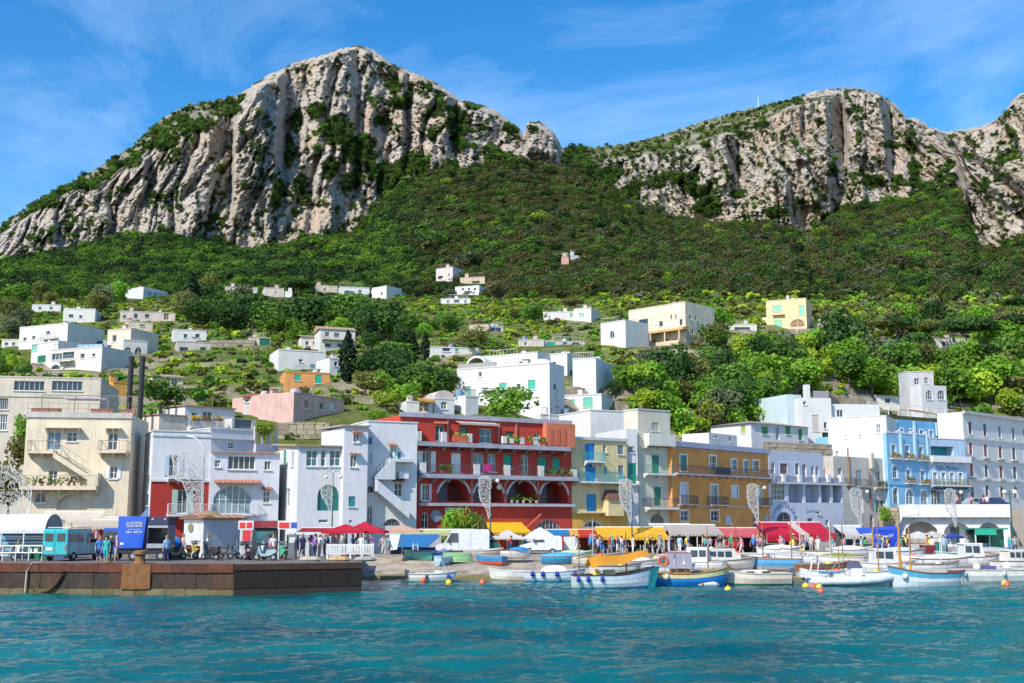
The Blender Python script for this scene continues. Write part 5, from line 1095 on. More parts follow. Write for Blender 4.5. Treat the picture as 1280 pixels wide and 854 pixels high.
bp=n.new('ShaderNodeBump');bp.inputs['Strength'].default_value=.4;bp.inputs['Distance'].default_value=.12;l.new(nb.outputs['Fac'],bp.inputs['Height']);l.new(bp.outputs[0],b.inputs['Normal'])
xs=np.concatenate([[-900,-500,-300,-180,-120,-85],np.arange(-62,62.01,.17),[85,120,180,300,500,900]])
ys=np.concatenate([[-500,-250,-120,-50,-10,12,22],27+np.cumsum(np.linspace(.09,.26,420))]);ys=ys[ys < 118];ys=np.concatenate([ys,[125,140]])
X,Yg=np.meshgrid(xs,ys);fade=sstep(84,62,np.abs(X))*sstep(20,28,Yg)*(1-.5*sstep(70,95,Yg))
wxn=X+1.2*fbm(X/9,Yg/9,3,2);wyn=Yg+1.2*fbm(X/7,Yg/7,8,2)
Z=.26*fbm(wxn/6.0,wyn/3.4,.5,2)+.18*(1-2*np.abs(fbm(wxn/2.6,wyn/1.5,1.5,2)))+.07*(1-2*np.abs(fbm(wxn/1.05,wyn/.7,2.5,2)))+.03*fbm(wxn/.45,wyn/.34,4.5,2)
Z=Z*fade-.1
sea=grid_mesh('sea',np.stack([X,Yg,Z],-1),wm);tag(sea,kind='structure');sea['label']='choppy teal harbour water'
# promenade,beach
pv=mat('stone',(.34,.32,.29));sand=bpy.data.materials.new('pebble_beach');n,l,b=nt(sand);tc=n.new('ShaderNodeTexCoord')
v1=n.new('ShaderNodeTexVoronoi');v1.inputs['Scale'].default_value=4.5;l.new(tc.outputs['Object'],v1.inputs['Vector']);n1=n.new('ShaderNodeTexNoise');n1.inputs['Scale'].default_value=.7;n1.inputs['Detail'].default_value=7;l.new(tc.outputs['Object'],n1.inputs['Vector'])
r1=n.new('ShaderNodeValToRGB');e=r1.color_ramp.elements;e[0].position=.3;e[0].color=(.24,.19,.14,1);e[1].position=.7;e[1].color=(.50,.42,.33,1);l.new(n1.outputs['Fac'],r1.inputs[0])
mx=n.new('ShaderNodeMix');mx.data_type='RGBA';mx.blend_type='MULTIPLY';mx.inputs['Factor'].default_value=.12;l.new(r1.outputs[0],mx.inputs['A']);l.new(v1.outputs['Color'],mx.inputs['B'])
sx=n.new('ShaderNodeSeparateXYZ');l.new(tc.outputs['Object'],sx.inputs[0]);ad=n.new('ShaderNodeMath');ad.operation='MULTIPLY_ADD';ad.inputs[1].default_value=.7;l.new(n1.outputs['Fac'],ad.inputs[0]);l.new(sx.outputs['Z'],ad.inputs[2])
r2=n.new('ShaderNodeValToRGB');e=r2.color_ramp.elements;e[0].position=.55;e[0].color=(1,1,1,1);e[1].position=.80;e[1].color=(0,0,0,1);l.new(ad.outputs[0],r2.inputs[0])
mx2=n.new('ShaderNodeMix');mx2.data_type='RGBA';mx2.inputs['B'].default_value=(.16,.13,.03,1);l.new(r2.outputs[0],mx2.inputs['Factor']);l.new(mx.outputs['Result'],mx2.inputs['A']);l.new(mx2.outputs['Result'],b.inputs['Base Color']);b.inputs['Roughness'].default_value=.9
bp=n.new('ShaderNodeBump');bp.inputs['Strength'].default_value=.7;bp.inputs['Distance'].default_value=.1;l.new(v1.outputs['Distance'],bp.inputs['Height']);l.new(bp.outputs[0],b.inputs['Normal'])
ROAD=1.55
bx=np.arange(-15.5,130,.4);by=np.linspace(0,1,44)
Xb,Sb=np.meshgrid(bx,by);shore=92.5+1.2*fbm(Xb/9,Xb*0,2.2,3)-.02*Xb+.0*Xb;edge=104.5+0*Xb+.06*np.clip(Xb,0,60)
Yb=(shore-4)*(1-Sb)+edge*Sb;Zb=np.where(Yb < shore,(Yb-shore)*.16,ROAD*.93*sstep(0,1,((Yb-shore)/(edge-shore)))**.8)+.05*fbm(Xb/1.4,Yb/1.4,4,3)
tag(grid_mesh('beach',np.stack([Xb,Yb,Zb],-1),sand),kind='structure')
# pebbles and boulders along the shore
m=MB();g=random.Random(5)
for i in range(500):
    x=g.uniform(-13,50);y=92.5-.02*x+g.uniform(-.3,9);r_=abs(g.gauss(0,.07))+.04
    if g.random() < .05: r_ *= 2.4
    s0=max(0,(y-92.6)/12);zz_=ROAD*.93*(s0*s0*(3-2*s0))**.8;o0=len(m.v)
    m.lathe((x,y,zz_),[(r_*.6,-r_*.4),(r_*g.uniform(.9,1.2),0),(r_*.5,r_*.5)],5)
m.build('beach_stones',mat('stone',(.42,.37,.30)),None);tag(bpy.data.objects['beach_stones'],'loose stones scattered along the pebble beach','stones',kind='stuff')
pr=MB();pr.add([(-26,104.4,ROAD),(34,104.6,ROAD),(130,109,ROAD),(130,180,ROAD),(-140,180,ROAD),(-140,84,ROAD),(-26,84,ROAD)],[(0,1,2,3,4,5,6)])
tag(pr.build('promenade',pv),kind='structure')
kb=MB()
for x0 in np.arange(-13,60,2.4):
    y0=104.45+.06*max(0,x0)*.75;kb=MB().box(x0,x0+2.36,y0-.35,y0+.3,ROAD-.75,ROAD+.12);o=kb.build('kerb_block',mat('stone',(.36,.33,.30)));o.parent=bpy.data.objects['promenade']
# raised hotel road with its retaining wall
ur=MB();pA=at(1124,640,141);ur.add([(pA.x,141.6,6.3),(140,146,6.3),(140,200,6.3),(pA.x*1.43,200,6.3)],[(0,1,2,3)]);ur.quad((pA.x,141.6,1),(140,146,1),(140,146,6.3),(pA.x,141.6,6.3));ur.quad((pA.x*1.43,200,1),(pA.x,141.6,1),(pA.x,141.6,6.3),(pA.x*1.43,200,6.3))
tag(ur.build('upper_road',mat('stone',(.45,.40,.34))),kind='structure')
# stone retaining wall under the cottage
def stone_wall(name,label,A,B,bot,top,seed,col=(.42,.35,.26),cell=(.9,.5)):
    if A == 'g': g_=ground_ray(sum(B)/2,bot);A,B=(B[0],g_.y-.8),(B[1],g_.y-.8)
    p=at(A[0],bot,A[1]);q=at(B[0],bot,B[1]);d_=Vector((q.x-p.x,q.y-p.y));L=d_.length;Hh=at(A[0],top,A[1]).z-p.z
    r_=empty(name,p,math.atan2(d_.y,d_.x),label,'wall');MB().box(0,L,.12,.7,-3,Hh).build('wall_core',mat('stone',tuple(x*.6 for x in col)),r_)
    g=random.Random(seed);z=0;n_=0
    protos=[]
    for k in range(5):
        m=MB();j=lambda: g.uniform(-.04,.04)
        m.hexa([(j()+.03,0,.03+j()),(.97+j(),0,.03+j()),(1,.3,0),(0,.3,0)],[(.04+j(),0,.96+j()),(.96+j(),0,.96+j()),(1,.3,1),(0,.3,1)]);protos.append(m.mesh('stone',mat('stone',(lambda q: tuple(x*q for x in col))(g.uniform(.75,1.25)))))
    while z < Hh-.05 and n_ < 280:
        hh=min(cell[1]*g.uniform(.7,1.3),Hh-z);x=0
        while x < L-.05 and n_ < 280:
            ww=min(cell[0]*g.uniform(.6,1.5),L-x);o=bpy.data.objects.new('stone',g.choice(protos));link(o);o.parent=r_;o.location=(x,g.uniform(-.06,.04),z);o.scale=(ww,1,hh);x += ww;n_ += 1
        z += hh
    return r_
stone_wall('cottage_retaining_wall','rough brown stone retaining wall under the long white cottage with green shutters',(959,160),(1041,166),569,552,3)
stone_wall('villa_retaining_wall','pale stone terrace wall below the cream villa terrace','g',(787,905),452,437,4,(.55,.46,.36),(1.6,.9))
stone_wall('yellow_villa_wall','pinkish stone terrace wall at the foot of the yellow villa','g',(985,1022),420,411,5,(.55,.42,.36),(1.5,.8))
stone_wall('pink_house_terrace_wall','rough grassy stone terrace wall below the pale pink house','g',(347,412),549,528,6,(.42,.36,.24),(1.1,.6))
stone_wall('vineyard_wall','low stone wall along the terraces left of the orange house','g',(262,318),434,425,7,(.40,.34,.26),(1.5,.8))
stone_wall('hotel_stair_wall','tan stone wall of the stairway left of the white vaulted bar',(1100,138),(1126,137),690,634,8,(.50,.38,.26),(.9,.5))
# ---- quay ---------------------------------------------------------------------------------------------------
QZ=2.0
qk=onz(290,706,QZ);q0=onz(-140,704,QZ);q1=onz(458,703.5,QZ);
qk=Vector((qk.x,72.6,QZ));q0=Vector((-70,78.5,QZ));q1=Vector(((458-640)/FPX*76.0*1.012,76.0,QZ))
qr=empty('stone_quay',(q0.x,q0.y,0),0,'long stone quay with rusty iron edging along the water','quay')
top=MB();o_=Vector((q0.x,q0.y,0));back=104.4
P_=[q0,qk,q1,Vector((-13.9,104.3,QZ)),Vector((-26.0,104.35,QZ)),Vector((-26,108,QZ)),Vector((-120,108,QZ)),Vector((-120,80,QZ))]
top.add([tuple(p-o_) for p in P_],[tuple(range(len(P_)))])
for p,q in ((qk,q1),(q1,P_[3]),(P_[3],P_[4]),(P_[4],P_[5]),(P_[7],q0)): top.quad(tuple(p-o_-Vector((0,0,4))),tuple(q-o_-Vector((0,0,4))),tuple(q-o_),tuple(p-o_))
d_=(qk-q0).normalized();nrm=Vector((d_.y,-d_.x,0));p_in,q_in=q0-nrm*.3-o_,qk-nrm*.3-o_
top.quad(tuple(p_in-Vector((0,0,4))),tuple(q_in-Vector((0,0,4))),tuple(q_in-Vector((0,0,.004))),tuple(p_in-Vector((0,0,.004))))
top.build('quay_deck',mat('stone',(.20,.17,.15)),qr)
ang=math.atan2(d_.y,d_.x);L=(qk-q0).length
def qbox(name,s0,s1,c0,c1,z0,z1,m,jit=0):
    g=random.Random(int(s0*97+z0*31));j=lambda: g.uniform(-jit,jit)
    mb=MB().hexa([(s0+j(),c0+j(),z0+j()),(s1+j(),c0+j(),z0+j()),(s1,c1,z0),(s0,c1,z0)],[(s0+j(),c0+j(),z1+j()),(s1+j(),c0+j(),z1+j()),(s1,c1,z1),(s0,c1,z1)])
    o=mb.build(name,m,qr);o.rotation_euler=(0,0,ang);return o
g=random.Random(11);s=L-.02;stn=[mat('rust',c) for c in ((.07,.05,.036),(.09,.056,.036),(.05,.042,.034),(.10,.06,.034))];iron=[mat('rust',c) for c in ((.15,.05,.03),(.12,.048,.035),(.18,.065,.035))]
bx0=[onz(a,742,0) for a in (176,208)]
while s > 2:
    w=g.uniform(1.0,2.6);s0=max(0,s-w);qbox('edge_block',s0+.015,s-.015,-.07,.3,QZ-.52,QZ+.01,g.choice(iron),.02);s=s0
for z0,z1 in ((-.9,-.25),(-.25,.45),(.45,QZ-.54)):
    s=L-.02
    while s > 2:
        w=g.uniform(.6,1.7);s0=max(0,s-w);qbox('stone_block',s0+.006,s-.006,g.uniform(-.01,.03),.3,z0+.006,z1-.006,g.choice(stn) if z0 > 0 else mat('stone',g.choice([(.20,.15,.07),(.16,.12,.05),(.22,.17,.09)])),.03);s=s0
# rusted bollard with its iron plate
pb=onz(192,742,0);sb=(Vector((pb.x,pb.y,0))-o_).dot(d_)
qbox('iron_plate',sb-.95,sb+.95,-.11,.28,.45,QZ-.02,mat('rust',(.30,.14,.05)),.03)
bo=MB().lathe((0,0,0),[(.42,.0),(.34,.15),(.3,.5),(.45,.6),(.42,.78),(.2,.84)],12);pbq=o_+d_*sb-nrm*.35
tag(bo.build('iron_bollard',mat('rust',(.34,.19,.08)),None,loc=(pbq.x,pbq.y,QZ)),'rusty mooring bollard above the orange stained plate on the quay','bollard')
ch=MB();pts_=[onz(78,742,0)]
s1_=(onz(72,742,0)-o_).dot(d_);s2_=(onz(100,742,0)-o_).dot(d_)
ch.tube([o_+d_*(s1_+(s2_-s1_)*t_/10)+nrm*.14+Vector((0,0,.22+1.35*(t_/10)**2.4)) for t_ in range(11)],.09,6);tag(ch.build('mooring_chain',mat('rust',(.12,.06,.04))),'rusty chain hanging in a curve on the quay face','chain')
rp_=MB();pr0=onz(58,703,QZ);s3=(Vector((pr0.x,pr0.y,0))-o_).dot(d_)
rp_.tube([o_+d_*(s3+.5)+nrm*-.3+Vector((0,0,QZ+.04)),o_+d_*(s3+.15)+nrm*.1+Vector((0,0,QZ+.05)),o_+d_*(s3-.15)+nrm*.16+Vector((0,0,QZ-.5)),o_+d_*(s3-.2)+nrm*.14+Vector((0,0,.2))],.05,6);tag(rp_.build('mooring_rope',mat('fabric',(.55,.50,.42))),'pale rope hanging over the quay edge near the teal van','rope')
# concrete return of the quay: dark wet face, shade put into its colour
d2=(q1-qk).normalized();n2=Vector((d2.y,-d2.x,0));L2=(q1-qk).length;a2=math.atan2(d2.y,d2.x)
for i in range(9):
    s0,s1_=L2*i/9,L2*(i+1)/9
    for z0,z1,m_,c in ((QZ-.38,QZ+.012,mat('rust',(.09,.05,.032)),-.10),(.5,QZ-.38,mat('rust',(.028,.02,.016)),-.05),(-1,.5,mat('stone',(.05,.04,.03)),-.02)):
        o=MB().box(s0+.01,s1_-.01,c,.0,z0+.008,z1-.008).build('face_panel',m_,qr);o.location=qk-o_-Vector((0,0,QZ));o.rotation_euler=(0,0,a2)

def beach_h(x,y):
    sh=92.5-.02*x;ed=104.5+.06*max(0,min(60,x))
    if y < sh: return 0.0
    t=min(1,(y-sh)/(ed-sh));return ROAD*.93*(t*t*(3-2*t))**.8
def onshore(px,py):
    """point of the sea, beach or promenade seen through a pixel"""
    y=70.0
    while y < 116:
        d_=ray(px,py);x=d_.x/d_.y*y;z=beach_h(x,y)
        if CAMH+d_.z/d_.y*y <= z: return Vector((x,y,z))
        y += .1
    return onz(px,py,ROAD)
# ------------------------------------------------------------------ vegetation
def house_rects():
    out=[]
    for a,b,top,h,Y in HOUSES:
        base=h.root.location;p=base-Vector((0,0,CAMH));e=math.atan2(p.z,p.y);bot=427-FPX*math.tan(e-PITCH)
        Hh=h.H+h.zb-CAMH;e2=math.atan2(Hh,p.y);t2=427-FPX*math.tan(e2-PITCH)
        out.append((min(a,b),max(a,b),t2,bot,p.y,h.root.name.split('.')[0].replace('_',' ')))
    return out
HR=house_rects()
HRA=np.array([r[:5] for r in HR])
def hidden_house(px,py0,py1,hw,Y,keep=.0):
    """would a plant at this spot stand in front of a house?"""
    for a,b,t,bo,yy,_ in HR:
        if yy > Y-1 and px+hw > a and px-hw < b and py0 < bo-(bo-t)*keep and py1 > t: return True
    return False
def topix(p):
    d_=Vector(p)-Vector((0,0,CAMH));c_=d_.y*_cp+d_.z*_sp;return 640+FPX*d_.x/c_,427-FPX*(d_.z*_cp-d_.y*_sp)/c_
def veto(pts,hpx):
    """mask of scatter points that would cover or grow inside houses"""
    Yp=pts[:,1];c_=Yp*_cp+(pts[:,2]-CAMH)*_sp;px=640+FPX*pts[:,0]/c_;py=427-FPX*((pts[:,2]-CAMH)*_cp-Yp*_sp)/c_
    bad=np.zeros(len(pts),bool);hp=hpx*FPX/c_
    for a,b,t,bo,yy in HRA:
        bad |= (px+hp*.5 > a) & (px-hp*.5 < b) & (py-hp < bo-1.5) & (py > t) & (Yp < yy+11)
    return ~bad
wood_meshes=[]
for k in WOODK:
    for q in range(2): wood_meshes.append(crown_mesh('wood_crown',330,1.0,1.6,.135,leafm(k,.78),100+q,6))
cellA=NL.copy()                               # world area of a grid cell
def sample(dens):
    cnt=RNG.poisson(np.clip(dens*cellA,0,6));ii,jj=np.nonzero(cnt);rep=cnt[ii,jj];ii=np.repeat(ii,rep);jj=np.repeat(jj,rep)
    ok=(ii < E.shape[0]-1) & (jj < NC-1);ii=ii[ok];jj=jj[ok]
    a_=RNG.random(len(ii))[:,None];b_=RNG.random(len(ii))[:,None]
    return P[ii,jj]*(1-a_)*(1-b_)+P[ii+1,jj]*a_*(1-b_)+P[ii,jj+1]*(1-a_)*b_+P[ii+1,jj+1]*a_*b_,ii,jj
inframe=(np.abs(TT) < .54)
# the wood on the mountain flanks
forest=sstep(6.7,7.25,RK)*(1-sstep(10.8,11.0,RK))*(1-rock)*inframe
forest=np.where(rock > .5,0,forest)
forest=np.where((RK > 10) & (pxr > 730) & (pxr < 990),forest*.10,np.where(RK > 10,forest*gtopm*.6,forest))
dn=forest*np.where(RK < 9,np.where(RK < 8,1/8.,1/13.),1/9.)
pts,ii,jj=sample(dn)
reg=pxr[ii,jj];rv=RNG.random(len(ii));nzv=fbm(P[ii,jj,0]/60,P[ii,jj,1]/60,3.3,3);hy=pyg[ii,jj]
var=np.zeros(len(ii),int)
brightw=.50*sstep(-.2,.3,nzv)*(reg < 520)*(hy > 270)+.12*(reg > 1000)+.05
limew=.05*(nzv > .1)
olw=1.05*sstep(480,600,reg)*(1-sstep(960,1120,reg)*.35)*sstep(-.35,.2,-nzv+.05)
darkw=.7*sstep(-.1,.35,-nzv)+.14
tot=np.stack([limew,brightw,olw*.72,olw*.18,olw*.10,darkw,np.full(len(ii),.34)]);tot=tot/tot.sum(0);cs=np.cumsum(tot,0)
pick=(rv[None] > cs).sum(0);kmap=np.array([6,0,3,4,5,2,1])[np.clip(pick,0,6)]
var=kmap*2+RNG.integers(0,2,len(ii))
onrock=RK[ii,jj] > 9.0
sz=np.where(onrock,RNG.uniform(1.0,2.6,len(ii)),RNG.uniform(1.7,3.9,len(ii)))*(1-.38*sstep(300,375,hy))*np.exp(.28*RNG.normal(size=len(ii)))
var=np.where(onrock,np.where(RNG.random(len(ii)) < .3,4,np.where(RNG.random(len(ii)) < .7,2,0))+RNG.integers(0,2,len(ii)),var)
sc=np.stack([sz,sz,sz*RNG.uniform(.75,1.15,len(ii))],-1)
pts[:,2] -= .35*sz
kp=veto(pts,sz*1.5);pts,sc,var=pts[kp],sc[kp],var[kp]
scatter('mountain_wood','dense evergreen wood covering the mountain slopes below and between the cliffs','wood',pts,sc,var,wood_meshes)
print('wood',len(pts))
# low scrub,vines and grass tufts of the terraces
low=sstep(1.0,2.0,RK)*(1-sstep(6.9,7.4,RK))*inframe
vin=tm*(((zz/step) % 1) > .02)*(((zz/step) % 1) < .34)*sstep(2.8,3.4,RK)
bush_meshes=[crown_mesh('bush',60,1.0,1.2,.34,leafm(k),300+i,4) for i,k in enumerate(['bright','mid','olive','lime','dark','grey','brown'])]
pts,ii,jj=sample(low*(.065+.03*(pxr > 780)+.38*vin))
vv=fbm(pts[:,0]/22,pts[:,1]/22,5.5,3);rv=RNG.random(len(pts));isv=vin[ii,jj] > .3;rx=pxr[ii,jj]
var=np.where(isv,np.where(rv < .5,3,np.where(rv < .75,0,2)),np.where(rv < .18+.3*(vv > .1),0,np.where(rv < .55,1,np.where(rv < .70,2,np.where(rv < .86,3,np.where(rv < .90,4,np.where(rv < .96,5,6)))))))
sz=np.where(isv,RNG.uniform(.5,.8,len(pts)),RNG.uniform(.5,1.5,len(pts)))
sz=sz*(1+.6*(rx > 780)*(rv > .5));sc=np.stack([sz*1.1,sz*1.1,sz*RNG.uniform(.7,1.1,len(pts))],-1);pts[:,2] -= .25*sz
kp=veto(pts,sz*1.2);scatter('terrace_scrub','low scrub, vines and bushes covering the terraced hillside','scrub',pts[kp],sc[kp],var[kp],bush_meshes)
print('scrub',int(kp.sum()))
# trees one can tell apart
TREE={}
def tree_proto(kind,col):
    if (kind,col) in TREE: return TREE[(kind,col)]
    sd=len(TREE)+500
    if kind == 'round': cm=[crown_mesh('crown',950,.5,.78,.048,leafm(col),sd+i*50,9) for i in range(2)];th,tr=.30,.03
    elif kind == 'bush': cm=[crown_mesh('crown',900,.62,.92,.055,leafm(col),sd+i*50,9) for i in range(2)];th,tr=.14,.03
    elif kind == 'pine': cm=[crown_mesh('crown',800,.62,.34,.048,leafm(col),sd+i*50,12) for i in range(2)];th,tr=.70,.025
    elif kind == 'cypress':
        g=np.random.default_rng(sd);m=MB()
        for i in range(620):
            z=g.uniform(0,1);r_=.155*math.sin(math.pi*min(1,z*.93+.07))**.7*(1-.35*z)*g.uniform(.6,1.1);a=g.uniform(0,6.28)
            p=Vector((r_*math.cos(a),r_*math.sin(a),z*.96));nn=(Vector((math.cos(a),math.sin(a),.5))+Vector(g.normal(size=3))*.4).normalized();e=nn.orthogonal().normalized();q=nn.cross(e);s_=.045
            m.add([p-e*s_,p-q*s_*.6,p+e*s_*.8+Vector((0,0,s_)),p+q*s_*.6],[(0,1,2,3)])
        cm=[m.mesh('crown',leafm(col))];th,tr=.05,.02
    elif kind == 'palm':
        g=np.random.default_rng(sd);m=MB()
        for i in range(26):
            a=i*2.4;up=g.uniform(-.2,.9);L=.38;prev=Vector((0,0,0));dirv=Vector((math.cos(a),math.sin(a),up)).normalized()
            for k in range(6):
                nx_=prev+dirv*L/6;sd_=dirv.cross(Vector((0,0,1))).normalized()*.05*(1-.14*k);dr=Vector((0,0,-.035))
                m.add([prev,nx_,nx_+sd_+dr,prev+sd_*1.05+dr],[(0,1,2,3)]);m.add([prev,nx_,nx_-sd_+dr,prev-sd_*1.05+dr],[(3,2,1,0)]);prev=nx_;dirv=(dirv+Vector((0,0,-.24))).normalized()
        cm=[m.mesh('crown',leafm(col))];th,tr=.62,.03
    t=MB();t.tube([(0,0,-.12),(.012,.008,th*.5),(0,0,th+.08)],[tr*1.25,tr,tr*.75],7)
    if kind in ('round','pine','bush'):
        for i in range(5):
            a=i*1.3+.4;t.tube([(0,0,th*.85),(.13*math.cos(a),.13*math.sin(a),th+.10),(.27*math.cos(a),.27*math.sin(a),th+.22)],[tr*.6,tr*.4,tr*.2],5)
    TREE[(kind,col)]=(cm,th,t.mesh('trunk',mat('wood',(.16,.12,.085))));return TREE[(kind,col)]
CW={'bright': 'bright green','mid': 'mid green','dark': 'dark green','olive': 'olive green','grey': 'grey green','lime': 'yellow green','brown': 'brownish','cypress': 'blackish green'}
KW={'round': 'round leafy tree','bush': 'dense bushy tree','pine': 'flat-topped umbrella pine','cypress': 'narrow cypress','palm': 'feathery palm'}
NM={'round': 'leafy_tree','bush': 'bushy_tree','pine': 'umbrella_pine','cypress': 'cypress','palm': 'palm_tree'}
tl={}
def put_tree(kind,col,base,hgt,wid=1.0,label=None,near=None):
    cm,th,tm3=tree_proto(kind,col);px,py=topix(base)
    if label is None:
        best=min(HR,key=lambda r: abs((r[0]+r[1])/2-px)*1.0+abs((r[2]+r[3])/2-py)*1.2+(40 if r[4] > 350 else 0));dx=px-(best[0]+best[1])/2
        rel='uphill from' if py < best[2]+3 else ('downhill from' if py > best[3]+8 else ('just left of' if dx < 0 else 'just right of'))
        rel={'just left of': 'beside','just right of': 'beside'}.get(rel,rel)
        label=f'{CW[col]} {KW[kind]} {rel} the {best[5]}'
    hp_=hgt*FPX/base[1];label=label if near else ('tall ' if hp_ > 38 else 'small ' if hp_ < 25 else '')+('broad ' if wid > 1.15 else '')+label
    r_=empty(NM[kind],base,random.uniform(0,6.28),label,'tree');r_['group']='hillside trees: '+label
    o=bpy.data.objects.new('trunk',tm3);link(o);o.parent=r_;o.scale=(hgt*wid,hgt*wid,hgt)
    o=bpy.data.objects.new('crown',random.choice(cm));link(o);o.parent=r_;o.location=(0,0,th*hgt*.92);o.scale=(hgt*wid,hgt*wid,hgt)
    return r_
def tree_px(kind,col,px,py,hpx,wid=1.0,label=None,Y=None):
    near=label is not None;p=ground_ray(px,py) if Y is None else at(px,py,Y)
    return put_tree(kind,col,p,hpx*p.y/FPX,wid,label,near)
TL=[('cypress','cypress',238,398,54,1.5),('cypress','cypress',434,480,64,1.25),('cypress','cypress',517,462,42,1.3),('cypress','cypress',531,452,36,1.2),('cypress','cypress',474,424,32,1.2),('cypress','cypress',464,434,40,1.2),('cypress','cypress',505,470,38,1.2),
 ('palm','mid',482,470,34,1.2),('palm','olive',1270,470,60,1.0),('palm','mid',590,448,24,1.2),
 ('pine','dark',372,376,24,1.5),('pine','brown',718,398,22,1.4),('pine','dark',1192,442,44,.9),('pine','dark',1208,444,46,.9),('pine','dark',1224,446,46,.9),('pine','brown',1255,440,44,1.1),('pine','dark',1120,436,42,1.0),('pine','olive',1100,432,34,1.0),('pine','dark',1272,444,50,1.0),('pine','olive',1165,434,36,.9),
 ('round','bright',1137,428,46,.9),('bush','dark',1042,456,62,.9),('bush','bright',1060,470,44,1.1),('round','grey',1078,470,50,.9),('bush','mid',985,478,50,1.0),('bush','dark',948,474,46,.9),('bush','dark',830,480,44,1.2),('bush','mid',905,500,44,1.2),('bush','mid',1120,480,50,1.2),('round','bright',1090,500,46,1.1),('bush','dark',1150,462,40,1.1),
 ('round','olive',262,378,34,1.0),('bush','mid',280,400,36,1.2),('bush','dark',315,412,40,1.2),('round','grey',300,396,36,1.0),('bush','mid',345,420,44,1.2),('bush','dark',385,420,46,1.2),('bush','mid',420,412,44,1.3),('round','bright',371,436,32,.9),('bush','mid',444,402,34,1.3),
 ('bush','bright',498,430,22,.9),('bush','mid',512,420,30,1.2),('bush','dark',490,404,26,1.3),('bush','mid',560,418,22,1.2),('bush','mid',664,404,24,1.2),('round','brown',617,380,28,1.0),('bush','olive',590,442,28,1.2),('bush','bright',545,502,34,1.3),('bush','mid',520,500,34,1.3),('bush','bright',505,510,30,1.2),('bush','olive',470,498,30,1.2),('bush','lime',480,512,20,1.4),
 ('bush','bright',790,500,36,1.2),('bush','lime',812,520,30,1.3),('bush','bright',880,520,34,1.2),('bush','bright',930,520,40,1.2),('bush','grey',905,525,36,1.0),('bush','bright',960,515,40,1.2),('bush','lime',870,545,26,1.3),('bush','mid',860,500,30,1.2),
 ('round','bright',1210,480,50,1.0),('round','bright',1245,500,52,1.1),('bush','bright',1200,505,46,1.2),('round','mid',1265,470,48,1.0),('bush','dark',1235,480,46,1.0),('bush','mid',1180,470,36,1.0),('bush','lime',1262,520,30,1.0),('bush','bright',1080,495,30,1.4),('bush','lime',1110,500,22,1.6)]
for t in TL: tree_px(*t)
tree_px('bush','bright',637,530,42,1.35,'bright green leafy tree spreading over the roof of the red house',Y=137)
tree_px('bush','lime',330,549,20,1.0,'yellow green rounded shrub beside the pergola terrace',Y=121)
tree_px('bush','olive',22,590,44,.9,'loose olive green tree left of the cream house wall',Y=112);tree_px('bush','bright',30,560,38,.6,'bright green tree top between cream block and cream house',Y=118);tree_px('bush','olive',10,640,60,.7,'pale flowering tree beside the white lace wheel',Y=110)
tree_px('bush','mid',200,512,42,1.2,'dense mid green tree right of the black chimney flues',Y=128);tree_px('bush','bright',470,530,16,1.6,'low bright bush on the terrace above the white stair house',Y=134);tree_px('bush','bright',1108,655,20,.7,'ivy bush hanging on the tan stairway wall',Y=136.6);tree_px('bush','dark',770,500,22,.9,'dark bush below the white villa annex balcony',Y=140)
# more trees on jittered rows inside the wooded parts of the hill
def inpoly(x,y,poly):
    c=False;n_=len(poly)
    for i in range(n_):
        (x1,y1),(x2,y2)=poly[i],poly[(i+1) % n_]
        if (y1 > y) != (y2 > y) and x < (x2-x1)*(y-y1)/(y2-y1)+x1: c=not c
    return c
g=random.Random(21);cnt=0
for poly,dx,dy,cols,hp,kinds in (
  ([(775,465),(960,430),(1280,440),(1280,515),(1130,505),(1010,500),(960,545),(840,560),(800,500)],25,17,['bright','bright','lime','mid','dark','lime','grey','olive','bright'],(22,46),['bush','bush','round']),
  ([(230,385),(440,380),(470,400),(500,440),(560,470),(560,510),(440,500),(440,440),(380,425),(240,420)],24,16,['mid','bright','dark','olive','mid','dark'],(24,38),['bush','bush','round']),
  ([(0,378),(70,372),(160,378),(150,388),(70,400),(0,440)],22,14,['mid','dark','olive','bright','grey'],(18,28),['bush','round']),
  ([(0,455),(30,452),(130,466),(130,478),(0,478)],20,12,['bright','mid','lime'],(14,22),['bush']),
  ([(880,415),(950,408),(1280,405),(1280,445),(960,435),(885,440)],30,16,['mid','dark','olive','brown','bright'],(22,38),['bush','round','pine']),
  ([(500,395),(680,392),(680,430),(520,440)],46,20,['mid','olive','bright','lime'],(12,20),['bush'])):
    xs_=[p[0] for p in poly];ys_=[p[1] for p in poly];y=min(ys_)
    while y < max(ys_):
        x=min(xs_)
        while x < max(xs_):
            px,py=x+g.uniform(-.5,.5)*dx,y+g.uniform(-.5,.5)*dy;x += dx
            if not inpoly(px,py,poly): continue
            h_=g.uniform(*hp);p=ground_ray(px,py)
            if hidden_house(px,py-h_,py,h_*.45,p.y): continue
            tree_px(g.choice(kinds),g.choice(cols),px,py,h_,g.uniform(.9,1.25));cnt += 1
        y += dy
print('trees',cnt+len(TL))
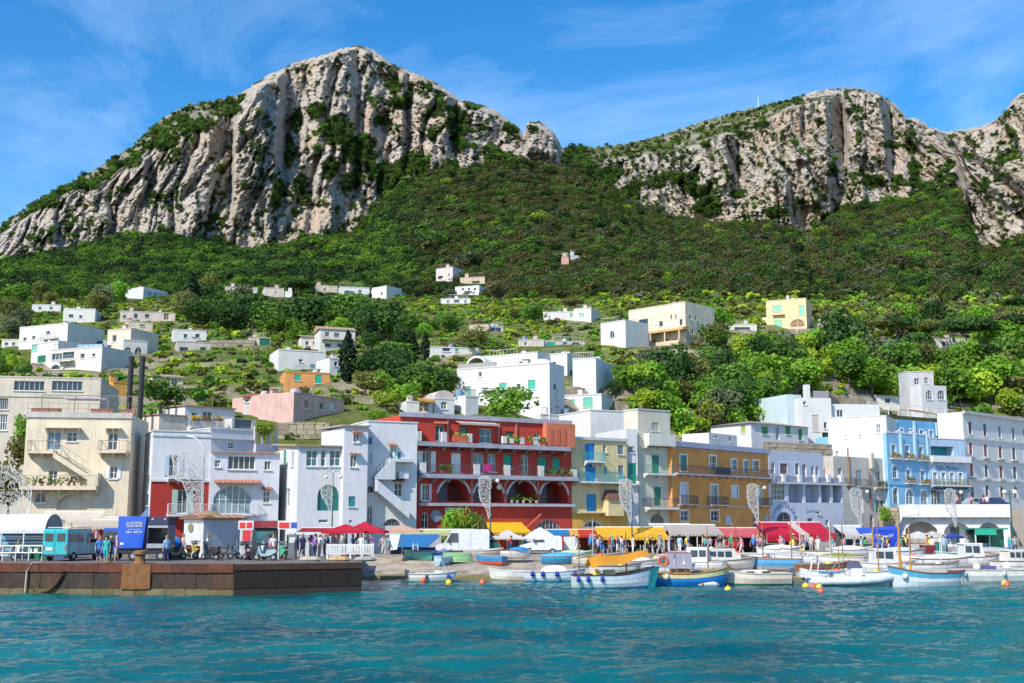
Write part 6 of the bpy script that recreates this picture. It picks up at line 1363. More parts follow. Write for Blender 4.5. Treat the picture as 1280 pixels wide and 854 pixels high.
# ------------------------------------------------------------------ boats
def pt(c,**k): return mat('gloss',c,**k)
BWHITE=(.74,.73,.70)
def hull_parts(root,L,B,H,col,strake=None,bottom=None,rail=(.25,.12,.05),stern='point',deck=(.62,.56,.46),rake=.12,bowrise=.35,n=14,well=.30):
    xs_=[i/n for i in range(n+1)]
    def sec(t):
        if stern == 'point': w=(1-abs(2*t-1)**2.4)**.75
        else: w=min(1,.80+.55*t) if t < .36 else (1-((t-.36)/.64)**2.3)**.85
        sh=H*(1+bowrise*max(0,(t-.45)/.55)**2+(.16*max(0,(.4-t)/.4)**2 if stern == 'point' else 0))
        x=-L/2+L*t
        return x,max(w,.012)*B/2,sh
    def ring(f0,f1,nm,m_,out=.0):
        mb=MB();rows=[]
        for t in xs_:
            x,b,sh=sec(t);rr=[]
            for f_ in (f0,(f0+f1)/2,f1):
                wid=b*(.45+.55*min(1,max(0,f_+.28)/.75)**.55)+out;z=-.28+(sh+.28)*max(0,(f_+.28)/1.28) if f_ < 0 else sh*f_
                xx=x+(rake*L*.5*(f_-.2))*max(0,(t-.6)/.4)**2 - (rake*L*.35*(f_-.2)*max(0,(.4-t)/.4)**2 if stern == 'point' else 0)
                rr.append((xx,wid,z))
            rows.append(rr)
        for r0,r1 in zip(rows,rows[1:]):
            for k in range(2):
                a,b_,c,d_=r0[k],r1[k],r1[k+1],r0[k+1]
                mb.quad((a[0],-a[1],a[2]),(b_[0],-b_[1],b_[2]),(c[0],-c[1],c[2]),(d_[0],-d_[1],d_[2]))
                mb.quad((d_[0],d_[1],d_[2]),(c[0],c[1],c[2]),(b_[0],b_[1],b_[2]),(a[0],a[1],a[2]))
        for rr in (rows[0],rows[-1]):
            for k in range(2): mb.quad((rr[k][0],-rr[k][1],rr[k][2]),(rr[k][0],rr[k][1],rr[k][2]),(rr[k+1][0],rr[k+1][1],rr[k+1][2]),(rr[k+1][0],-rr[k+1][1],rr[k+1][2]))
        return mb.build(nm,m_,root,smooth=True)
    ring(-.28,.16,'hull_bottom',pt(bottom or col));ring(.155,.66 if strake else .985,'hull',pt(col))
    if strake: ring(.655,.985,'sheer_strake',pt(strake),.012)
    g_=MB()
    for sg in (-1,1):
        pts_=[]
        for t in xs_:
            x,b,sh=sec(t);xx=x+(rake*L*.5*.8)*max(0,(t-.6)/.4)**2-(rake*L*.35*.8*max(0,(.4-t)/.4)**2 if stern == 'point' else 0);pts_.append((xx,sg*b,sh))
        g_.tube(pts_,.055,5)
    if stern != 'point': x,b,sh=sec(0);g_.tube([(x,-b,sh),(x,b,sh)],.055,5)
    g_.build('gunwale',mat('wood',rail),root)
    d_=MB();rows=[]
    for t in xs_: x,b,sh=sec(t);k_=sh-(well if .2 < t < .72 else .07)*H;rows.append((x*.97,b*.96,k_))
    for r0,r1 in zip(rows,rows[1:]): d_.quad((r0[0],-r0[1],r0[2]),(r1[0],-r1[1],r1[2]),(r1[0],r1[1],r1[2]),(r0[0],r0[1],r0[2]))
    d_.build('deck',mat('wood',deck),root)
    return sec
def fender(root,x,y,z,col,r=.13,h=.42):
    return MB().lathe((x,y,z),[(.03,h*.62),(.05,h*.5),(r,h*.32),(r*1.05,0),(r,-h*.35),(.03,-h*.5)],8).build('fender',mat('plain',col),root,smooth=True)
def outboard(root,x,z,col=(.06,.06,.07),s=1.0):
    m=MB().hexa([(x-.42*s,-.16*s,z+.1),(x,-.18*s,z+.1),(x,.18*s,z+.1),(x-.42*s,.16*s,z+.1)],[(x-.36*s,-.12*s,z+.58*s),(x-.04,-.15*s,z+.52*s),(x-.04,.15*s,z+.52*s),(x-.36*s,.12*s,z+.58*s)])
    o=m.build('outboard_motor',mat('gloss',col),root);MB().box(x-.28*s,x-.12*s,-.05,.05,z-.75*s,z+.1).build('motor_leg',mat('metal',(.12,.12,.13)),o);return o
def mast(root,x,h,z0,col=(.35,.17,.06),r=.055,y=0.0):
    return MB().tube([(x,y,z0),(x,y,z0+h)],[r,r*.6],7).build('mast',mat('wood',col),root)
def cabin(root,x0,x1,w,z0,h,col=BWHITE,wins=3,slope=.25,name='cabin',glass=GLASS,roof=None):
    m=MB().hexa([(x0,-w/2,z0),(x1,-w/2*.85,z0),(x1,w/2*.85,z0),(x0,w/2,z0)],[(x0+.05,-w/2*.86,z0+h),(x1-slope*h*1.6,-w/2*.74,z0+h),(x1-slope*h*1.6,w/2*.74,z0+h),(x0+.05,w/2*.86,z0+h)])
    c=m.build(name,pt(col),root)
    MB().hexa([(x0-.05,-w/2*.9,z0+h+.003),(x1-slope*h*1.6+.1,-w/2*.78,z0+h+.003),(x1-slope*h*1.6+.1,w/2*.78,z0+h+.003),(x0-.05,w/2*.9,z0+h+.003)],[(x0,-w/2*.8,z0+h+.09),(x1-slope*h*1.6,-w/2*.7,z0+h+.09),(x1-slope*h*1.6,w/2*.7,z0+h+.09),(x0,w/2*.8,z0+h+.09)]).build('cabin_roof',pt(roof or col),c)
    for sg in (-1,1):
        for i in range(wins):
            a0=x0+.15+(x1-slope*h*1.7-x0-.3)*i/wins;a1=a0+(x1-slope*h*1.7-x0-.3)/wins-.12
            y0,y1=sg*(w/2*.925+.006),sg*(w/2*.868+.006)
            MB().hexa([(a0,y0*.97,z0+h*.42),(a1,y0*.955,z0+h*.42),(a1,y0*.955+sg*.02,z0+h*.42),(a0,y0*.97+sg*.02,z0+h*.42)],[(a0,y1*.97,z0+h*.88),(a1,y1*.955,z0+h*.88),(a1,y1*.955+sg*.02,z0+h*.88),(a0,y1*.97+sg*.02,z0+h*.88)]).build('cabin_window',glass,c)
    MB().hexa([(x1-slope*h*.7+.02,-w*.33,z0+h*.4),(x1-slope*h*.7+.05,-w*.33,z0+h*.4),(x1-slope*h*.7+.05,w*.33,z0+h*.4),(x1-slope*h*.7+.02,w*.33,z0+h*.4)],[(x1-slope*h*1.45+.02,-w*.31,z0+h*.9),(x1-slope*h*1.45+.05,-w*.31,z0+h*.9),(x1-slope*h*1.45+.05,w*.31,z0+h*.9),(x1-slope*h*1.45+.02,w*.31,z0+h*.9)]).build('windscreen',glass,c)
    return c
def thwarts(root,sec,ts,H,col=(.45,.28,.14)):
    for t in ts: x,b,sh=sec(t);MB().box(x-.12,x+.12,-b*.9,b*.9,sh-.2*H-.04,sh-.2*H).build('thwart',mat('wood',col),root)
def boat_at(name,label,px,py,rz,z=0.0,group=None,cat='boat'):
    p=onz(px,py,z);return empty(name,(p.x,p.y,z),rz,label,cat,group)
def tarp(root,x0,x1,w,z,h,col,name='tarp'):
    m=MB();n_=8
    for i in range(n_):
        a,b_=x0+(x1-x0)*i/n_,x0+(x1-x0)*(i+1)/n_;s0,s1=math.sin(math.pi*(i+.12)/(n_+.24))**.4,math.sin(math.pi*(i+1.12)/(n_+.24))**.4
        for (u0,v0),(u1,v1) in (((-1,0),(-.5,.75)),((-.5,.75),(0,1)),((0,1),(.5,.75)),((.5,.75),(1,0))):
            m.quad((a,u0*w/2*s0,z+v0*h*s0),(b_,u0*w/2*s1,z+v0*h*s1),(b_,u1*w/2*s1,z+v1*h*s1),(a,u1*w/2*s0,z+v1*h*s0))
    return m.build(name,mat('fabric',col),root,smooth=True)
OR=(.75,.12,.03);YE=(.85,.62,.02)
# big white and teal wooden boat
r_=boat_at('wooden_boat','white wooden fishing boat with teal bow, dark rail and orange boom tent',766,736,.18);S_=hull_parts(r_,5.6,1.9,.95,(.72,.74,.76),strake=(.55,.66,.72),bottom=(.03,.25,.5),rail=(.07,.04,.03),stern='t',bowrise=.6)
MB().hexa([(2.45,-.12,-.2),(2.95,-.04,-.2),(2.95,.04,-.2),(2.45,.12,-.2)],[(2.75,-.24,1.42),(3.45,-.05,1.56),(3.45,.05,1.56),(2.75,.24,1.42)]).build('stem',pt((.02,.26,.30)),r_)
mast(r_,1.0,3.4,.5,(.22,.09,.05));mast(r_,-2.4,2.9,.6,(.30,.12,.06),.045)
for x in (-2.7,-2.0,-1.0): fender(r_,x,-.98,.72,(.02,.04,.35))
m=MB();
for i in range(10):
    a,b_=i/10,(i+1)/10;f_=lambda t: (-1.75+4.3*t,2.15+.42*t+.10*math.sin(t*9),1.05-.35*t)
    (x0,z0,w0),(x1,z1,w1)=f_(a),f_(b_);m.quad((x0,-w0,z0-.72+.35*a),(x1,-w1,z1-.72+.35*b_),(x1,0,z1),(x0,0,z0));m.quad((x0,0,z0),(x1,0,z1),(x1,w1,z1-.72+.35*b_),(x0,w0,z0-.72+.35*a))
m.build('boom_tent',mat('fabric',(.66,.29,.02),tr=.25),r_);MB().tube([(-2.6,0,2.1),(2.7,0,2.62)],.04,6).build('boom',mat('wood',(.3,.15,.06)),r_)
MB().ball((-1.2,-.2,1.05),.3,10).build('float',mat('plain',(.75,.55,.12)),r_);MB().box(-.6,.1,-.35,.35,.75,1.3).build('net_box',mat('wood',(.45,.45,.32)),r_);thwarts(r_,S_,(.3,.5),.95)
# blue and yellow wooden boat
r_=boat_at('wooden_boat','bright blue wooden boat with cream strake, brown cabin box and curtained canopy',856,733,.10);S_=hull_parts(r_,6.2,2.0,.9,(.02,.22,.62),strake=(.66,.60,.30),bottom=(.02,.16,.45),rail=(.36,.18,.06),stern='point',bowrise=.55)
MB().box(-.95,.25,-.55,.55,.75,1.25).build('cabin_box',mat('wood',(.42,.20,.07)),r_)
c=MB().box(-1.3,.35,-.75,.75,2.35,2.42).build('canopy',mat('fabric',(.32,.12,.14)),r_)
for x in (-1.2,-.55,.1): MB().box(x-.26,x+.26,-.76,-.72,1.3,2.35).build('curtain',mat('fabric',(.38,.34,.42)),c)
for x,y in ((-1.25,-.7),(.3,-.7),(-1.25,.7),(.3,.7)): MB().tube([(x,y,.8),(x,y,2.36)],.03,6).build('canopy_post',mat('wood',(.4,.2,.08)),c)
mast(r_,1.75,3.6,.7,(.46,.26,.13),.07);m=MB()
for i in range(14): a,b_=i*math.pi/7,(i+1)*math.pi/7;m.tube([(-1.75+.33*math.cos(a),-.78,1.85+.33*math.sin(a)),(-1.75+.33*math.cos(b_),-.78,1.85+.33*math.sin(b_))],.085,6)
m.build('lifebuoy',mat('plain',(.75,.16,.05)),r_);fender(r_,-1.55,-1.0,.72,(.65,.6,.45),.17);fender(r_,-2.5,-.7,.8,(.65,.63,.58),.15);MB().box(-2.3,-1.9,-.3,.3,.85,1.2).build('fish_box',mat('plain',(.75,.45,.05)),r_)
# rolled inflatable beside it
r_=boat_at('inflatable_tender','white rubber tender lying along the blue wooden boat',877,733.5,.06);MB().tube([(-1.25,0,.14),(-1.1,0,.18),(0,-.05,.19),(1.0,0,.17),(1.3,0,.1)],[.08,.2,.21,.18,.05],10).build('tube',pt((.72,.74,.74)),r_,smooth=True);MB().tube([(-.05,-.05,.19),(.1,-.05,.19)],.225,10).build('red_band',mat('plain',(.55,.05,.05)),r_)
MB().tube([(-1.1,.75,.15),(1.0,.75,.15),(1.3,.4,.12)],[.18,.18,.06],8).build('tube',pt((.70,.72,.72)),r_,smooth=True);MB().box(-1.1,1.0,.1,.7,.02,.08).build('floor',mat('plain',(.4,.42,.45)),r_)
# cream day cruiser
r_=boat_at('day_cruiser','cream day cruiser with green bottom and small dark portlights',945,731.5,math.pi+.10);S_=hull_parts(r_,5.0,2.0,.85,(.70,.62,.50),bottom=(.02,.20,.12),rail=(.6,.55,.48),stern='t',deck=(.66,.58,.48),well=.2)
MB().hexa([(-.9,-.7,.72),(1.4,-.5,.85),(1.4,.5,.85),(-.9,.7,.72)],[(-.7,-.5,1.12),(.9,-.35,1.1),(.9,.35,1.1),(-.7,.5,1.12)]).build('coachroof',pt((.70,.63,.52)),r_)
for x in (-.6,.6): MB().box(x-.3,x+.3,.60,.625,.86,1.03).build('portlight',GLASS,r_);MB().box(x-.3,x+.3,-.64,-.615,.86,1.03).build('portlight',GLASS,r_)
outboard(r_,-2.5,.55,(.10,.11,.13),1.2)
# rigid inflatable
r_=boat_at('rigid_inflatable','long pale grey rigid inflatable with console and white arch',1066,734,.06)
m=MB()
for sg in (-1,1): m.tube([(-3.4,sg*.85,.42),(-2.9,sg*.9,.45),(0,sg*.95,.48),(1.8,sg*.8,.58),(2.9,sg*.4,.78),(3.3,0,.85)],[.1,.28,.3,.29,.25,.2],10)
m.build('tubes',pt((.66,.68,.72)),r_,smooth=True);hull_parts(r_,6.4,1.7,.45,(.60,.63,.68),bottom=(.5,.52,.56),rail=(.5,.5,.5),stern='t',deck=(.7,.7,.68),well=.1)
MB().box(-.2,.6,-.4,.4,.4,1.35).build('console',pt((.78,.78,.77)),r_);MB().hexa([(-.3,-.42,1.36),(.65,-.42,1.36),(.65,.42,1.36),(-.3,.42,1.36)],[(-.15,-.36,1.85),(.4,-.36,1.85),(.4,.36,1.85),(-.15,.36,1.85)]).build('console_cover',mat('fabric',(.10,.10,.16)),r_);MB().box(-1.5,-.7,-.5,.5,.4,.95).build('seat',pt((.76,.75,.72)),r_)
m=MB();m.tube([(-2.9,-.8,.6),(-2.6,-.75,2.0),(-2.6,.75,2.0),(-2.9,.8,.6)],.07,7);m.build('arch',pt((.75,.75,.74)),r_);outboard(r_,-3.3,.6,(.62,.62,.62),1.3);m=MB();m.tube([(-2.2,-.6,.6),(-1.3,-.5,1.7)],.035,5);m.tube([(-1.2,.5,.6),(-2.1,.4,1.7)],.035,5);m.build('bimini_frame',mat('metal',(.1,.15,.18)),r_)
MB().box(-2.3,-1.0,-.45,.45,.95,1.05).build('sun_pad',mat('fabric',(.08,.25,.5)),r_)
# blue topped white boat with orange mast
r_=boat_at('wooden_boat','white and teal wooden boat with brown deck and thick orange mast',1160,734,math.pi+.12);S_=hull_parts(r_,5.4,2.0,1.0,(.66,.70,.74),strake=(.08,.34,.50),bottom=(.7,.72,.74),rail=(.22,.08,.04),stern='point',deck=(.34,.14,.07),bowrise=.5)
mast(r_,2.0,3.7,.6,(.62,.27,.04),.12);fender(r_,2.0,.7,.8,(.7,.68,.6),.2);MB().box(-.8,.5,-.4,.4,.9,1.15).build('hatch',mat('wood',(.35,.14,.07)),r_);MB().box(-1.2,1.2,.3,.6,.95,1.3).build('cargo',mat('plain',(.55,.5,.45)),r_)
MB().tube([(-2.5,.2,.9),(-2.3,.6,.2)],.04,5).build('rudder_post',mat('wood',(.5,.45,.35)),r_)
# white motor cruiser and long white boat on the right
r_=boat_at('motor_cruiser','white motor cruiser with raked cabin windows moored beside the long white boat',1226,719,.12);S_=hull_parts(r_,6.2,2.2,1.0,BWHITE,bottom=(.25,.15,.12),rail=(.5,.45,.4),stern='t',bowrise=.4,well=.1);cabin(r_,-2.3,1.1,1.7,.85,1.05,wins=4,slope=.45);MB().tube([(-1.8,0,1.9),(-1.0,0,3.0)],.03,6).build('aerial',pt(BWHITE),r_);MB().box(-2.0,-1.2,-.3,.3,1.98,2.1).build('flybridge_seat',mat('plain',(.3,.32,.35)),r_)
r_=boat_at('long_white_boat','long plain white launch with hanging fenders at the harbour edge',1252,728,.02);S_=hull_parts(r_,7.6,2.1,.95,(.72,.70,.66),bottom=(.62,.60,.56),rail=(.6,.56,.5),stern='t',bowrise=.1,well=.25);fender(r_,-3.2,-1.02,.7,(.5,.5,.5));fender(r_,-.2,-1.08,.7,(.5,.5,.5));MB().ball((-1.8,.1,1.15),.3,10).build('round_fender',mat('plain',(.75,.72,.66)),r_);MB().ball((.6,.2,1.2),.36,10).build('round_fender',mat('plain',(.75,.72,.66)),r_);MB().box(-1.4,-.5,-.4,.4,.85,1.25).build('cover',mat('fabric',(.12,.10,.25)),r_)
# boats moored off the beach on the left
r_=boat_at('small_dinghy','small white dinghy with outboard moored alone off the pebble beach',540,727,.05);S_=hull_parts(r_,3.6,1.4,.6,(.74,.74,.72),bottom=(.05,.45,.30),stern='t',rail=(.6,.6,.58));outboard(r_,-1.75,.35);thwarts(r_,S_,(.35,.6),.6,(.6,.6,.58));MB().box(.2,.9,-.4,.4,.45,.85).build('console',pt(BWHITE),r_);fender(r_,1.3,-.5,.4,(.02,.05,.3));fender(r_,-.4,-.68,.4,(.1,.1,.12));m=MB();m.bar((1.2,0,.5),(.7,0,1.7),.05);m.quad((.75,-.6,1.5),(1.35,-.5,.9),(1.35,.5,.9),(.75,.6,1.5));m.build('sunshade',mat('fabric',(.30,.55,.72)),r_)
r_=boat_at('rowing_boat','white rowing boat with dark green stripe beside the beach',641,724.5,math.pi);S_=hull_parts(r_,3.6,1.5,.65,(.74,.74,.72),strake=(.72,.72,.70),bottom=(.74,.74,.73),rail=(.72,.71,.68),stern='t');MB().box(-1.6,1.2,-.765,-.755,.32,.42).build('green_stripe',pt((.02,.14,.10)),r_);thwarts(r_,S_,(.3,.55),.65,(.6,.55,.45));MB().tube([(-1.7,0,.5),(-1.75,0,1.9)],.03,6).build('pole',mat('wood',(.4,.3,.2)),r_)
r_=boat_at('wooden_boat','white wooden boat hung with blue fenders and covered by a white heap',692,727,.03);S_=hull_parts(r_,4.6,1.7,.75,(.70,.72,.75),strake=(.56,.66,.74),bottom=(.05,.3,.55),stern='t',rail=(.5,.45,.4))
for x in (-1.7,-.9,.2,1.6): fender(r_,x,-.9,.62,(.02,.04,.32),.15)
tarp(r_,-1.0,1.2,1.3,.7,.55,(.78,.77,.74),'sail_heap')
# second row: cabin boats,sailing dinghies and covered boats;(px,waterline row,length,heading,hull,kind)
row2=[(872,717,4.6,2.9,BWHITE,'cab','white cabin boat with two dark windows behind the blue wooden boat'),(905,715,5.2,.15,(.72,.68,.58),'cab2','cream cabin cruiser with slanted panes behind the blue wooden boat'),(790,716,5.0,.2,(.66,.64,.60),'tarpw','pale covered boat lying behind the orange boom tent'),(815,713,4.0,.4,BWHITE,'open','white open boat with dark seats near the curtained canopy'),
 (1105,719,5.0,.1,BWHITE,'cab','white cabin boat with square window behind the rigid inflatable'),(965,713,4.8,2.7,(.10,.34,.62),'open','blue and white open boat pulled in behind the cream cruiser'),(990,709,4.2,2.8,(.72,.72,.74),'tarpg','white boat under a grey cover in the second mooring row'),(1030,720,4.6,.3,(.28,.10,.05),'open','brown wooden boat with yellow floats behind the rigid inflatable'),(1050,711,4.4,2.8,(.70,.66,.60),'tarpo','cream boat under an olive cover behind the white arch'),(1085,708,4.0,.2,(.55,.50,.45),'open','weathered grey open boat ashore near the blue banner stall'),
 (1150,709,4.6,2.9,BWHITE,'open','white open boat ashore behind the thick orange mast'),(1180,713,5.0,.1,(.70,.70,.70),'tarpw','white covered boat beside the white vaulted bar moorings'),(1196,705,4.0,.3,(.10,.45,.30),'open','green trimmed open boat ashore below the blue parasol'),(1265,708,4.4,2.8,(.66,.56,.42),'open','tan wooden boat ashore beside the green kiosk'),(930,706,4.2,2.7,BWHITE,'open','plain white open boat ashore below the pink awning'),(1010,703,4.2,2.9,(.62,.55,.45),'open','tan open boat hauled up below the red and white awning'),(1062,701,4.2,.2,(.66,.66,.66),'tarpw','white covered boat hauled up below the white stall'),(1125,703,4.4,.1,(.70,.72,.75),'tarpb','white boat under pale blue cover hauled up by the blue banner'),(850,708,3.8,.2,(.7,.7,.7),'tarpg','grey covered dinghy hauled up below the beige awning'),(745,709,4.0,.1,(.72,.66,.5),'open','cream open boat with yellow trim hauled up by the yellow restaurant'),
 (1040,726,4.4,.2,BWHITE,'open','white open boat between the reddish mast and the rigid inflatable'),(1215,711,4.6,.1,BWHITE,'cab','white cabin boat beside the motor cruiser'),(1240,703,4.2,2.9,(.66,.64,.60),'tarpg','pale boat under a grey cover below the green kiosk'),(1168,720,4.4,.25,(.70,.70,.72),'open','white open boat with wood rail behind the orange mast'),(1090,727,4.0,.1,(.62,.60,.55),'open','faded grey open boat behind the long rigid inflatable'),(770,722,4.2,.3,(.70,.66,.58),'open','cream open boat tucked behind the teal bowed boat'),(835,723,4.2,.1,BWHITE,'open','white open boat tucked behind the bright blue boat'),(885,700,3.8,.2,(.66,.66,.64),'open','plain pale dinghy ashore below the beige and pink awnings'),(975,700,4.0,.1,(.70,.70,.70),'tarpw','white covered dinghy ashore below the red and white awning'),(1275,716,4.6,.2,BWHITE,'cab2','white cabin cruiser behind the long plain launch')]
for i,(px,py,L,hd,c,k,lab) in enumerate(row2):
    q_=onshore(px,py);zb_=q_.z+(.2 if q_.z > .05 else 0)
    nm={'cab': 'cabin_boat','cab2': 'cabin_boat','open': 'open_boat'}.get(k,'covered_boat')
    r_=boat_at(nm,lab,px,py,hd,z=zb_,group='boats in the second row');r_.location=(q_.x,q_.y,zb_);S_=hull_parts(r_,L,L*.36,.75,c,bottom=(.4,.4,.42) if i % 2 else (.15,.2,.35),strake=None if i % 3 else tuple(min(.8,x*1.2+.1) for x in c),stern='point' if i % 4 == 0 else 't',rail=(.35,.25,.18) if i % 2 else (.6,.58,.55))
    if k == 'cab': cabin(r_,-L*.2,L*.22,L*.28,.65,1.2,wins=2,slope=.12)
    elif k == 'cab2': cabin(r_,-L*.3,L*.28,L*.30,.65,.95,(.72,.68,.60),wins=3,slope=.45)
    elif k == 'open': thwarts(r_,S_,(.3,.5,.68),.75);MB().ball((L*.1,.1,.75),.22,8).build('float',mat('plain',random.choice([YE,OR,(.7,.7,.65)])),r_)
    else: tarp(r_,-L*.42,L*.42,L*.33,.62,.5,{'tarpw': (.72,.70,.66),'tarpg': (.35,.36,.38),'tarpo': (.20,.22,.05),'tarpb': (.45,.62,.75)}[k])
    if i in (1,5,7,8,9,10,14,15,20,23,24,26): mast(r_,L*.15,2.2+(i*37 % 10)*.18,.5,[(.4,.2,.08),(.55,.3,.1),(.25,.12,.07),(.7,.68,.62)][i % 4],.05)
# boats hauled out on the beach
beach_b=[(543,699.5,2.8,.15,(.03,.14,.52),'bright blue small dinghy lying on the beach stones'),(524,700,2.6,2.9,(.10,.45,.35),'sea green small dinghy lying on the beach stones'),(572,704,2.6,.2,(.32,.55,.25),'light green upturned dinghy lying on the beach'),(556,706,2.2,1.0,(.45,.62,.74),'pale blue tilted dinghy with white stripe on the beach'),(603,697.5,3.4,.1,(.66,.54,.46),'faded pinkish rowing boat below the stalls on the beach'),(613,706,2.8,2.6,(.04,.24,.48),'blue dinghy with red bottom lying on the beach'),(702,704.5,3.6,.1,(.06,.34,.60),'blue covered dinghy ashore behind the blue fender boat'),(718,701,3.0,.2,(.45,.55,.30),'pale green dinghy ashore behind the blue covered one')]
for px,py,L,hd,c,lab in beach_b:
    q_=onshore(px,py);zb_=q_.z+.18;r_=boat_at('beached_dinghy',lab,px,py,hd,z=zb_,group='dinghies hauled out on the beach');r_.location=(q_.x,q_.y,zb_);S_=hull_parts(r_,L,L*.42,.5,c,bottom=(.5,.08,.05) if 'red bottom' in lab else tuple(x*.8 for x in c),stern='t',rail=tuple(min(.8,x*.6+.25) for x in c),deck=tuple(x*.7+.05 for x in c));r_.rotation_euler=(random.uniform(-.15,.15),0,hd)
    if 'covered' in lab: tarp(r_,-L*.45,L*.45,L*.4,.42,.35,c)
    else: thwarts(r_,S_,(.35,.6),.5)
    if 'upturned' in lab: r_.rotation_euler=(math.pi,0,hd);r_.location.z += .45
r_=boat_at('covered_boat','white boat under a blue tarpaulin standing on trestles by the stalls',644,697.5,.05,z=1.5);hull_parts(r_,4.2,1.6,.8,(.72,.68,.60),bottom=(.68,.64,.56),stern='t');tarp(r_,-.9,1.9,1.7,.72,.5,(.02,.22,.50));
for x in (-1.2,1.2): MB().box(x-.08,x+.08,-.6,.6,-.32,.1).build('trestle',mat('wood',(.3,.22,.15)),r_)
r_.location.z += .1;r_.scale=(.62,.7,.7)
# mooring buoys
for px,py,c,w in ((529,727.5,OR,'orange'),(561,730,YE,'yellow'),(603,730,OR,'orange'),(825,732,OR,'orange'),(910,739,YE,'yellow'),(928,729,OR,'orange'),(1007,734.5,YE,'yellow'),(1017,735.5,OR,'orange'),(1024,736,YE,'yellow'),(1026,741,OR,'orange'),(1256,731,YE,'yellow'),(1259,733,OR,'orange'),(722,728,(.03,.05,.4),'blue')):
    p=onz(px,py,.0);near=min((o for o in COL.objects if o.get('category') == 'boat'),key=lambda o: (o.location-p).length)['label'].split(' with ')[0]
    lb=' '.join(f'{w} mooring buoy floating by the {near}'.split()[:15])
    m=MB().ball((0,0,.12),.25,10,1.1);o=m.build('mooring_buoy',mat('gloss',c),None,smooth=True,loc=(p.x,p.y,-.05));tag(o,lb,'buoy','mooring buoys')
    MB().tube([(0,0,.36),(0,0,.5)],.04,6).build('ring',mat('metal',(.3,.3,.3)),o)
# ------------------------------------------------------------------ people
def make_body(pose,seed):
    """one continuous skinned body; returns mesh with slots skin, top, bottoms, shoes"""
    V,Eg,Rr,Tg=[],[],[],[]
    def v(p,r,par=None,tagm=0):
        V.append(p);Rr.append(r);i=len(V)-1
        if par is not None: Eg.append((par,i));Tg.append(tagm)
        return i
    sit=pose == 'sit';hz=.95 if not sit else .50
    pel=v((0,0,hz),.135);sp1=v((0,.01,hz+.2),.13,pel,1);ch=v((0,.0,hz+.38),.15,sp1,1);nk=v((0,-.01,hz+.53),.065,ch,0);hd=v((0,-.03,hz+.62),.085,nk,0);v((0,-.02,hz+.74),.088,hd,0);ns=v((0,-.125,hz+.655),.018,hd,0)
    w={'walk': .22,'stand': .05,'arm': .04,'hip': .1,'sit': 0}[pose]
    for sg in (-1,1):
        sh=v((sg*.18,0,hz+.46),.07,ch,1);sw=sg*w
        if pose == 'arm' and sg > 0: el=v((.25,-.16,hz+.30),.045,sh,1);wr=v((.16,-.36,hz+.42),.03,el,0);dirv=Vector((-.2,-.6,.6)).normalized()
        elif pose == 'hip' and sg < 0: el=v((-.38,.05,hz+.22),.045,sh,1);wr=v((-.2,-.06,hz+.06),.03,el,0);dirv=Vector((.6,-.6,-.4)).normalized()
        elif sit: el=v((sg*.24,-.05,hz+.2),.045,sh,1);wr=v((sg*.16,-.3,hz+.2),.03,el,0);dirv=Vector((-sg*.3,-.9,-.1)).normalized()
        else: el=v((sg*.25,sw*.5,hz+.19),.045,sh,1);wr=v((sg*.26,sw-.07,hz-.06),.03,el,0);dirv=Vector((0,-.15,-1)).normalized()
        pm=Vector(V[wr])+dirv*.075;pa=v(tuple(pm),.036,wr,0);side=dirv.cross(Vector((1,0,0))).normalized()
        if side.length < .5: side=Vector((0,1,0))
        for k,(off,ln_) in enumerate(((-.036,.065),(-.012,.08),(.012,.085),(.034,.07))):
            a=v(tuple(pm+dirv*.045+side*off),.0095,pa,0);v(tuple(pm+dirv*(.045+ln_)+side*off*1.2+Vector((-sg*.015,-.012,0))),.008,a,0)
        a=v(tuple(Vector(V[wr])+dirv*.05-side*.052),.011,pa,0);v(tuple(Vector(V[wr])+dirv*.10-side*.075),.009,a,0)
        hp=v((sg*.09,0,hz-.06),.105,pel,2)
        if sit: kn=v((sg*.11,-.42,hz-.02),.065,hp,2);an=v((sg*.11,-.42,.09),.042,kn,3);ft=v((sg*.11,-.58,.045),.038,an,4)
        else: kn=v((sg*.10,-sw*.55-.01,.50),.068,hp,2);an=v((sg*.10,-sw*1.1+.04,.09),.042,kn,3);ft=v((sg*.11,-sw*1.1-.11,.045),.038,an,4)
    me=bpy.data.meshes.new('body');me.from_pydata(V,Eg,[]);o=bpy.data.objects.new('body_tmp',me);COL.objects.link(o)
    sk=o.modifiers.new('skin','SKIN');sk.use_smooth_shade=True
    if not me.skin_vertices: bpy.context.view_layer.update()
    for i,d_ in enumerate(me.skin_vertices[0].data): d_.radius=(Rr[i]*(1.15 if Tg and i in (0,1,2) else 1),Rr[i]*(.8 if i in (0,1,2) else 1));d_.use_root=(i == 0)
    sb_=o.modifiers.new('sub','SUBSURF');sb_.levels=1;sb_.render_levels=1
    dg=bpy.context.evaluated_depsgraph_get();em=bpy.data.meshes.new_from_object(o.evaluated_get(dg));bpy.data.objects.remove(o);em.name='person_body'
    A_=np.array([V[a] for a,b in Eg]);B_=np.array([V[b] for a,b in Eg]);fc=np.array([p.center for p in em.polygons]);D_=B_-A_;LL=(D_**2).sum(1)+1e-9
    t=np.clip(((fc[:,None]-A_[None])*D_[None]).sum(2)/LL[None],0,1);ds=np.linalg.norm(fc[:,None]-(A_[None]+t[...,None]*D_[None]),axis=2);rad=np.array([Rr[b] for a,b in Eg]);nearest=np.argmin(ds-rad[None]*.8,1);tg=np.array(Tg)[nearest]
    for nm in ('skin','top','bottoms','calf','shoe'): em.materials.append(mat('plain',(.5,.3,.2)))
    em.polygons.foreach_set('material_index',tg.astype(np.int32));em.shade_smooth();em.update()
    return em,(0,-.02,hz+.72)
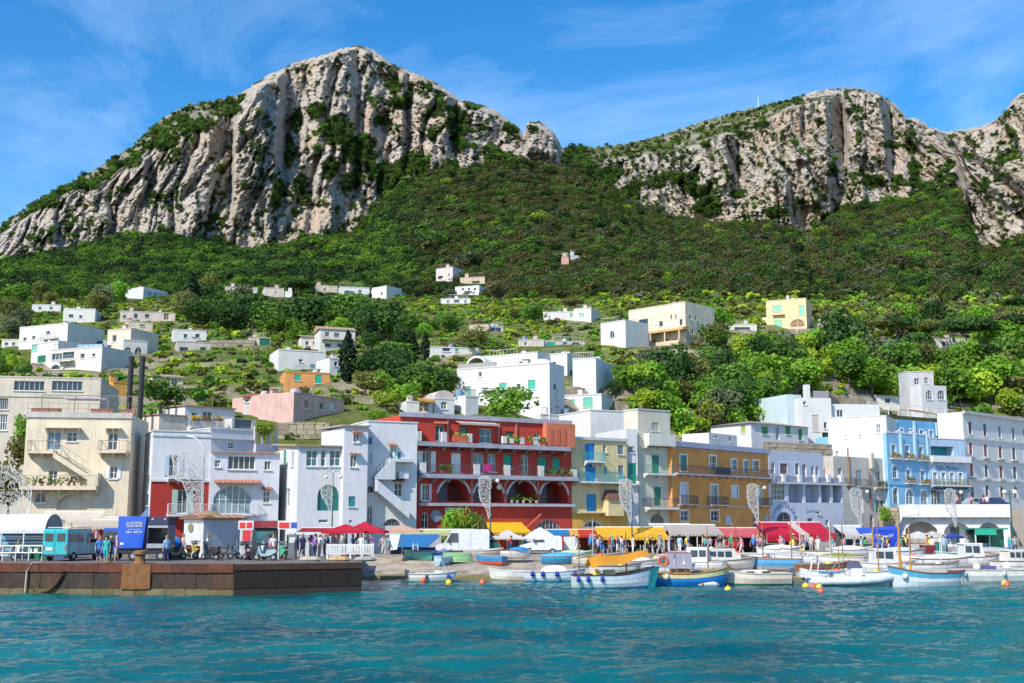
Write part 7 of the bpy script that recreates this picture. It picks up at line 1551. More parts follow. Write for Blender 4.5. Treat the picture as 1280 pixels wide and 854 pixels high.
POSES={k: make_body(k,1) for k in ('stand','walk','arm','hip','sit')}
def hair_mesh(long):
    m=MB();n_=12
    for i in range(7):
        t0,t1=i/7*.62*math.pi,(i+1)/7*.62*math.pi
        for k in range(n_):
            a0,a1=2*math.pi*k/n_,2*math.pi*(k+1)/n_
            def P2(t,a):
                front=math.sin(a) < -.35
                tt=min(t,.42*math.pi) if front else t*(1.25 if long else 1)
                z=.115*math.cos(tt);r_=.112*math.sin(min(tt,1.75));
                if long and tt > 1.75: z=.115*math.cos(1.75)-(tt-1.75)*.28
                return (r_*math.cos(a),r_*math.sin(a)*1.08+.012,z)
            m.quad(P2(t0,a0),P2(t0,a1),P2(t1,a1),P2(t1,a0))
    return m.mesh('hair',mat('plain',(.04,.025,.015)),smooth=True)
HAIR=[hair_mesh(False),hair_mesh(True)]
HATM=MB().lathe((0,0,0),[(.19,.035),(.19,.05),(.115,.055),(.11,.13),(.02,.14)],12).mesh('sun_hat',mat('fabric',(.6,.5,.33)))
SKINS=[(.50,.30,.20),(.42,.24,.15),(.55,.36,.26)]
CLO={'white': (.74,.73,.70),'navy': (.03,.05,.15),'red': (.55,.04,.05),'teal': (.03,.40,.38),'black': (.025,.025,.03),'blue': (.05,.20,.55),'pink': (.70,.28,.34),'orange': (.78,.28,.05),'yellow': (.80,.62,.08),'grey': (.32,.33,.35),'green': (.08,.30,.14),'beige': (.55,.46,.34),'sky blue': (.30,.52,.72),'purple': (.25,.12,.32)}
HC=[(.03,.02,.015),(.10,.05,.02),(.30,.20,.09),(.35,.34,.33),(.015,.012,.01)]
pg=random.Random(33)
def person(px,py,z,pose='stand',top='white',bot='navy',rz=None,where='on the quay',hgt=1.70,bare=None,hat=False,extra=''):
    p=onz(px,py,z) if not isinstance(py,tuple) else at(px,py[0],py[1])
    me,hc=POSES[pose];o=bpy.data.objects.new('person',me);link(o);k=hgt/1.72;o.location=(p.x,p.y,z);o.scale=(k,k,k);o.rotation_euler=(0,0,pg.uniform(-3,3) if rz is None else rz)
    bare=pg.random() < .45 if bare is None else bare;sk=pg.choice(SKINS);cols=[sk,CLO[top],CLO[bot],sk if bare else CLO[bot],pg.choice([(.05,.04,.04),(.5,.5,.48),(.3,.2,.12)])]
    for i,c in enumerate(cols): o.material_slots[i].link='OBJECT';o.material_slots[i].material=mat('fabric' if i in (1,2) else 'plain',c)
    long=pg.random() < .45;hm=bpy.data.objects.new('hair',HAIR[int(long)]);link(hm);hm.parent=o;hm.location=hc;hm.material_slots[0].link='OBJECT';hm.material_slots[0].material=mat('plain',pg.choice(HC))
    if hat: q=bpy.data.objects.new('sun_hat',HATM);link(q);q.parent=o;q.location=(hc[0],hc[1],hc[2]+.045)
    act={'stand': 'standing','walk': 'walking','arm': 'raising one hand','hip': 'standing with hand on hip','sit': 'sitting'}[pose]
    lab=f'person in {top} top and {bot} {"shorts" if bare else "trousers"}{" and straw hat" if hat else ""} {act} {where}{extra}'
    tag(o,' '.join(lab.split()[:16]),'person','people along the harbour');return o
# ------------------------------------------------------------------ vehicles
def wheel(root,x,y,r,w=.2,rim=(.45,.45,.46)):
    t=MB().lathe((x,y,r),[(r*.55,-w/2),(r*.95,-w/2),(r,-w*.3),(r,w*.3),(r*.95,w/2),(r*.55,w/2)],18,'y').build('wheel',mat('plain',(.02,.02,.022),rough=.8),root)
    MB().lathe((x,y,r),[(.02,-w/2-.015),(r*.5,-w/2-.012),(r*.56,-w/2+.02),(r*.56,w/2-.02),(r*.5,w/2+.012),(.02,w/2+.015)],14,'y').build('rim',mat('metal',rim,metal=.6),t);return t
def prof_body(root,prof,w,col,name='body',tum=.06):
    """side profile (x,z) extruded in y with a little tumblehome"""
    m=MB();n_=len(prof);zs=[z for _,z in prof];zm=max(zs);z0=min(zs)
    def wy(z): return w/2*(1-tum*max(0,(z-.9)/(zm-.9+1e-6)))
    for sg in (-1,1):
        vs=[(x,sg*wy(z),z) for x,z in prof];m.add(vs,[tuple(range(n_)) if sg > 0 else tuple(range(n_))[::-1]])
    for i in range(n_):
        (x0,z0_),(x1,z1_)=prof[i],prof[(i+1) % n_];m.quad((x0,-wy(z0_),z0_),(x1,-wy(z1_),z1_),(x1,wy(z1_),z1_),(x0,wy(z0_),z0_))
    o=m.build(name,pt(col),root);bv=o.modifiers.new('bevel','BEVEL');bv.width=.05;bv.segments=2;bv.limit_method='ANGLE';return o
def side_panes(root,w,quads,glass=GLASS,tum=.06,zm=2.2):
    for q in quads:
        for sg in (-1,1):
            wy=lambda z: w/2*(1-tum*max(0,(z-.9)/(zm-.9)))+.012
            vs=[(x,sg*wy(z),z) for x,z in q]+[(x,sg*(wy(z)-.03),z) for x,z in q];n_=len(q)
            MB().add(vs,[tuple(range(n_)),tuple(range(n_,2*n_))]+[(i,(i+1) % n_,n_+(i+1) % n_,n_+i) for i in range(n_)]).build('side_window',glass,root)
def van(root,L,w,H,col,hood=.9,low=(.05,.05,.05),panel=True,lights=True):
    x0,x1=-L/2,L/2;xw=x1-hood
    b_=prof_body(root,[(x0,.38),(x1-.05,.38),(x1,.62),(x1-.02,.88),(xw+.15,1.12),(xw-.55,H-.12),(xw-.85,H),(x0+.12,H),(x0,H-.15)],w,col)
    wy=lambda z: w/2*(1-.06*max(0,(z-.9)/(H-.9)))
    m=MB().hexa([(xw+.13,-wy(1.2)*.9,1.18),(xw+.16,-wy(1.2)*.9,1.18),(xw+.16,wy(1.2)*.9,1.18),(xw+.13,wy(1.2)*.9,1.18)],[(xw-.49,-wy(H)*.88,H-.22),(xw-.45,-wy(H)*.88,H-.22),(xw-.45,wy(H)*.88,H-.22),(xw-.49,wy(H)*.88,H-.22)]);m.build('windscreen',GLASS,root)
    side_panes(root,w,[[(xw-.05,1.16),(xw-.5,H-.34),(xw-1.15,H-.34),(xw-1.15,1.16)]],zm=H)
    for x in (x0+.85,x1-.75):
        for sg in (-1,1): wheel(root,x,sg*(w/2-.1),.32)
    MB().box(x0-.04,x1+.02,-w/2-.012,w/2+.012,.34,.46).build('bumper',mat('plain',low),root)
    for sg in (-1,1):
        MB().box(x1-.12,x1+.012,sg*w*.38-.15,sg*w*.38+.15,.68,.86).build('headlight',mat('glass',(.6,.6,.58)),root);MB().box(x0-.02,x0+.03,sg*w*.44-.06,sg*w*.44+.06,.7,1.05).build('tail_light',mat('gloss',(.5,.05,.03)),root)
        for xx in (xw-1.2,xw-2.3): MB().box(xx-.008,xx+.008,sg*(wy(1.2)+.004)-.004,sg*(wy(1.2)+.004)+.004,.5,H-.35).build('door_seam',mat('plain',(.1,.1,.1)),root)
        MB().box(xw-.35,xw-.2,sg*(w/2+.14)-.1,sg*(w/2+.14)+.1,1.2,1.45).build('wing_mirror',mat('plain',(.04,.04,.04)),root)
    return b_
VM=(.70,.70,.70)
p=at(578,694,106.4);r_=empty('white_van',(p.x,p.y,ROAD),math.pi+.05,'high white panel van parked beside the blue tent and beach boats','van');van(r_,4.9,1.9,2.35,VM)
p=at(676,694,107.2);r_=empty('white_van',(p.x,p.y,ROAD),math.pi-.03,'small white delivery van with dark cab window under the white gazebo','van');van(r_,3.9,1.7,1.75,VM,hood=1.1)
# teal van seen from behind
p=at(90,702,79.5);r_=empty('teal_van',(p.x-.2,p.y+.6,QZ),1.4,'bright teal van with two rear windows parked on the quay','van');TL_=(.015,.42,.46)
van(r_,4.6,1.85,2.15,TL_)
for sg in (-1,1): MB().box(-2.33,-2.295,sg*.44-.3,sg*.44+.3,1.32,1.85).build('rear_window',GLASS,r_)
MB().box(-2.325,-2.295,-.006,.006,.55,2.0).build('door_seam',mat('plain',(.02,.2,.22)),r_);MB().box(-2.33,-2.29,.15,.62,.72,.92).build('licence_plate',mat('paint',(.7,.7,.66)),r_);side_panes(r_,1.85,[[(-.2,1.25),(-.2,1.8),(-1.0,1.8),(-1.0,1.25)],[(-1.15,1.25),(-1.15,1.8),(-2.0,1.8),(-2.0,1.25)]],zm=2.15)
m=MB();[m.bar((-1.9+i*.9,-.8,2.24),(-1.9+i*.9,.8,2.24),.05) for i in range(4)];m.bar((-1.9,-.8,2.24),(.8,-.8,2.24),.05);m.bar((-1.9,.8,2.24),(.8,.8,2.24),.05);m.build('roof_rack',mat('metal',(.7,.7,.7)),r_)
# blue box lorry with its side flap and dark open back
p=at(179,704,78.5);r_=empty('blue_lorry',(p.x,p.y,QZ),.02,'small blue delivery lorry with white lettering and dark open loading bay','lorry');BL=(.01,.10,.62);r_.scale=(1.13,1.1,1.1)
m=MB().hexa([(-1.55,-.05,.78),(-.1,-.05,.78),(-.1,1.55,.78),(-1.55,1.55,.78)],[(-1.6,-.05,2.72),(.1,-.05,2.72),(.1,1.55,2.72),(-1.6,1.55,2.72)]);m.build('box_body',pt(BL),r_)
for t_,z,s_ in (('SOC. COOP. PORTUALI',2.3,.16),('TRASPORTI MARITTIMI',2.12,.14),('isola di capri',1.92,.09),('081 8370',1.76,.13)):
    q=text_mesh(t_,(.78,.80,.82),1.05 if s_ > .1 else .8,s_);q.parent=r_;q.matrix_local=Matrix.Translation((-.62,-.07,z)) @ Matrix.Rotation(math.pi/2,4,'X')
MB().box(-1.42,-1.22,-.075,-.055,.98,1.12).build('sticker',mat('paint',(.75,.76,.78)),r_)
m=MB();m.box(.16,1.4,-.04,.04,.78,1.05);m.build('tailboard',mat('metal',(.35,.38,.44)),r_)
m=MB();m.box(.14,.22,0,1.5,1.06,2.66);m.box(1.36,1.44,0,1.5,.8,2.66);m.box(.14,1.44,0,1.5,2.2,2.7);m.box(.22,1.36,1.42,1.5,.8,2.2);m.build('loading_bay',pt((.012,.02,.09)),r_);MB().box(.2,1.38,-.05,-.004,2.02,2.16).build('roller_door_edge',mat('metal',(.4,.42,.46)),r_)
MB().box(-1.5,1.4,.1,1.4,.5,.76).build('chassis',mat('metal',(.04,.04,.04)),r_);MB().box(-2.5,-1.62,.1,1.5,.5,2.0).build('cab',pt((.012,.09,.5)),r_);MB().box(-2.52,-1.7,.06,.1,1.25,1.8).build('cab_window',GLASS,r_)
for x,y in ((-.65,.15),(1.0,.15),(-2.0,.2),(-.65,1.35),(1.0,1.35),(-2.0,1.35)): wheel(r_,x,y,.3)
for x in (.45,1.2): MB().lathe((x,-.03,2.55),[(.02,-.02),(.07,-.01),(.07,.03)],8,'y').build('marker_light',mat('glass',(.6,.6,.6)),r_)
# scooters
def scooter(col,dark=(.03,.03,.035)):
    r_=empty('scooter');b_=prof_body(r_,[(-.55,.42),(-.2,.32),(.25,.30),(.42,.42),(.52,.95),(.44,.98),(.30,.48),(-.02,.46),(-.12,.72),(-.72,.80),(-.85,.62)],.30,col,'fairing',0)
    MB().hexa([(-.80,-.13,.79),(-.02,-.12,.72),(-.02,.12,.72),(-.80,.13,.79)],[(-.78,-.12,.90),(-.06,-.10,.82),(-.06,.10,.82),(-.78,.12,.90)]).build('seat',mat('plain',dark),r_)
    m=MB();m.tube([(.50,0,.9),(.44,0,1.08)],.03,6);m.tube([(.40,-.32,1.06),(.46,0,1.08),(.40,.32,1.06)],.022,6);m.build('handlebar',mat('metal',dark),r_)
    for sg in (-1,1): MB().lathe((.42,sg*.28,1.2),[(.01,-.01),(.06,0),(.06,.02)],8,'x').build('mirror',mat('plain',dark),r_)
    MB().hexa([(.55,-.14,.80),(.57,-.14,.80),(.57,.14,.80),(.55,.14,.80)],[(.47,-.18,1.28),(.485,-.18,1.28),(.485,.18,1.28),(.47,.18,1.28)]).build('windshield',mat('glass',(.35,.36,.38)),r_)
    m=MB();m.tube([(.55,-.07,.85),(.66,-.07,.24)],.028,6);m.tube([(.55,.07,.85),(.66,.07,.24)],.028,6);m.build('fork',mat('metal',(.4,.4,.4)),r_)
    wheel(r_,.66,0,.24,.11);wheel(r_,-.58,0,.24,.12);MB().lathe((.565,0,.82),[(.02,.03),(.07,.02),(.08,-.02)],8,'x').build('headlight',mat('glass',(.65,.65,.6)),r_);MB().box(-.9,-.84,-.06,.06,.66,.74).build('tail_light',mat('gloss',(.5,.03,.02)),r_)
    MB().bar((-.1,-.1,.3),(-.05,-.2,.0),.025).build('side_stand',mat('metal',(.2,.2,.2)),r_);return r_
SC={}
def put_scooter(col,cname,px,py,rz,where,z=None,box=False):
    z=QZ if z is None else z
    if cname not in SC: SC[cname]=scooter(col);r_=SC[cname]
    else: r_=copy_tree(SC[cname])
    p=onz(px,py,z);r_.location=(p.x,p.y,z);r_.rotation_euler=(0,0,rz);tag(r_,f'{cname} motor scooter parked {where}','scooter','motor scooters on the quay')
for a in (((.75,.55,.01),'yellow',232,699,.2,'between the blue lorry and the white kiosk'),((.75,.55,.01),'yellow',245,698,2.0,'between the blue lorry and the white kiosk'),((.03,.03,.035),'black',263,700.5,2.6,'in front of the white kiosk'),((.03,.03,.035),'black',276,699.5,.3,'in front of the white kiosk'),((.22,.23,.25),'dark grey',286,699,.15,'in front of the white kiosk mural'),((.60,.60,.60),'silver',306,700,2.2,'by the red fuel canopy'),((.03,.03,.035),'black',314,700.5,2.5,'by the red fuel canopy'),((.68,.68,.68),'white',321,700,.9,'by the red fuel canopy'),((.30,.42,.48),'blue grey',332,701,2.9,'by the red fuel canopy'),((.08,.50,.28),'mint green',354,699.5,2.0,'beside the second fuel sign'),((.5,.5,.5),'pale grey',5,701,.1,'behind the white railing by the striped curtain'),((.5,.5,.5),'pale grey',-12,700,1.0,'behind the white railing by the striped curtain'),((.22,.23,.25),'dark grey',217,699.5,.5,'beside the back of the blue lorry'),((.35,.06,.05),'dark red',240,696,1.4,'behind the yellow scooters')): put_scooter(*a)
# ------------------------------------------------------------------ stalls,awnings,lamp posts,quay furniture,people
FW=mat('paint',(.70,.69,.66));LW=mat('paint',(.52,.52,.50))
def awn(name,label,px0,px1,py_back,py_front,Yf,depth,col,ground=None,stripes=None,posts=3,valance=.28,pcol=(.72,.7,.66),frame=True,cat='awning',tr=.3,sidewall=None):
    """free-standing or fixed awning: front edge at distance Yf, back edge Yf+depth"""
    z=ROAD if ground is None else ground
    A=at(px0,py_front,Yf);B=at(px1,py_front,Yf);Zb=at((px0+px1)/2,py_back,Yf+depth).z;W_=B.x-A.x
    r_=empty(name,(A.x,A.y,z),0,label,cat);zf,zb=A.z-z,Zb-z
    cols=stripes or [col];n_=max(len(cols),int(W_/.8)) if stripes else max(1,int(W_/2.2))
    for i in range(n_):
        x0,x1=W_*i/n_,W_*(i+1)/n_;m=MB();k=6
        for j in range(k):
            t0,t1=j/k,(j+1)/k;sg=.10*math.sin(math.pi*t0),.10*math.sin(math.pi*t1);e=.004
            m.hexa([(x0+e,depth*t0,zf+(zb-zf)*t0-sg[0]-.02),(x1-e,depth*t0,zf+(zb-zf)*t0-sg[0]-.02),(x1-e,depth*t1,zf+(zb-zf)*t1-sg[1]-.02),(x0+e,depth*t1,zf+(zb-zf)*t1-sg[1]-.02)],[(x0+e,depth*t0,zf+(zb-zf)*t0-sg[0]),(x1-e,depth*t0,zf+(zb-zf)*t0-sg[0]),(x1-e,depth*t1,zf+(zb-zf)*t1-sg[1]),(x0+e,depth*t1,zf+(zb-zf)*t1-sg[1])])
        ns=max(3,int((x1-x0)/.3))
        for j in range(ns): u0,u1=x0+(x1-x0)*j/ns,x0+(x1-x0)*(j+1)/ns;m.add([(u0+e,-.015,zf-.005),(u1-e*.5,-.015,zf-.005),(u1-.02,-.03,zf-valance+.05),((u0+u1)/2,-.035,zf-valance),(u0+.02,-.03,zf-valance+.05)],[(0,1,2,3,4),(4,3,2,1,0)])
        m.build('awning_panel',mat('fabric',cols[i % len(cols)],tr=tr),r_)
    for i in range(posts):
        x=.06+(W_-.12)*i/max(1,posts-1);MB().tube([(x,.08,0),(x,.08,zf-.02)],.05,7).build('post',mat('paint',pcol),r_)
    if frame: MB().bar((0,.08,zf-.05),(W_,.08,zf-.05),.06).build('front_rail',mat('paint',pcol),r_);MB().bar((0,depth,zb+.02),(W_,depth,zb+.02),.1).build('wall_rail',mat('paint',pcol),r_)
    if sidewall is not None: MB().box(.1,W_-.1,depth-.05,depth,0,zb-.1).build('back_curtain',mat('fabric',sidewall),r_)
    return r_
def parasol(label,px,py_edge,Y,half,peak,col,ground=None,square=True,z=None,rz=0.0,group=None):
    z=ROAD if ground is None else ground;p=at(px,py_edge,Y);r_=empty('parasol',(p.x,p.y,z),rz,label,'parasol',group);h_=p.z-z;n_=4 if square else 8
    MB().tube([(0,0,0),(0,0,h_+peak)],.035,7).build('pole',mat('paint',(.6,.58,.52)),r_);MB().lathe((0,0,0),[(.3,0),(.3,.06),(.08,.1)],10).build('base',mat('stone',(.3,.3,.3)),r_)
    m=MB();cs=[(half*math.cos(math.pi/4+2*math.pi*i/n_)*(1.414 if square else 1),half*math.sin(math.pi/4+2*math.pi*i/n_)*(1.414 if square else 1)) for i in range(n_)]
    for i in range(n_):
        (a,b),(c,d)=cs[i],cs[(i+1) % n_];e=.5
        m.add([(a,b,h_),(c,d,h_),(c*e,d*e,h_+peak*.42),(a*e,b*e,h_+peak*.42),(0,0,h_+peak)],[(0,1,2,3),(3,2,4)]);m.quad((a,b,h_),(c,d,h_),(c,d,h_-.16),(a,b,h_-.16))
        MB().bar((0,0,h_+peak*.9),(a*.98,b*.98,h_-.02),.025).build('rib',mat('wood',(.3,.2,.12)),r_)
    m.build('canopy',mat('fabric',col,tr=.3),r_);return r_
# --- left stall with barrel awning
p0=at(-40,700,82);p1=at(54,700,82);W_=p1.x-p0.x;r_=empty('barrel_awning_stall',(p0.x,p0.y,QZ),0,'white barrel awning stall with blue striped curtain on the quay','stall');ze=at(20,663,82).z-QZ;zt=at(20,647,82).z-QZ+.25
m=MB();k=8
for i in range(k):
    a,b_=math.pi/2*i/k,math.pi/2*(i+1)/k;q=lambda t: (1.6*(1-math.cos(t)),ze+(zt-ze)*math.sin(t));(y0,z0),(y1,z1)=q(a),q(b_);m.quad((0,y0,z0),(W_,y0,z0),(W_,y1,z1),(0,y1,z1));m.quad((0,y1+2*(1.6-y1),z1),(W_,y1+2*(1.6-y1),z1),(W_,3.2-y0,z0),(0,3.2-y0,z0))
m.quad((0,-.01,ze),(W_,-.01,ze),(W_,-.01,ze-.22),(0,-.01,ze-.22));m.build('barrel_awning',mat('fabric',(.80,.77,.72),tr=.2),r_)
m=MB();ap=[(1.6*(1-math.cos(math.pi*i/12)),ze+(zt-ze)*math.sin(math.pi*i/12)) for i in range(13)];m.add([(W_+.01,y,z) for y,z in ap],[tuple(range(13))]);m.build('end_gable',mat('fabric',(.30,.28,.26)),r_)
for i in range(9): MB().box(.02,W_+1.0,3.0,3.05,ze-.25-.21*(i+1)*1.0+.02,ze-.25-.21*i).build('curtain_stripe',mat('fabric',(.02,.13,.30) if i % 2 == 0 else (.20,.42,.58)),r_)
for i in range(7): MB().box(W_+.05,W_+1.05,1.4,1.45,ze-.25-.26*(i+1)+.01,ze-.25-.26*i).build('curtain_stripe',mat('fabric',(.02,.13,.30) if i % 2 == 0 else (.16,.36,.52)),r_)
for x in (.2,W_*.42,W_*.72,W_-.05): MB().tube([(x,.05,0),(x,.05,ze)],.06,7).build('post',FW,r_)
p0=at(-30,701,78.5);r_=empty('white_railing',(p0.x,p0.y,QZ),0,'white tube railing along the quay edge below the barrel awning','railing');W_=at(52,701,78.5).x-p0.x
for z in (.55,1.0): MB().tube([(0,0,z),(W_,0,z)],.04,7).build('rail',FW,r_)
for i in range(6): MB().tube([(W_*i/5,0,0),(W_*i/5,0,1.0)],.045,7).build('upright',FW,r_)
for px in (39,46,57.5):
    p=at(px,702,80.2);r_=empty('green_bin',(p.x,p.y,QZ),0,'dark green wheeled bin with white label behind the white railing','bin','green bins by the striped curtain');MB().hexa([(-.25,-.25,.08),(.25,-.25,.08),(.25,.25,.08),(-.25,.25,.08)],[(-.3,-.3,.95),(.3,-.3,.95),(.3,.3,.95),(-.3,.3,.95)]).build('bin_body',mat('plain',(.01,.16,.09)),r_);MB().box(-.32,.32,-.32,.32,.953,1.03).build('lid',mat('plain',(.01,.12,.07)),r_);MB().box(-.13,.13,-.31,-.285,.5,.8).build('label_sheet',mat('paint',(.7,.7,.68)),r_)
awn('cream_awning','cream awning strips hung along the foot of the cream house',38,116,640,652,100,3,(.74,.66,.54),QZ,posts=4)
awn('beige_market_canopy','beige flat market canopy behind the teal van',96,168,650,658,93,3.5,(.66,.58,.46),QZ,posts=4,sidewall=(.35,.06,.05))
awn('low_cream_canopy','low cream canopy with dark underside beside the red chimney pots',118,168,647,651,97,2.5,(.70,.62,.50),QZ,posts=3)
# white curved lamp and the lace light wheel at far left
def filigree(m,outline,n_,seed,r0=.10,r1=.26,y=0.0):
    g=random.Random(seed);xs_=[q[0] for q in outline];zs_=[q[1] for q in outline];cs=[]
    for _ in range(n_*30):
        if len(cs) >= n_: break
        x,z=g.uniform(min(xs_),max(xs_)),g.uniform(min(zs_),max(zs_));r_=g.uniform(r0,r1)
        if not inpoly(x,z,outline): continue
        if any((x-a)**2+(z-b)**2 < (.78*(r_+c))**2 for a,b,c in cs): continue
        cs.append((x,z,r_));k=9
        for i in range(k):
            a,b_=2*math.pi*i/k,2*math.pi*(i+1)/k;m.bar((x+r_*math.cos(a),y,z+r_*math.sin(a)),(x+r_*math.cos(b_),y,z+r_*math.sin(b_)),.038)
        a=g.uniform(0,6.28);m.bar((x+r_*math.cos(a),y,z+r_*math.sin(a)),(x-r_*math.cos(a),y,z-r_*math.sin(a)),.04)
    for (a,b),(c,d) in zip(outline,outline[1:]+outline[:1]): m.bar((a,y,b),(c,y,d),.06)
p=at(-6,650,97);r_=empty('lace_light_wheel',(p.x,p.y,QZ),0,'large white lace light wheel beside the cream house','light decoration');m=MB();cz=at(0,622,97).z-QZ;ro=2.7
ol=[(ro*math.cos(2*math.pi*i/24),cz+ro*math.sin(2*math.pi*i/24)) for i in range(24)];filigree(m,ol,120,3,.12,.3)
for i in range(24): a,b_=2*math.pi*i/24,2*math.pi*(i+1)/24;m.bar((ro*.8*math.cos(a),0,cz+ro*.8*math.sin(a)),(ro*.8*math.cos(b_),0,cz+ro*.8*math.sin(b_)),.07)
m.build('lace_ring',LW,r_);MB().tube([(0,.1,0),(0,.1,cz-ro)],.1,8).build('support',FW,r_);MB().tube([(2.9,0,0),(2.9,0,cz+1.2)],.05,7).build('side_pole',FW,r_)
p=at(252,660,103);r_=empty('street_lamp',(p.x,p.y,QZ),0,'tall white street lamp with curved arm and lace panel by the red ground floor house','street lamp',None);hl=at(252,567,103).z-QZ
m=MB();m.tube([(0,0,0),(0,0,hl),(-.3,0,hl+.9),(-1.0,0,hl+1.45),(-1.9,0,hl+1.6)],.07,8);m.build('pole',FW,r_);MB().box(-2.4,-1.8,-.13,.13,hl+1.52,hl+1.66).build('lamp_head',mat('metal',(.35,.36,.38)),r_)
m=MB();filigree(m,[(-2.9,hl-.2),(-2.2,hl+.1),(-1.2,hl+.25),(-.1,hl),(-.1,hl-2.4),(-2.4,hl-2.4)],90,5,.1,.24,-.1);filigree(m,[(-1.9,hl-2.4),(-.1,hl-2.4),(-.1,hl-6.3),(-.35,hl-6.3)],46,6,.1,.2,-.1);m.build('lace_panel',LW,r_)
# lace light posts along the promenade
m=MB();OLP=[(-1.25,4.6),(-.9,4.85),(-.3,4.8),(-.06,4.6),(-.06,.9),(-.2,.2),(-.45,1.3),(-1.05,2.3),(-1.28,3.2)];filigree(m,OLP,46,8,.11,.24,-.08);LACE=m.mesh('lace_panel',LW)
def lace_post(px,py_top,Y,where,lamp='one',col=(.03,.10,.08),s=1.0,ground=None):
    z=ROAD if ground is None else ground;p=at(px,660,Y);h_=at(px,py_top,Y).z-z
    r_=empty('lace_lamp_post',(p.x,p.y,z),0,'dark green lamp post with white lace light panel '+where,'street lamp','lace lamp posts along the promenade')
    MB().tube([(0,0,0),(0,0,.5),(0,0,.52),(0,0,h_)],[.13,.12,.07,.05],9).build('pole',mat('metal',col),r_)
    o=bpy.data.objects.new('lace_panel',LACE);link(o);o.parent=r_;o.location=(0,0,h_-4.75*s);o.scale=(s,1,s)
    for sg in ((-1,1) if lamp == 'two' else (1,)):
        m=MB();m.tube([(0,0,h_-.2),(sg*.2,0,h_+.25),(sg*.55,0,h_+.2),(sg*.65,0,h_-.1)],.03,6);m.build('lamp_arm',mat('metal',col),r_);MB().ball((sg*.65,0,h_-.3),.2,10).build('lamp_globe',mat('gloss',(.78,.76,.70)),r_,smooth=True)
    return r_
lace_post(415,592,103,'in front of the green arched doorway','two',s=.85,ground=QZ);lace_post(613,597,108,'in front of the red house',s=.85);lace_post(790,600,112,'before the yellow house',s=.92);lace_post(949,606,113,'in front of the ochre house',s=.85);lace_post(1078,611,114,'in front of the taupe house',s=.85);lace_post(1196,612,118,'in front of the white vaulted bar',s=.85,col=(.06,.06,.07))
p=at(1265,660,120);r_=empty('globe_lamp_post',(p.x,p.y,ROAD),0,'dark green lamp post with two white globes near the green kiosk','street lamp');h_=at(1265,618,120).z-ROAD;MB().tube([(0,0,0),(0,0,h_+.4)],[.12,.05],9).build('pole',mat('metal',(.02,.10,.07)),r_)
for sg in (-1,1): MB().bar((0,0,h_),(sg*.55,0,h_),.05).build('lamp_arm',mat('metal',(.02,.1,.07)),r_);MB().ball((sg*.55,0,h_+.25),.24,10).build('lamp_globe',mat('gloss',(.8,.79,.75)),r_,smooth=True)
# --- kiosk on the quay
h=House('white_kiosk','white kiosk with round emblem and tiled roof edge on the quay',(254,86),(301,88.5),QZ,649,2.6,(.70,.70,.70),'kiosk',ref=670,base_below=0)
h.left.M and None;a,b=h.left.ab(239,660);childm(MB().lathe((a,-.03,b),[(.34,-.03),(.34,.03)],14,'y'),'emblem',mat('paint',(.20,.22,.10)),h.root,h.left.M);m=MB();g=random.Random(2)
h.win(294,690,8,16,'door',col=(.35,.42,.48));m=MB()
for i in range(22): x=-.2+(h.W+.4)*i/21;m.tube([(x,-.35,h.H+.05),(x,.6,h.H+.3)],.09,5)
for i in range(14): y=-.2+(h.D+.3)*i/13;m.tube([(-.35,y,h.H+.05),(.5,y,h.H+.28)],.09,5)
m.build('roof_tiles',mat('tile',(.45,.24,.15)),h.root);tarp(h.root,.2,2.2,2.4,h.H+.15,.5,(.30,.22,.10),'straw_cover').location=(0,1.2,0);h.finish(par=0)
# --- fuel point
p=at(298,700,86);r_=empty('fuel_kiosk',(p.x,p.y,QZ),.15,'fuel kiosk with dark red fascia and white posts beside the white kiosk','kiosk');zt=at(330,651,86).z-QZ
MB().box(1.0,3.6,.3,2.0,zt-.5,zt).build('fascia',pt((.30,.02,.04)),r_);MB().box(.9,2.7,.5,1.8,0,zt-.52).build('booth',mat('plain',(.05,.06,.06)),r_);MB().box(1.1,2.5,.45,.498,1.0,1.9).build('booth_window',GLASST,r_)
MB().box(3.4,7.6,.2,.5,zt-1.05,zt-.85).build('beam',FW,r_);MB().box(3.4,6.4,1.6,1.7,0,zt-1.06).build('back_wall',plas((.42,.45,.46)),r_)
for x in (4.5,7.4): MB().box(x-.09,x+.09,.25,.45,0,zt-1.06).build('post',FW,r_)
MB().box(5.2,7.3,.6,.9,0,1.05).build('counter',pt((.50,.54,.60)),r_);MB().box(4.75,5.15,.3,.6,0,1.1).build('cabinet',pt((.66,.66,.62)),r_)
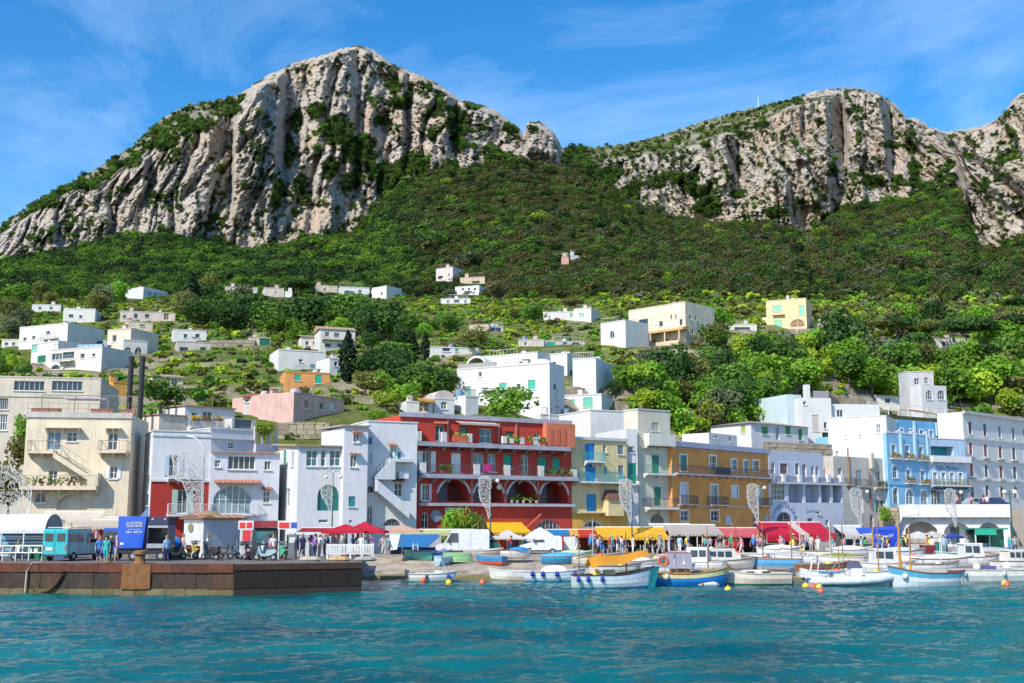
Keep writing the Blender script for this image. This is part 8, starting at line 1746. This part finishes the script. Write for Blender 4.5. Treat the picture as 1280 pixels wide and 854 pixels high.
for px,lab,two in ((306,'red and white fuel price sign beside the white kiosk mural',True),(354,'red and white fuel sign with small blue panel',False)):
    p=at(px,700,83);r_=empty('fuel_sign',(p.x,p.y,QZ),0,lab,'sign');zt2=at(px,651,83).z-QZ;wd=.9 if two else .72
    MB().tube([(-.35,0,0),(-.35,0,zt2-.5)],.06,7).build('post',FW,r_);MB().box(-wd/2-.1,wd/2+.1,-.05,.05,zt2-.62,zt2).build('sign_frame',FW,r_);MB().box(-wd/2,wd/2 if not two else 0-.05,-.08,-.052,zt2-.52,zt2-.12).build('red_panel',pt((.70,.02,.03)),r_)
    if two: MB().box(.05,wd/2,-.08,-.052,zt2-.52,zt2-.12).build('red_panel',pt((.70,.02,.03)),r_);m=MB().hexa([(-.2,-.03,.95),(.25,-.03,.95),(.25,.03,.95),(-.2,.03,.95)],[(-.2,-.03,zt2-.68),(.42,-.03,zt2-.68),(.42,.03,zt2-.68),(-.2,.03,zt2-.68)]);m.build('red_totem',pt((.70,.015,.03)),r_);MB().box(-.28,-.22,-.04,.04,.9,zt2-.66).build('white_edge',FW,r_)
    else: MB().box(wd/2+.14,wd/2+.55,-.04,.04,zt2-.55,zt2-.12).build('blue_panel',pt((.03,.08,.42)),r_)
p=at(356,700,84.5);r_=empty('fuel_pump',(p.x+.55,p.y,QZ),0,'grey fuel pump with white display under the second fuel sign','fuel pump');MB().box(-.3,.3,-.2,.2,0,1.7).build('pump_body',pt((.16,.18,.19)),r_);MB().box(-.22,.22,-.225,-.203,1.1,1.5).build('display',mat('paint',(.6,.62,.6)),r_);MB().tube([(.3,0,1.4),(.5,-.1,1.0),(.42,-.1,.5),(.31,-.05,1.2)],.03,6).build('hose',mat('plain',(.02,.02,.02)),r_)
# lettered white barrier and stones at the quay end
p0=at(408,702,82);W_=at(467,702,82).x-p0.x;r_=empty('lettered_fence',(p0.x,p0.y,QZ),.03,'white picket barrier of cut-out letter shapes below the red parasols','fence');
MB().box(0,W_,-.02,.02,.95,1.05).build('rail',FW,r_);MB().box(0,W_,-.02,.02,.35,.43).build('rail',FW,r_)
g=random.Random(4)
for i in range(30):
    x=W_*(i+.5)/30;w_=g.choice([.05,.07,.09]);o=MB().hexa([(x-w_/2,-.035,.43),(x+w_/2,-.035,.43),(x+w_/2,-.018,.43),(x-w_/2,-.018,.43)],[(x-w_/2+g.uniform(-.05,.05),-.035,.95),(x+w_/2,-.035,.95),(x+w_/2,-.018,.95),(x-w_/2,-.018,.95)]).build('picket',FW,r_)
for x in (.05,W_*.5,W_*.75,W_-.05): MB().box(x-.06,x+.06,.0,.12,0,1.08).build('post',FW,r_)
for px,lab,c in ((386,'pale stone block lying at the quay end below the fuel pump',(.55,.48,.38)),(422,'round tan boulder on the quay edge below the lettered fence',(.62,.40,.20)),(455,'flat grey stone slab at the corner of the quay',(.4,.38,.35))):
    p=onz(px,702,QZ);m=MB().lathe((0,0,0),[(.5,0),(.62,.15),(.5,.34),(.15,.42)],7);o=m.build('boulder',mat('stone',c),None,loc=(p.x,p.y+.5,QZ));o.scale=(1.3,.8,.8);tag(o,lab,'stone')
# --- parasols,tents and awnings from left to right
parasol('big red square parasol beside a second red one above the lettered fence',432,664,88,1.6,.55,(.62,.015,.04),QZ);parasol('big red square parasol with higher peak nearer the white stair house',456,664,90,1.7,.75,(.62,.015,.04),QZ)
awn('red_terrace_awning','dark red terrace awning under the red parasols',366,425,660,666,92,4,(.42,.015,.03),QZ,posts=3)
parasol('faded pink parasol beside the half-round grating',503,663,101,1.7,.5,(.72,.42,.32),ROAD)
awn('pale_green_canopy','long pale yellow green canopy stretched over the blue tent',487,592,662,667,108,2.5,(.66,.70,.36),posts=5,tr=.4)
p0=at(487,690,107.4);W_=at(552,690,107.4).x-p0.x;r_=empty('blue_tarp_tent',(p0.x,p0.y,ROAD),0,'blue tarpaulin tent front with white side flaps beside the white van','tent');zt=at(520,668,107.4).z-ROAD;zm_=at(520,684,107.4).z-ROAD
MB().hexa([(W_*.16,-.5,zm_),(W_*.74,-.5,zm_),(W_*.74,-.46,zm_),(W_*.16,-.46,zm_)],[(W_*.2,0,zt),(W_*.97,0,zt),(W_*.97,.04,zt),(W_*.2,.04,zt)]).build('blue_sheet',mat('fabric',(.01,.13,.34)),r_);MB().add([(W_*.74,-.48,zm_),(W_*.99,0,zt),(W_,-.1,zm_)],[(0,1,2),(2,1,0)]).build('white_flap',mat('fabric',(.66,.68,.74)),r_);MB().add([(0,-.3,zm_-.3),(W_*.15,-.45,zm_-.2),(W_*.2,0,zt),(.0,0,zt)],[(0,1,2,3),(3,2,1,0)]).build('white_flap',mat('fabric',(.60,.66,.74)),r_);MB().box(.1,W_,.1,.14,0,zm_).build('dark_skirt',mat('fabric',(.03,.06,.09)),r_)
for x in (.05,W_*.5,W_-.05): MB().tube([(x,.08,0),(x,.08,zt)],.04,6).build('post',mat('metal',(.4,.4,.4)),r_)
p=at(519,694,105.5);r_=empty('step_ladder',(p.x,p.y,ROAD),.3,'small white step ladder in front of the blue tent','ladder');m=MB();[m.bar((sx*.28,sy*.35,0),(sx*.18,0,1.1),.045) for sx in (-1,1) for sy in (-1,1)];m.build('frame',FW,r_)
for z in (.3,.6,.9): MB().box(-.23,.23,-.35*(1-z/1.1)-.04,-.35*(1-z/1.1)+.06,z,z+.03).build('tread',FW,r_)
parasol('white market parasol under the yellow awning',634,672,109,1.65,.75,(.72,.66,.62));p=at(675,673,110.5);r_=empty('white_gazebo',(p.x,p.y,ROAD),0,'white pyramid gazebo tent over the small delivery van','tent');z0=p.z-ROAD;w_=1.75;m=MB();zt=at(672,659,110.5).z-ROAD
for i in range(4): a=[(-w_,-w_*.7),(w_,-w_*.7),(w_,w_*.7),(-w_,w_*.7)];(x0,y0),(x1,y1)=a[i],a[(i+1) % 4];m.add([(x0,y0,z0),(x1,y1,z0),(x1*.3,y1*.3,z0+(zt-z0)*.75),(x0*.3,y0*.3,z0+(zt-z0)*.75),(0,0,zt)],[(0,1,2,3),(3,2,4)]);m.quad((x0,y0,z0),(x1,y1,z0),(x1,y1,z0-.28),(x0,y0,z0-.28))
m.build('canopy',mat('fabric',(.76,.76,.76),tr=.3),r_);[MB().tube([(x,y,0),(x,y,z0)],.035,6).build('post',FW,r_) for x,y in ((-w_,-1.2),(w_,-1.2),(w_,1.2),(-w_,1.2))]
awn('blue_stall_awning','short blue stall awning between white gazebo and yellow house',683,714,662,667,114,2,(.03,.24,.50),posts=2)
p=at(712,694,108);r_=empty('white_cabinet',(p.x,p.y,ROAD),0,'white stall cabinet on a dark stand beside the yellow restaurant','cabinet');MB().box(-.55,.55,-.3,.3,.45,1.65).build('box',pt((.70,.70,.66)),r_);MB().box(-.5,.5,-.25,.25,0,.44).build('stand',mat('plain',(.06,.05,.05)),r_)
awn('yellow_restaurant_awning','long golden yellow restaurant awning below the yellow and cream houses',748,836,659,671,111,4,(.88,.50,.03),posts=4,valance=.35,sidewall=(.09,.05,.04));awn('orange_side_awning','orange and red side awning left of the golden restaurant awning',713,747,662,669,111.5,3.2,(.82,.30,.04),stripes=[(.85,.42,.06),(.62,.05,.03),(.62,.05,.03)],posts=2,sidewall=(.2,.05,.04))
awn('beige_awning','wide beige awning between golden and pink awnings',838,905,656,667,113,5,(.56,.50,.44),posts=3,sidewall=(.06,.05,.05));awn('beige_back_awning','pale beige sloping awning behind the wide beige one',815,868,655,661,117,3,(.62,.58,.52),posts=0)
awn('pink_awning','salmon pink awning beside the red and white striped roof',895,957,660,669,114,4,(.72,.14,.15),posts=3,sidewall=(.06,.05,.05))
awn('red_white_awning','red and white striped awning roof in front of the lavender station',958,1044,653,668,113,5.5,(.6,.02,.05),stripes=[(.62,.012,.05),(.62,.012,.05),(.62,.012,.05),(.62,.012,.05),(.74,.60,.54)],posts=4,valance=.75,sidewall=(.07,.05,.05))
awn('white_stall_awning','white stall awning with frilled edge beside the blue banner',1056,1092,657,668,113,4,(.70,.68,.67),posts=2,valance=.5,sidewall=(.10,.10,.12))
p0=at(1092,694,110);W_=at(1126,694,110).x-p0.x;r_=empty('blue_banner_stall',(p0.x,p0.y,ROAD),-.08,'bright blue tarpaulin stall front with white curved lettering','stall');zt=at(1100,662,110).z-ROAD;z0=at(1100,685,110).z-ROAD;MB().box(0,W_,0,.05,z0,zt).build('blue_sheet',mat('fabric',(.01,.05,.50)),r_);MB().hexa([(-1.2,0,zt-.45),(W_,0,zt),(W_,1.8,zt+.3),(-1.2,1.8,zt+.1)],[(-1.2,0,zt-.42),(W_,0,zt+.03),(W_,1.8,zt+.33),(-1.2,1.8,zt+.13)]).build('top_sheet',mat('fabric',(.02,.08,.45)),r_)
for i,ch_ in enumerate("L'APPRODO"): a=(i-4)/4.0;q=text_mesh(ch_,(.75,.77,.8),.2,.24 if ch_ != "'" else .08);q.parent=r_;q.matrix_local=Matrix.Translation((W_*.42+a*.75,-.03,zt-.62-.18*(1-a*a)+.1)) @ Matrix.Rotation(math.pi/2,4,'X')
for x in (.04,W_-.04): MB().tube([(x,.1,0),(x,.1,zt)],.04,6).build('post',mat('metal',(.4,.4,.42)),r_)
parasol('white round parasol in front of the white vaulted bar',1148,671,116,2.0,.55,(.74,.70,.66),square=False);parasol('cream round parasol at the bar beside a white one',1166,670,119,1.8,.5,(.68,.62,.54),square=False);parasol('small blue parasol under the second bar arch',1191,671,118,1.2,.4,(.03,.06,.36),square=False)
# green kiosk
p0=at(1220,692,110.5);W_=at(1257,692,110.5).x-p0.x;r_=empty('green_kiosk',(p0.x,p0.y,ROAD),.05,'dark green kiosk with flat roof and open front near the bar','kiosk');H_=at(1235,662,110.5).z-ROAD;KG=(.01,.15,.10)
MB().box(-.3,W_+.1,-.8,2.2,H_,H_+.14).build('roof',pt((.012,.26,.18)),r_);MB().box(W_*.55,W_,.0,2.0,0,H_-.002).build('side_room',pt(KG),r_);MB().box(.0,W_*.55-.01,1.4,2.0,0,H_-.002).build('back_panel',pt((.03,.06,.07)),r_);MB().hexa([(-.5,-1.0,H_-.5),(W_*.6,-1.0,H_-.5),(W_*.6,-.81,H_-.02),(-.3,-.81,H_-.02)],[(-.5,-1.0,H_-.46),(W_*.6,-1.0,H_-.46),(W_*.6,-.81,H_+.02),(-.3,-.81,H_+.02)]).build('front_flap',mat('fabric',(.015,.30,.20)),r_);MB().box(.1,W_*.5,.3,.8,0,1.0).build('counter',pt((.30,.34,.38)),r_);[MB().box(x-.05,x+.05,-.05,.05,0,H_-.002).build('post',FW,r_) for x in (.05,W_*.5)]
# counters,red boxes,menu boards
def counter(label,px,py,Y,w,h_,col,name='counter',d=.7,top=None):
    p=at(px,py,Y);r_=empty(name,(p.x,p.y,ROAD),0,label,'counter');MB().box(-w/2,w/2,0,d,0,h_-.06).build('front',pt(col),r_);MB().box(-w/2-.05,w/2+.05,-.06,d+.05,h_-.058,h_).build('worktop',mat('wood',top or (.35,.25,.16)),r_)
    for i in range(4): MB().box(-w/2+w*i/4+.04,-w/2+w*(i+1)/4-.04,-.02,-.002,.12,h_-.15).build('panel',pt(tuple(x*.8 for x in col)),r_)
    return r_
counter('bright red stall counter under the pink awning',912,690,111.5,2.6,1.35,(.58,.01,.03));counter('dark green counter under the red and white awning',968,693,110.5,1.7,1.0,(.01,.14,.09));counter('dark green counter left of the blue banner stall',1082,693,109.5,1.3,1.0,(.01,.14,.09));counter('white ticket counter under the white bar parasols',1155,690,113,2.4,1.0,(.62,.60,.56));counter('dark blue counter under the golden awning',770,692,112,2.4,1.0,(.04,.06,.14));counter('teal box counter beside the blue parasol',1178,690,112,1.1,1.1,(.02,.24,.26));counter('maroon crate counter below the cream parasol',1162,696,108,1.3,.9,(.22,.03,.04))
# tables and chairs under awnings
def cafe_set(px,Y,where):
    p=at(px,690,Y);r_=empty('cafe_table',(p.x,p.y,ROAD),0,'small round cafe table '+where,'table','cafe tables along the promenade');MB().lathe((0,0,.72),[(.38,0),(.38,.03)],12).build('table_top',mat('wood',(.45,.38,.3)),r_);MB().tube([(0,0,.02),(0,0,.72)],.03,6).build('stem',mat('metal',(.15,.15,.15)),r_);MB().lathe((0,0,0),[(.22,0),(.2,.03)],10).build('foot',mat('metal',(.15,.15,.15)),r_)
    for sg in (-1,1):
        c=empty('cafe_chair',(p.x+sg*.62,p.y+.05,ROAD),-sg*math.pi/2,'slim white cafe chair '+where,'chair','cafe chairs along the promenade');MB().box(-.2,.2,-.2,.2,.43,.47).build('seat',FW,c);MB().box(-.2,.2,.17,.2,.5,.86).build('backrest',FW,c)
        for x,y in ((-.17,-.17),(.17,-.17),(-.17,.17),(.17,.17)): MB().bar((x,y,0),(x,y,.43),.03).build('leg',FW,c)
for px,Y,w_ in ((765,109.5,'under the golden awning'),(790,109.8,'under the golden awning'),(815,109.5,'under the golden awning'),(855,111,'under the wide beige awning'),(885,111.5,'under the wide beige awning'),(990,110.5,'under the red and white awning'),(1030,110.8,'under the red and white awning'),(1065,110.6,'under the white stall awning'),(1140,113.5,'in front of the vaulted bar'),(1205,114,'in front of the vaulted bar')): cafe_set(px,Y,w_)
# green waste bins by the lamp post,planters in front of the red house
for px in (606,618): p=at(px,695,106.5);r_=empty('waste_container',(p.x,p.y,ROAD),0,'dark green waste container at the foot of the lamp post by the red house','bin','green waste containers by the lamp post');MB().hexa([(-.4,-.3,.08),(.4,-.3,.08),(.4,.3,.08),(-.4,.3,.08)],[(-.45,-.36,1.05),(.45,-.36,1.05),(.45,.36,1.05),(-.45,.36,1.05)]).build('container_body',mat('plain',(.01,.13,.08)),r_);MB().box(-.47,.47,-.38,.38,1.053,1.15).build('lid',mat('plain',(.008,.10,.06)),r_)
for px,Y,w_,c in ((562,112.5,1.6,'bright'),(577,113,1.5,'lime'),(594,113.5,1.3,'bright'),(600,112,1.0,'olive')): p=at(px,664,Y);put_tree('bush',c,Vector((p.x,p.y,ROAD)),3.9-.3*(px > 590),.42,f'{CW[c]} potted shrub standing before the red house door' if px < 590 else f'{CW[c]} oleander bush standing below the yellow awning')
# harbour flag and blue tarps near the lorry
p=at(183,655,84);r_=empty('harbour_flag',(p.x,p.y,QZ),0,'pale blue triangular flag above the blue lorry','flag');zt=at(183,632,84).z-QZ;MB().tube([(.15,0,0),(.15,0,zt)],.025,6).build('staff',FW,r_);MB().add([(.14,0,zt),(.14,.02,zt-1.15),(-.75,.05,zt-1.1)],[(0,1,2),(2,1,0)]).build('flag_cloth',mat('fabric',(.35,.55,.75),tr=.3),r_)
p=at(214,690,82);r_=empty('blue_tarp_bundle',(p.x,p.y,QZ),0,'blue tarpaulin covered load behind the blue lorry','bundle');tarp(r_,-.7,.75,1.1,.9,.75,(.02,.20,.58),'tarp');MB().box(-.6,.6,-.4,.4,0,.9).build('crate',mat('wood',(.2,.13,.08)),r_)
# car on the hotel road and boats' masts by the shore
p=at(1243,628,156);r_=empty('dark_blue_car',(p.x,p.y,6.3),.2,'dark blue car parked on the hotel road above the vaulted bar','car');prof_body(r_,[(-1.9,.35),(1.9,.35),(1.95,.7),(1.1,.85),(.5,1.4),(-1.0,1.45),(-1.75,.95),(-1.95,.8)],1.65,(.015,.025,.16));side_panes(r_,1.65,[[(.95,.88),(.42,1.32),(-.2,1.34),(-.2,.88)],[(-.28,.88),(-.28,1.34),(-.95,1.36),(-1.5,.92)]],zm=1.45);[wheel(r_,x,y,.3) for x in (-1.25,1.25) for y in (-.75,.75)]
p=at(1222,628,157);r_=empty('silver_car',(p.x,p.y,6.3),.2,'silver car parked behind the dark blue one on the hotel road','car');prof_body(r_,[(-1.9,.35),(1.9,.35),(1.95,.7),(1.1,.85),(.5,1.4),(-1.0,1.45),(-1.75,.95),(-1.95,.8)],1.65,(.4,.4,.42));side_panes(r_,1.65,[[(.95,.88),(.42,1.32),(-.2,1.34),(-.2,.88)],[(-.28,.88),(-.28,1.34),(-.95,1.36),(-1.5,.92)]],zm=1.45);[wheel(r_,x,y,.3) for x in (-1.25,1.25) for y in (-.75,.75)]
for px,py0,py1,Y,c,lab in ((741,705,649,100,(.55,.5,.45),'thin pale mooring pole rising before the yellow restaurant'),(837,705,664,101,(.7,.68,.64),'white awning pole planted on the beach below the beige awning'),(954,712,660,97,(.20,.12,.08),'dark wooden mooring pole beside the cream cruiser'),(990,712,652,96,(.42,.18,.07),'reddish wooden mast pole standing among second row boats'),(1001,712,664,98,(.65,.5,.3),'pale wooden mast pole standing among second row boats'),(1054,706,655,99,(.25,.15,.10),'dark mast pole left of the white stall awning'),(1092,712,662,97,(.62,.34,.10),'orange brown mast pole before the blue banner stall'),(1138,712,658,94,(.65,.32,.05),'slender orange mast pole behind the thick orange mast'),(1178,712,665,98,(.75,.74,.72),'white steel mast pole before the cream bar parasol'),(1274,700,640,104,(.55,.35,.2),'brown mast pole right of the green kiosk')):
    a,b_=at(px,py0,Y),at(px,py1,Y);z0=.0 if Y < 95 else .5;m=MB().tube([(0,0,-.4),(.03,0,b_.z-z0)],[.06,.04],7);o=m.build('mast_pole',mat('wood',c),None,loc=(a.x,a.y,z0));tag(o,lab,'pole');MB().bar((-.35,0,(b_.z-z0)*.8),(.35,0,(b_.z-z0)*.8),.035).build('crosspiece',mat('wood',c),o)
# --- people
T_=['white','navy','red','teal','black','blue','pink','orange','yellow','grey','green','beige','sky blue','purple']
for a in ((123.5,704.5,'stand','blue','navy','behind the teal van',True),(132,704.8,'stand','teal','teal','behind the teal van',True),(137.5,704.6,'walk','black','black','between teal van and blue lorry',True),(145,703.5,'hip','pink','beige','beside the blue lorry',True),(140.5,701,'stand','grey','navy','between teal van and blue lorry',False),(128,701,'arm','red','navy','between teal van and blue lorry',False),(207.5,703.5,'stand','sky blue','navy','at the back of the blue lorry',False),(22,700,'sit','white','navy','before the striped curtain',True)): person(a[0],a[1],QZ if a[2] != 'sit' else QZ+.05,a[2],a[3],a[4],where=a[5],bare=a[6])
for a in ((259,699,'stand','white','red','beside the black scooter at the kiosk'),(341,699,'walk','white','red','near the fuel pump'),(337,698,'stand','purple','navy','near the fuel pump'),(368,697,'stand','blue','navy','at the fuel kiosk counter'),(228,697,'stand','beige','grey','behind the yellow scooters')): person(a[0],a[1],QZ,a[2],a[3],a[4],where=a[5])
g=random.Random(9)
for i in range(16): px=378+i*5.6+g.uniform(-2,2);person(px,(690,g.uniform(84,89)),QZ,g.choice(['stand','walk','hip','arm']),g.choice(['white','white','navy','grey','black','red','purple','beige']),g.choice(['navy','grey','beige','black']),where=g.choice(['under the red parasols','behind the lettered fence','in the red parasol crowd']))
for i in range(92):
    px=g.choice([g.uniform(478,492),g.uniform(604,660),g.uniform(715,840),g.uniform(740,840),g.uniform(840,960),g.uniform(940,1050),g.uniform(940,1050),g.uniform(1050,1130),g.uniform(1120,1275)])
    Y=g.uniform(106.5,110.8)+max(0,(px-640)*.002)
    where=next(w_ for lim,w_ in ((500,'near the faded pink parasol'),(665,'at the white market parasol'),(748,'by the orange side awning'),(838,'before the golden restaurant awning'),(895,'before the wide beige awning'),(957,'before the pink awning'),(1048,'before the red and white awning'),(1092,'before the white stall awning'),(1128,'before the blue banner stall'),(1215,'before the vaulted bar'),(2000,'near the green kiosk')) if px < lim)
    person(px,(690,Y),ROAD,g.choice(['stand','walk','walk','hip','arm','stand']),g.choice(T_),g.choice(['navy','grey','beige','black','white','blue']),where=where,hgt=g.uniform(1.55,1.8),hat=g.random() < .12)
for px,w_ in ((1196,'on the hotel road'),(1214,'on the hotel road'),(1230,'on the hotel road'),(1234,'on the hotel road')): person(px,(628,153),6.3,'walk',g.choice(['white','red','pink','orange']),'navy',where=w_)
print('objects',len(COL.objects))
